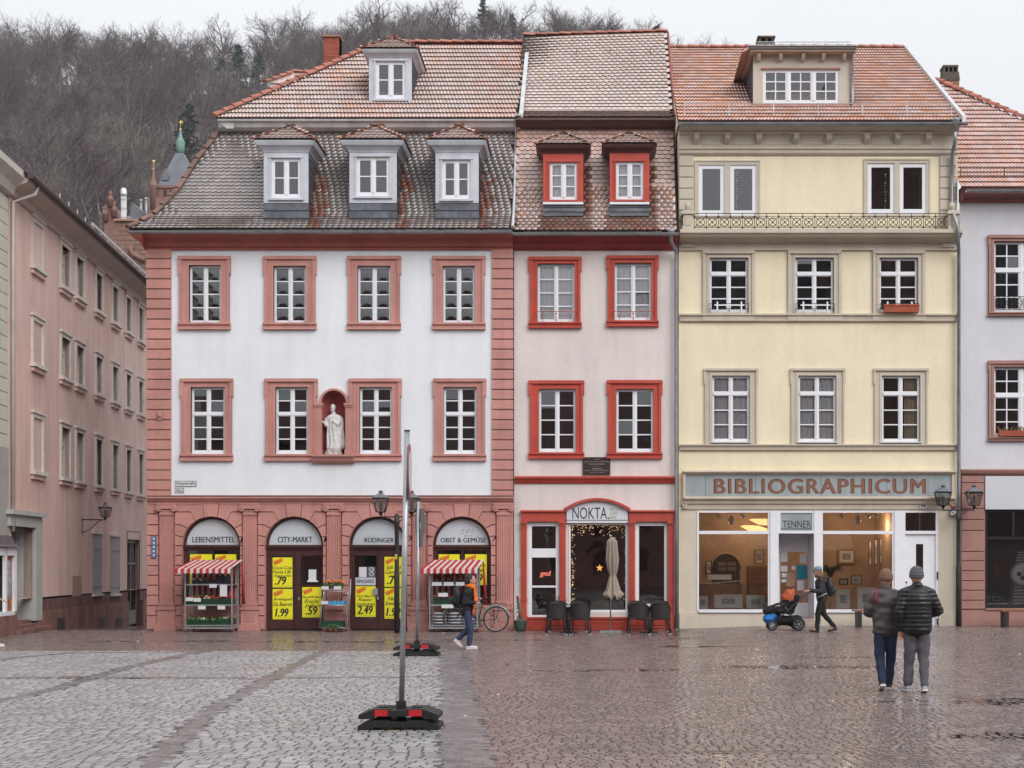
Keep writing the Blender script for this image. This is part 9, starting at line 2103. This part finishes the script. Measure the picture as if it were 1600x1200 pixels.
def cafe():
    Yf = -1.75
    for g, (px, spots) in enumerate(((888, ((869, 991, 0, 'front left'), (907, 991, 0, 'front right'), (873, 983, 180, 'back left'), (903, 984, 180, 'back right'))), (1014, ((997, 990.5, 0, 'front left'), (1032, 990.5, 0, 'front right'), (996, 983.5, 180, 'back left'), (1031, 983.5, 180, 'back right'))))):
        nm = ('left', 'right')[g]
        for i, (p, py, rz, w_) in enumerate(spots):
            y = -2.35 if rz == 0 else -0.75; x = PX(p, y); chair((x, y, gz(x, y)), R(rz)+(-1)**i*0.12, '%s wicker chair at the %s cafe table' % (w_, nm))
        y = -1.5; x = PX(px, y); z = gz(x, y); T = thing('cafe_table', (x, y, z), '%s small cafe table among dark wicker chairs' % nm, 'table', 'cafe tables'); q = MB(mat('grey_table_top', (0.35, 0.36, 0.37), 0.4, 0.1)); q.box(x-0.33, x+0.33, y-0.33, y+0.33, z+0.70, z+0.73); q.build('table_top', T); q = MB(M_iron); q.tube([(x, y, z+0.03), (x, y, z+0.7)], 0.035, 8); q.build('column', T); q = MB(M_iron); q.box(x-0.25, x+0.25, y-0.03, y+0.03, z, z+0.035); q.box(x-0.03, x+0.03, y-0.25, y-0.031, z, z+0.033); q.box(x-0.03, x+0.03, y+0.031, y+0.25, z, z+0.033); q.build('foot', T)
    # closed parasol
    y = -1.3; x = PX(954, y); z = gz(x, y); Z = lambda p: PZ(p, y); T = thing('parasol', (x, y, z), 'closed taupe parasol tied shut in front of the cafe window', 'parasol'); q = MB(M_steel); q.tube([(x, y, z), (x, y, Z(838))], 0.02, 8); q.build('pole', T)
    q = MB(mat('grey_parasol_base', (0.33, 0.33, 0.34), 0.6)); q.box(x-0.29, x+0.29, y-0.05, y+0.05, z, z+0.06); q.box(x-0.05, x+0.05, y-0.29, y-0.051, z, z+0.055); q.box(x-0.05, x+0.05, y+0.051, y+0.29, z, z+0.055); q.build('base', T)
    q = MB(mat('taupe_canvas', (0.33, 0.265, 0.22), 0.9, 0.08, 6)); xs = PX(957.5, y)
    def can(u, v):
        prof = ((0, 0.30), (0.04, 0.34), (0.10, 0.24), (0.38, 0.10), (0.42, 0.095), (0.46, 0.12), (0.62, 0.155), (0.88, 0.125), (0.93, 0.12), (0.97, 0.07), (1.0, 0.02))
        for (a, ra), (b, rb) in zip(prof, prof[1:]):
            if a <= v <= b: r = ra+(rb-ra)*(v-a)/(b-a); break
        r *= 0.72 if v < 0.4 else 0.98
        th = 2*math.pi*u; r *= 1+0.20*math.sin(8*th)+0.07*math.sin(5*th+v*4); return (xs+(x-xs)*v*0.2+r*math.cos(th), y+r*math.sin(th), Z(934)+(Z(839)-Z(934))*v+0.05*math.sin(8*th)*(1-v)**4)
    ngrid(q, can, 64, 30); q.build('canopy', T); q = MB(MATS['taupe_canvas']); q.torus((xs, y, Z(895.5)), 0.085, 0.012, 'z', 20, 6); q.build('tie', T); q = MB(M_steel); q.lathe([(0.03, 0), (0.03, 0.04), (0.012, 0.06)], (x, y, Z(839)), 8); q.build('finial', T)
    # planter with a red flower
    y = -0.45; x = PX(813, y); Z = lambda p: PZ(p, y); T = thing('planter', (x, y, 0), 'green glazed planter with a red flowering climber beside the cafe door', 'planter'); q = MB(mat('green_glaze', (0.05, 0.09, 0.075), 0.35, 0.3, 10)); q.lathe([(0.12, 0), (0.155, 0.06), (0.185, 0.2), (0.18, 0.27), (0.195, 0.29), (0.17, 0.30), (0.15, 0.26)], (x, y, 0), 18); q.build('pot', T); rn = random.Random(9); q = MB(M_leaf); q.tube([(x, y, 0.27), (x-0.03, y, 0.6), (PX(807, y), y, Z(932))], [0.012, 0.01, 0.006], 5)
    for k in range(160): t_ = rn.random(); p = Vector((x+(PX(808, y)-x)*t_+rn.gauss(0, 0.05*(1.1-t_)), y+rn.gauss(0, 0.05), 0.28+(Z(930)-0.28)*t_)); d = Vector((rn.gauss(0, 1), rn.gauss(0, 1), rn.gauss(0, 0.6))).normalized()*0.04; e = d.orthogonal().normalized()*0.018; q.use(M_redfl if t_ > 0.9 or (t_ > 0.75 and k % 4 == 0) else mat('dusty_leaf', (0.13, 0.14, 0.09), 0.7, 0.3, 10)); q.poly([p-d, p-e, p+d, p+e])
    q.build('climber', T)
    q = MB(M_tag); T = thing('wall_notice', (PX(811, 0.12), 0.11, PZ(903, 0.12)), 'white paper notice on the wall left of the cafe door', 'notice'); q.box(PX(808, 0.12), PX(814.5, 0.12), 0.105, 0.115, PZ(903.5, 0.12), PZ(888.5, 0.12)); q.build('sheet', T)
    # inside: sofa and cushions
    Y = 0.55; X = lambda p: PX(p, Y); Z = lambda p: PZ(p, Y); T = thing('sofa', (X(935), Y, 0.1), 'grey upholstered bench behind the cafe window', 'sofa'); g = mat('grey_upholstery', (0.20, 0.19, 0.21), 0.9, 0.15, 9); q = MB(g); q.box(X(890), X(979), Y, Y+0.6, 0.1, Z(950)); q.build('seat', T); q = MB(g); q.box(X(890), X(950), Y+0.45, Y+0.6, Z(949.5), Z(922)); q.build('backrest', T); q = MB(mat('brown_ledge', (0.1, 0.045, 0.03), 0.6)); q.box(X(890), X(950), Y+0.4, Y+0.65, Z(922), Z(920)); q.build('ledge', T)
    for i, (a, b, c, d, m, lab) in enumerate(((929, 952, 937, 953, (0.22, 0.28, 0.16), 'pale green cushion behind the main cafe window'), (955, 977, 935, 953, (0.15, 0.14, 0.14), 'dark grey cushion behind the main cafe window'), (999, 1030, 930, 947, (0.42, 0.44, 0.40), 'pale cushion behind the narrow cafe window'))):
        C = thing('cushion', (X((a+b)/2), 0.42, Z(d)), lab, 'cushion', 'cushions in the cafe window'); q = MB(mat('cushion_cloth_%d' % i, m, 0.9, 0.06)); q.ball((X((a+b)/2), 0.42, Z((c+d)/2)), (X(b)-X(a))*0.56, 0.07, (Z(c)-Z(d))*0.58, 16, 10); q.box(X(a)+0.02, X(b)-0.02, 0.40, 0.44, Z(d)+0.02, Z(c)-0.02); fuse(q, q.mats[0], 'cushion_body', C, 0.014, 3)
cafe()
def bench(x0, x1, lab):
    Yf, Yb = -0.75, -0.30; z = gz(x0, -0.5); T = thing('bench', ((x0+x1)/2, -0.5, z), lab, 'bench', 'wooden benches by the wall'); wd = mat('wet_bench_wood', (0.22, 0.095, 0.045), 0.35, 0.2, 6)
    for k in range(4): q = MB(wd); a = Yf+(Yb-Yf)*k/4; q.box(x0, x1, a, a+0.10, z+0.42, z+0.465); q.build('slat', T)
    for x in (x0+0.08, x1-0.14): q = MB(M_iron); q.prism([(Yf+0.02, z+0.42), (Yf+0.05, z), (Yb-0.05, z), (Yb-0.02, z+0.42)], x, x+0.12, 'x'); q.build('leg', T)
bench(PX(1334, -0.6), PX(1402, -0.6), 'wooden bench with grey legs in front of the print shop right window'); bench(PX(1563, -0.6), PX(1690, -0.6), 'wooden bench with grey legs in front of the watch shop')
def statue():
    Y = 0.12; x, z0 = PX(521, Y), PZ(711, 0); T = thing('saint_statue', (x, Y, z0), 'white stone statue of a robed figure standing in the niche', 'statue'); m = mat('white_stone', (0.60, 0.59, 0.58), 0.85, 0.12, 8, 0.3, 40); s = S(0); q = MB(m); P = lambda px, py, dy=0.0: Vector((PX(px, 0), Y+dy, PZ(py, 0)))
    q.ball(P(519, 636), 0.075, 0.08, 0.10); q.ball(P(519, 641, -0.02), 0.055, 0.06, 0.06); cap(q, P(520, 645), P(520, 662), 0.06, 0.15); q.ball(P(521, 655), 0.25, 0.13, 0.16); q.ball(P(521, 662), 0.23, 0.15, 0.12)
    cap(q, P(521, 660), P(522, 690), 0.17, 0.19); cap(q, P(522, 685), P(522, 701), 0.20, 0.23); cap(q, P(533, 660), P(534, 696), 0.07, 0.09); cap(q, P(514, 660), P(516, 697), 0.08, 0.10)
    cap(q, P(509, 655), P(508, 664, -0.06), 0.07, 0.055); cap(q, P(508, 664, -0.06), P(505.5, 660, -0.14), 0.05, 0.035); q.ball(P(504.5, 659.5, -0.15), 0.035); cap(q, P(532, 655), P(527, 663, -0.12), 0.07, 0.06); cap(q, P(527, 663, -0.12), P(521, 658, -0.17), 0.055, 0.035)
    for k in range(6): cap(q, P(512+k*4, 664+k % 3*3, -0.10), P(513+k*3.6, 700, -0.12), 0.028, 0.04)
    fuse(q, m, 'figure', T, 0.014, 2, lambda co: 0.012*np.sin(co[:, 0]*55+np.sin(co[:, 2]*7)*1.5)*np.clip((PZ(650, 0)-co[:, 2])*3, 0, 1))
    q = MB(m); q.lathe([(0.24, 0), (0.25, 0.06), (0.22, 0.13), (0.15, 0.19)], (x, Y, z0-0.01), 16, sy=0.7); q.ball((x-0.10, Y-0.12, z0+0.10), 0.06); q.ball((x+0.08, Y-0.12, z0+0.12), 0.05); fuse(q, m, 'cloud_base', T, 0.014, 1, creases(30, 0.01, 3))
statue()
def pigeon(px, py, lab, f):
    Y = 5.1; x, z = PX(px, Y), PZ(py, Y); T = thing('pigeon', (x, Y, z), lab, 'pigeon', 'pigeons on the roof ridge'); m = mat('pigeon_grey', (0.035, 0.035, 0.042), 0.7, 0.2, 20); q = MB(m); cap(q, (x-f*0.02, Y, z+0.11), (x+f*0.06, Y, z+0.15), 0.055, 0.05); q.ball((x+f*0.105, Y, z+0.225), 0.03); cap(q, (x+f*0.075, Y, z+0.17), (x+f*0.10, Y, z+0.215), 0.036, 0.024); cap(q, (x-f*0.06, Y, z+0.09), (x-f*0.16, Y, z+0.045), 0.03, 0.012); cap(q, (x+f*0.12, Y, z+0.22), (x+f*0.148, Y, z+0.212), 0.008, 0.004, 6)
    for s in (-1, 1): cap(q, (x+f*0.01, Y+s*0.02, z+0.09), (x+f*0.012, Y+s*0.02, z+0.0), 0.008, 0.006, 6)
    fuse(q, m, 'bird', T, 0.006, 1)
pigeon(1024.5, 49.5, 'dark pigeon standing at the right end of the cafe house ridge', 1); pigeon(961, 54.0, 'dark pigeon crouching mid-way along the cafe house ridge', -1)
def bits():
    Y = 0.2; T = thing('alarm_box', (PX(1490, Y), Y, PZ(802, Y)), 'white alarm box with red lamp on the yellow house by the street lamp', 'alarm box'); q = MB(M_tag); q.box(PX(1484.5, Y), PX(1495, Y), Y-0.09, Y+0.03, PZ(805, Y), PZ(796, Y)); q.build('box', T); q = MB(mat('red_lamp', 0)); q.lathe([(0.05, 0), (0.045, 0.06)], (PX(1489.5, Y), Y-0.03, PZ(795, Y)), 10); q.build('lamp', T)
    rn = random.Random(21); q = MB(mat('litter', (0.5, 0.45, 0.38), 0.8, 0.3, 5))
    for k in range(34): x, y = rn.uniform(-15, 12), rn.uniform(-24, -1.2); a = rn.uniform(0, 6.28); z = gz(x, y)+0.008; u = Vector((math.cos(a), math.sin(a), 0))*rn.uniform(0.02, 0.05); v = Vector((-u.y, u.x, 0.3*u.length))*0.7; c = Vector((x, y, z)); q.poly([c-u, c-v, c+u, c+v])
    q.build('leaf_litter', kind='stuff', label='scattered wet leaves and scraps on the paving', cat='litter')
    w_ = mat('puddle_water', (0.02, 0.018, 0.018), 0.02, 0.0, spec=0.6)
    for i, (px, py, rx, ry) in enumerate(((1245, 1042, 1.5, 0.35), (1000, 1047, 0.9, 0.25), (1215, 1175, 0.75, 0.12), (1520, 1095, 1.0, 0.5), (1380, 1027, 1.6, 0.25), (880, 1048, 0.8, 0.12), (1560, 1150, 0.6, 0.3), (560, 1003, 2.6, 0.35), (300, 1002, 2.2, 0.3), (760, 1000, 1.5, 0.3), (120, 1060, 1.2, 0.12), (1130, 1010, 1.4, 0.3))):
        x, y = GP(px, py); q = MB(w_); q.poly([(x+rx*math.cos(6.283*k/36)*(1+0.3*math.sin(3*k*0.5236+i)+0.15*math.sin(k*1.4+i*2)), y+ry*math.sin(6.283*k/36)*(1+0.3*math.sin(2*k*0.5236+i*3)), gz(x, y)-0.0008) for k in range(36)]); q.build('puddle', GROUND)
bits()
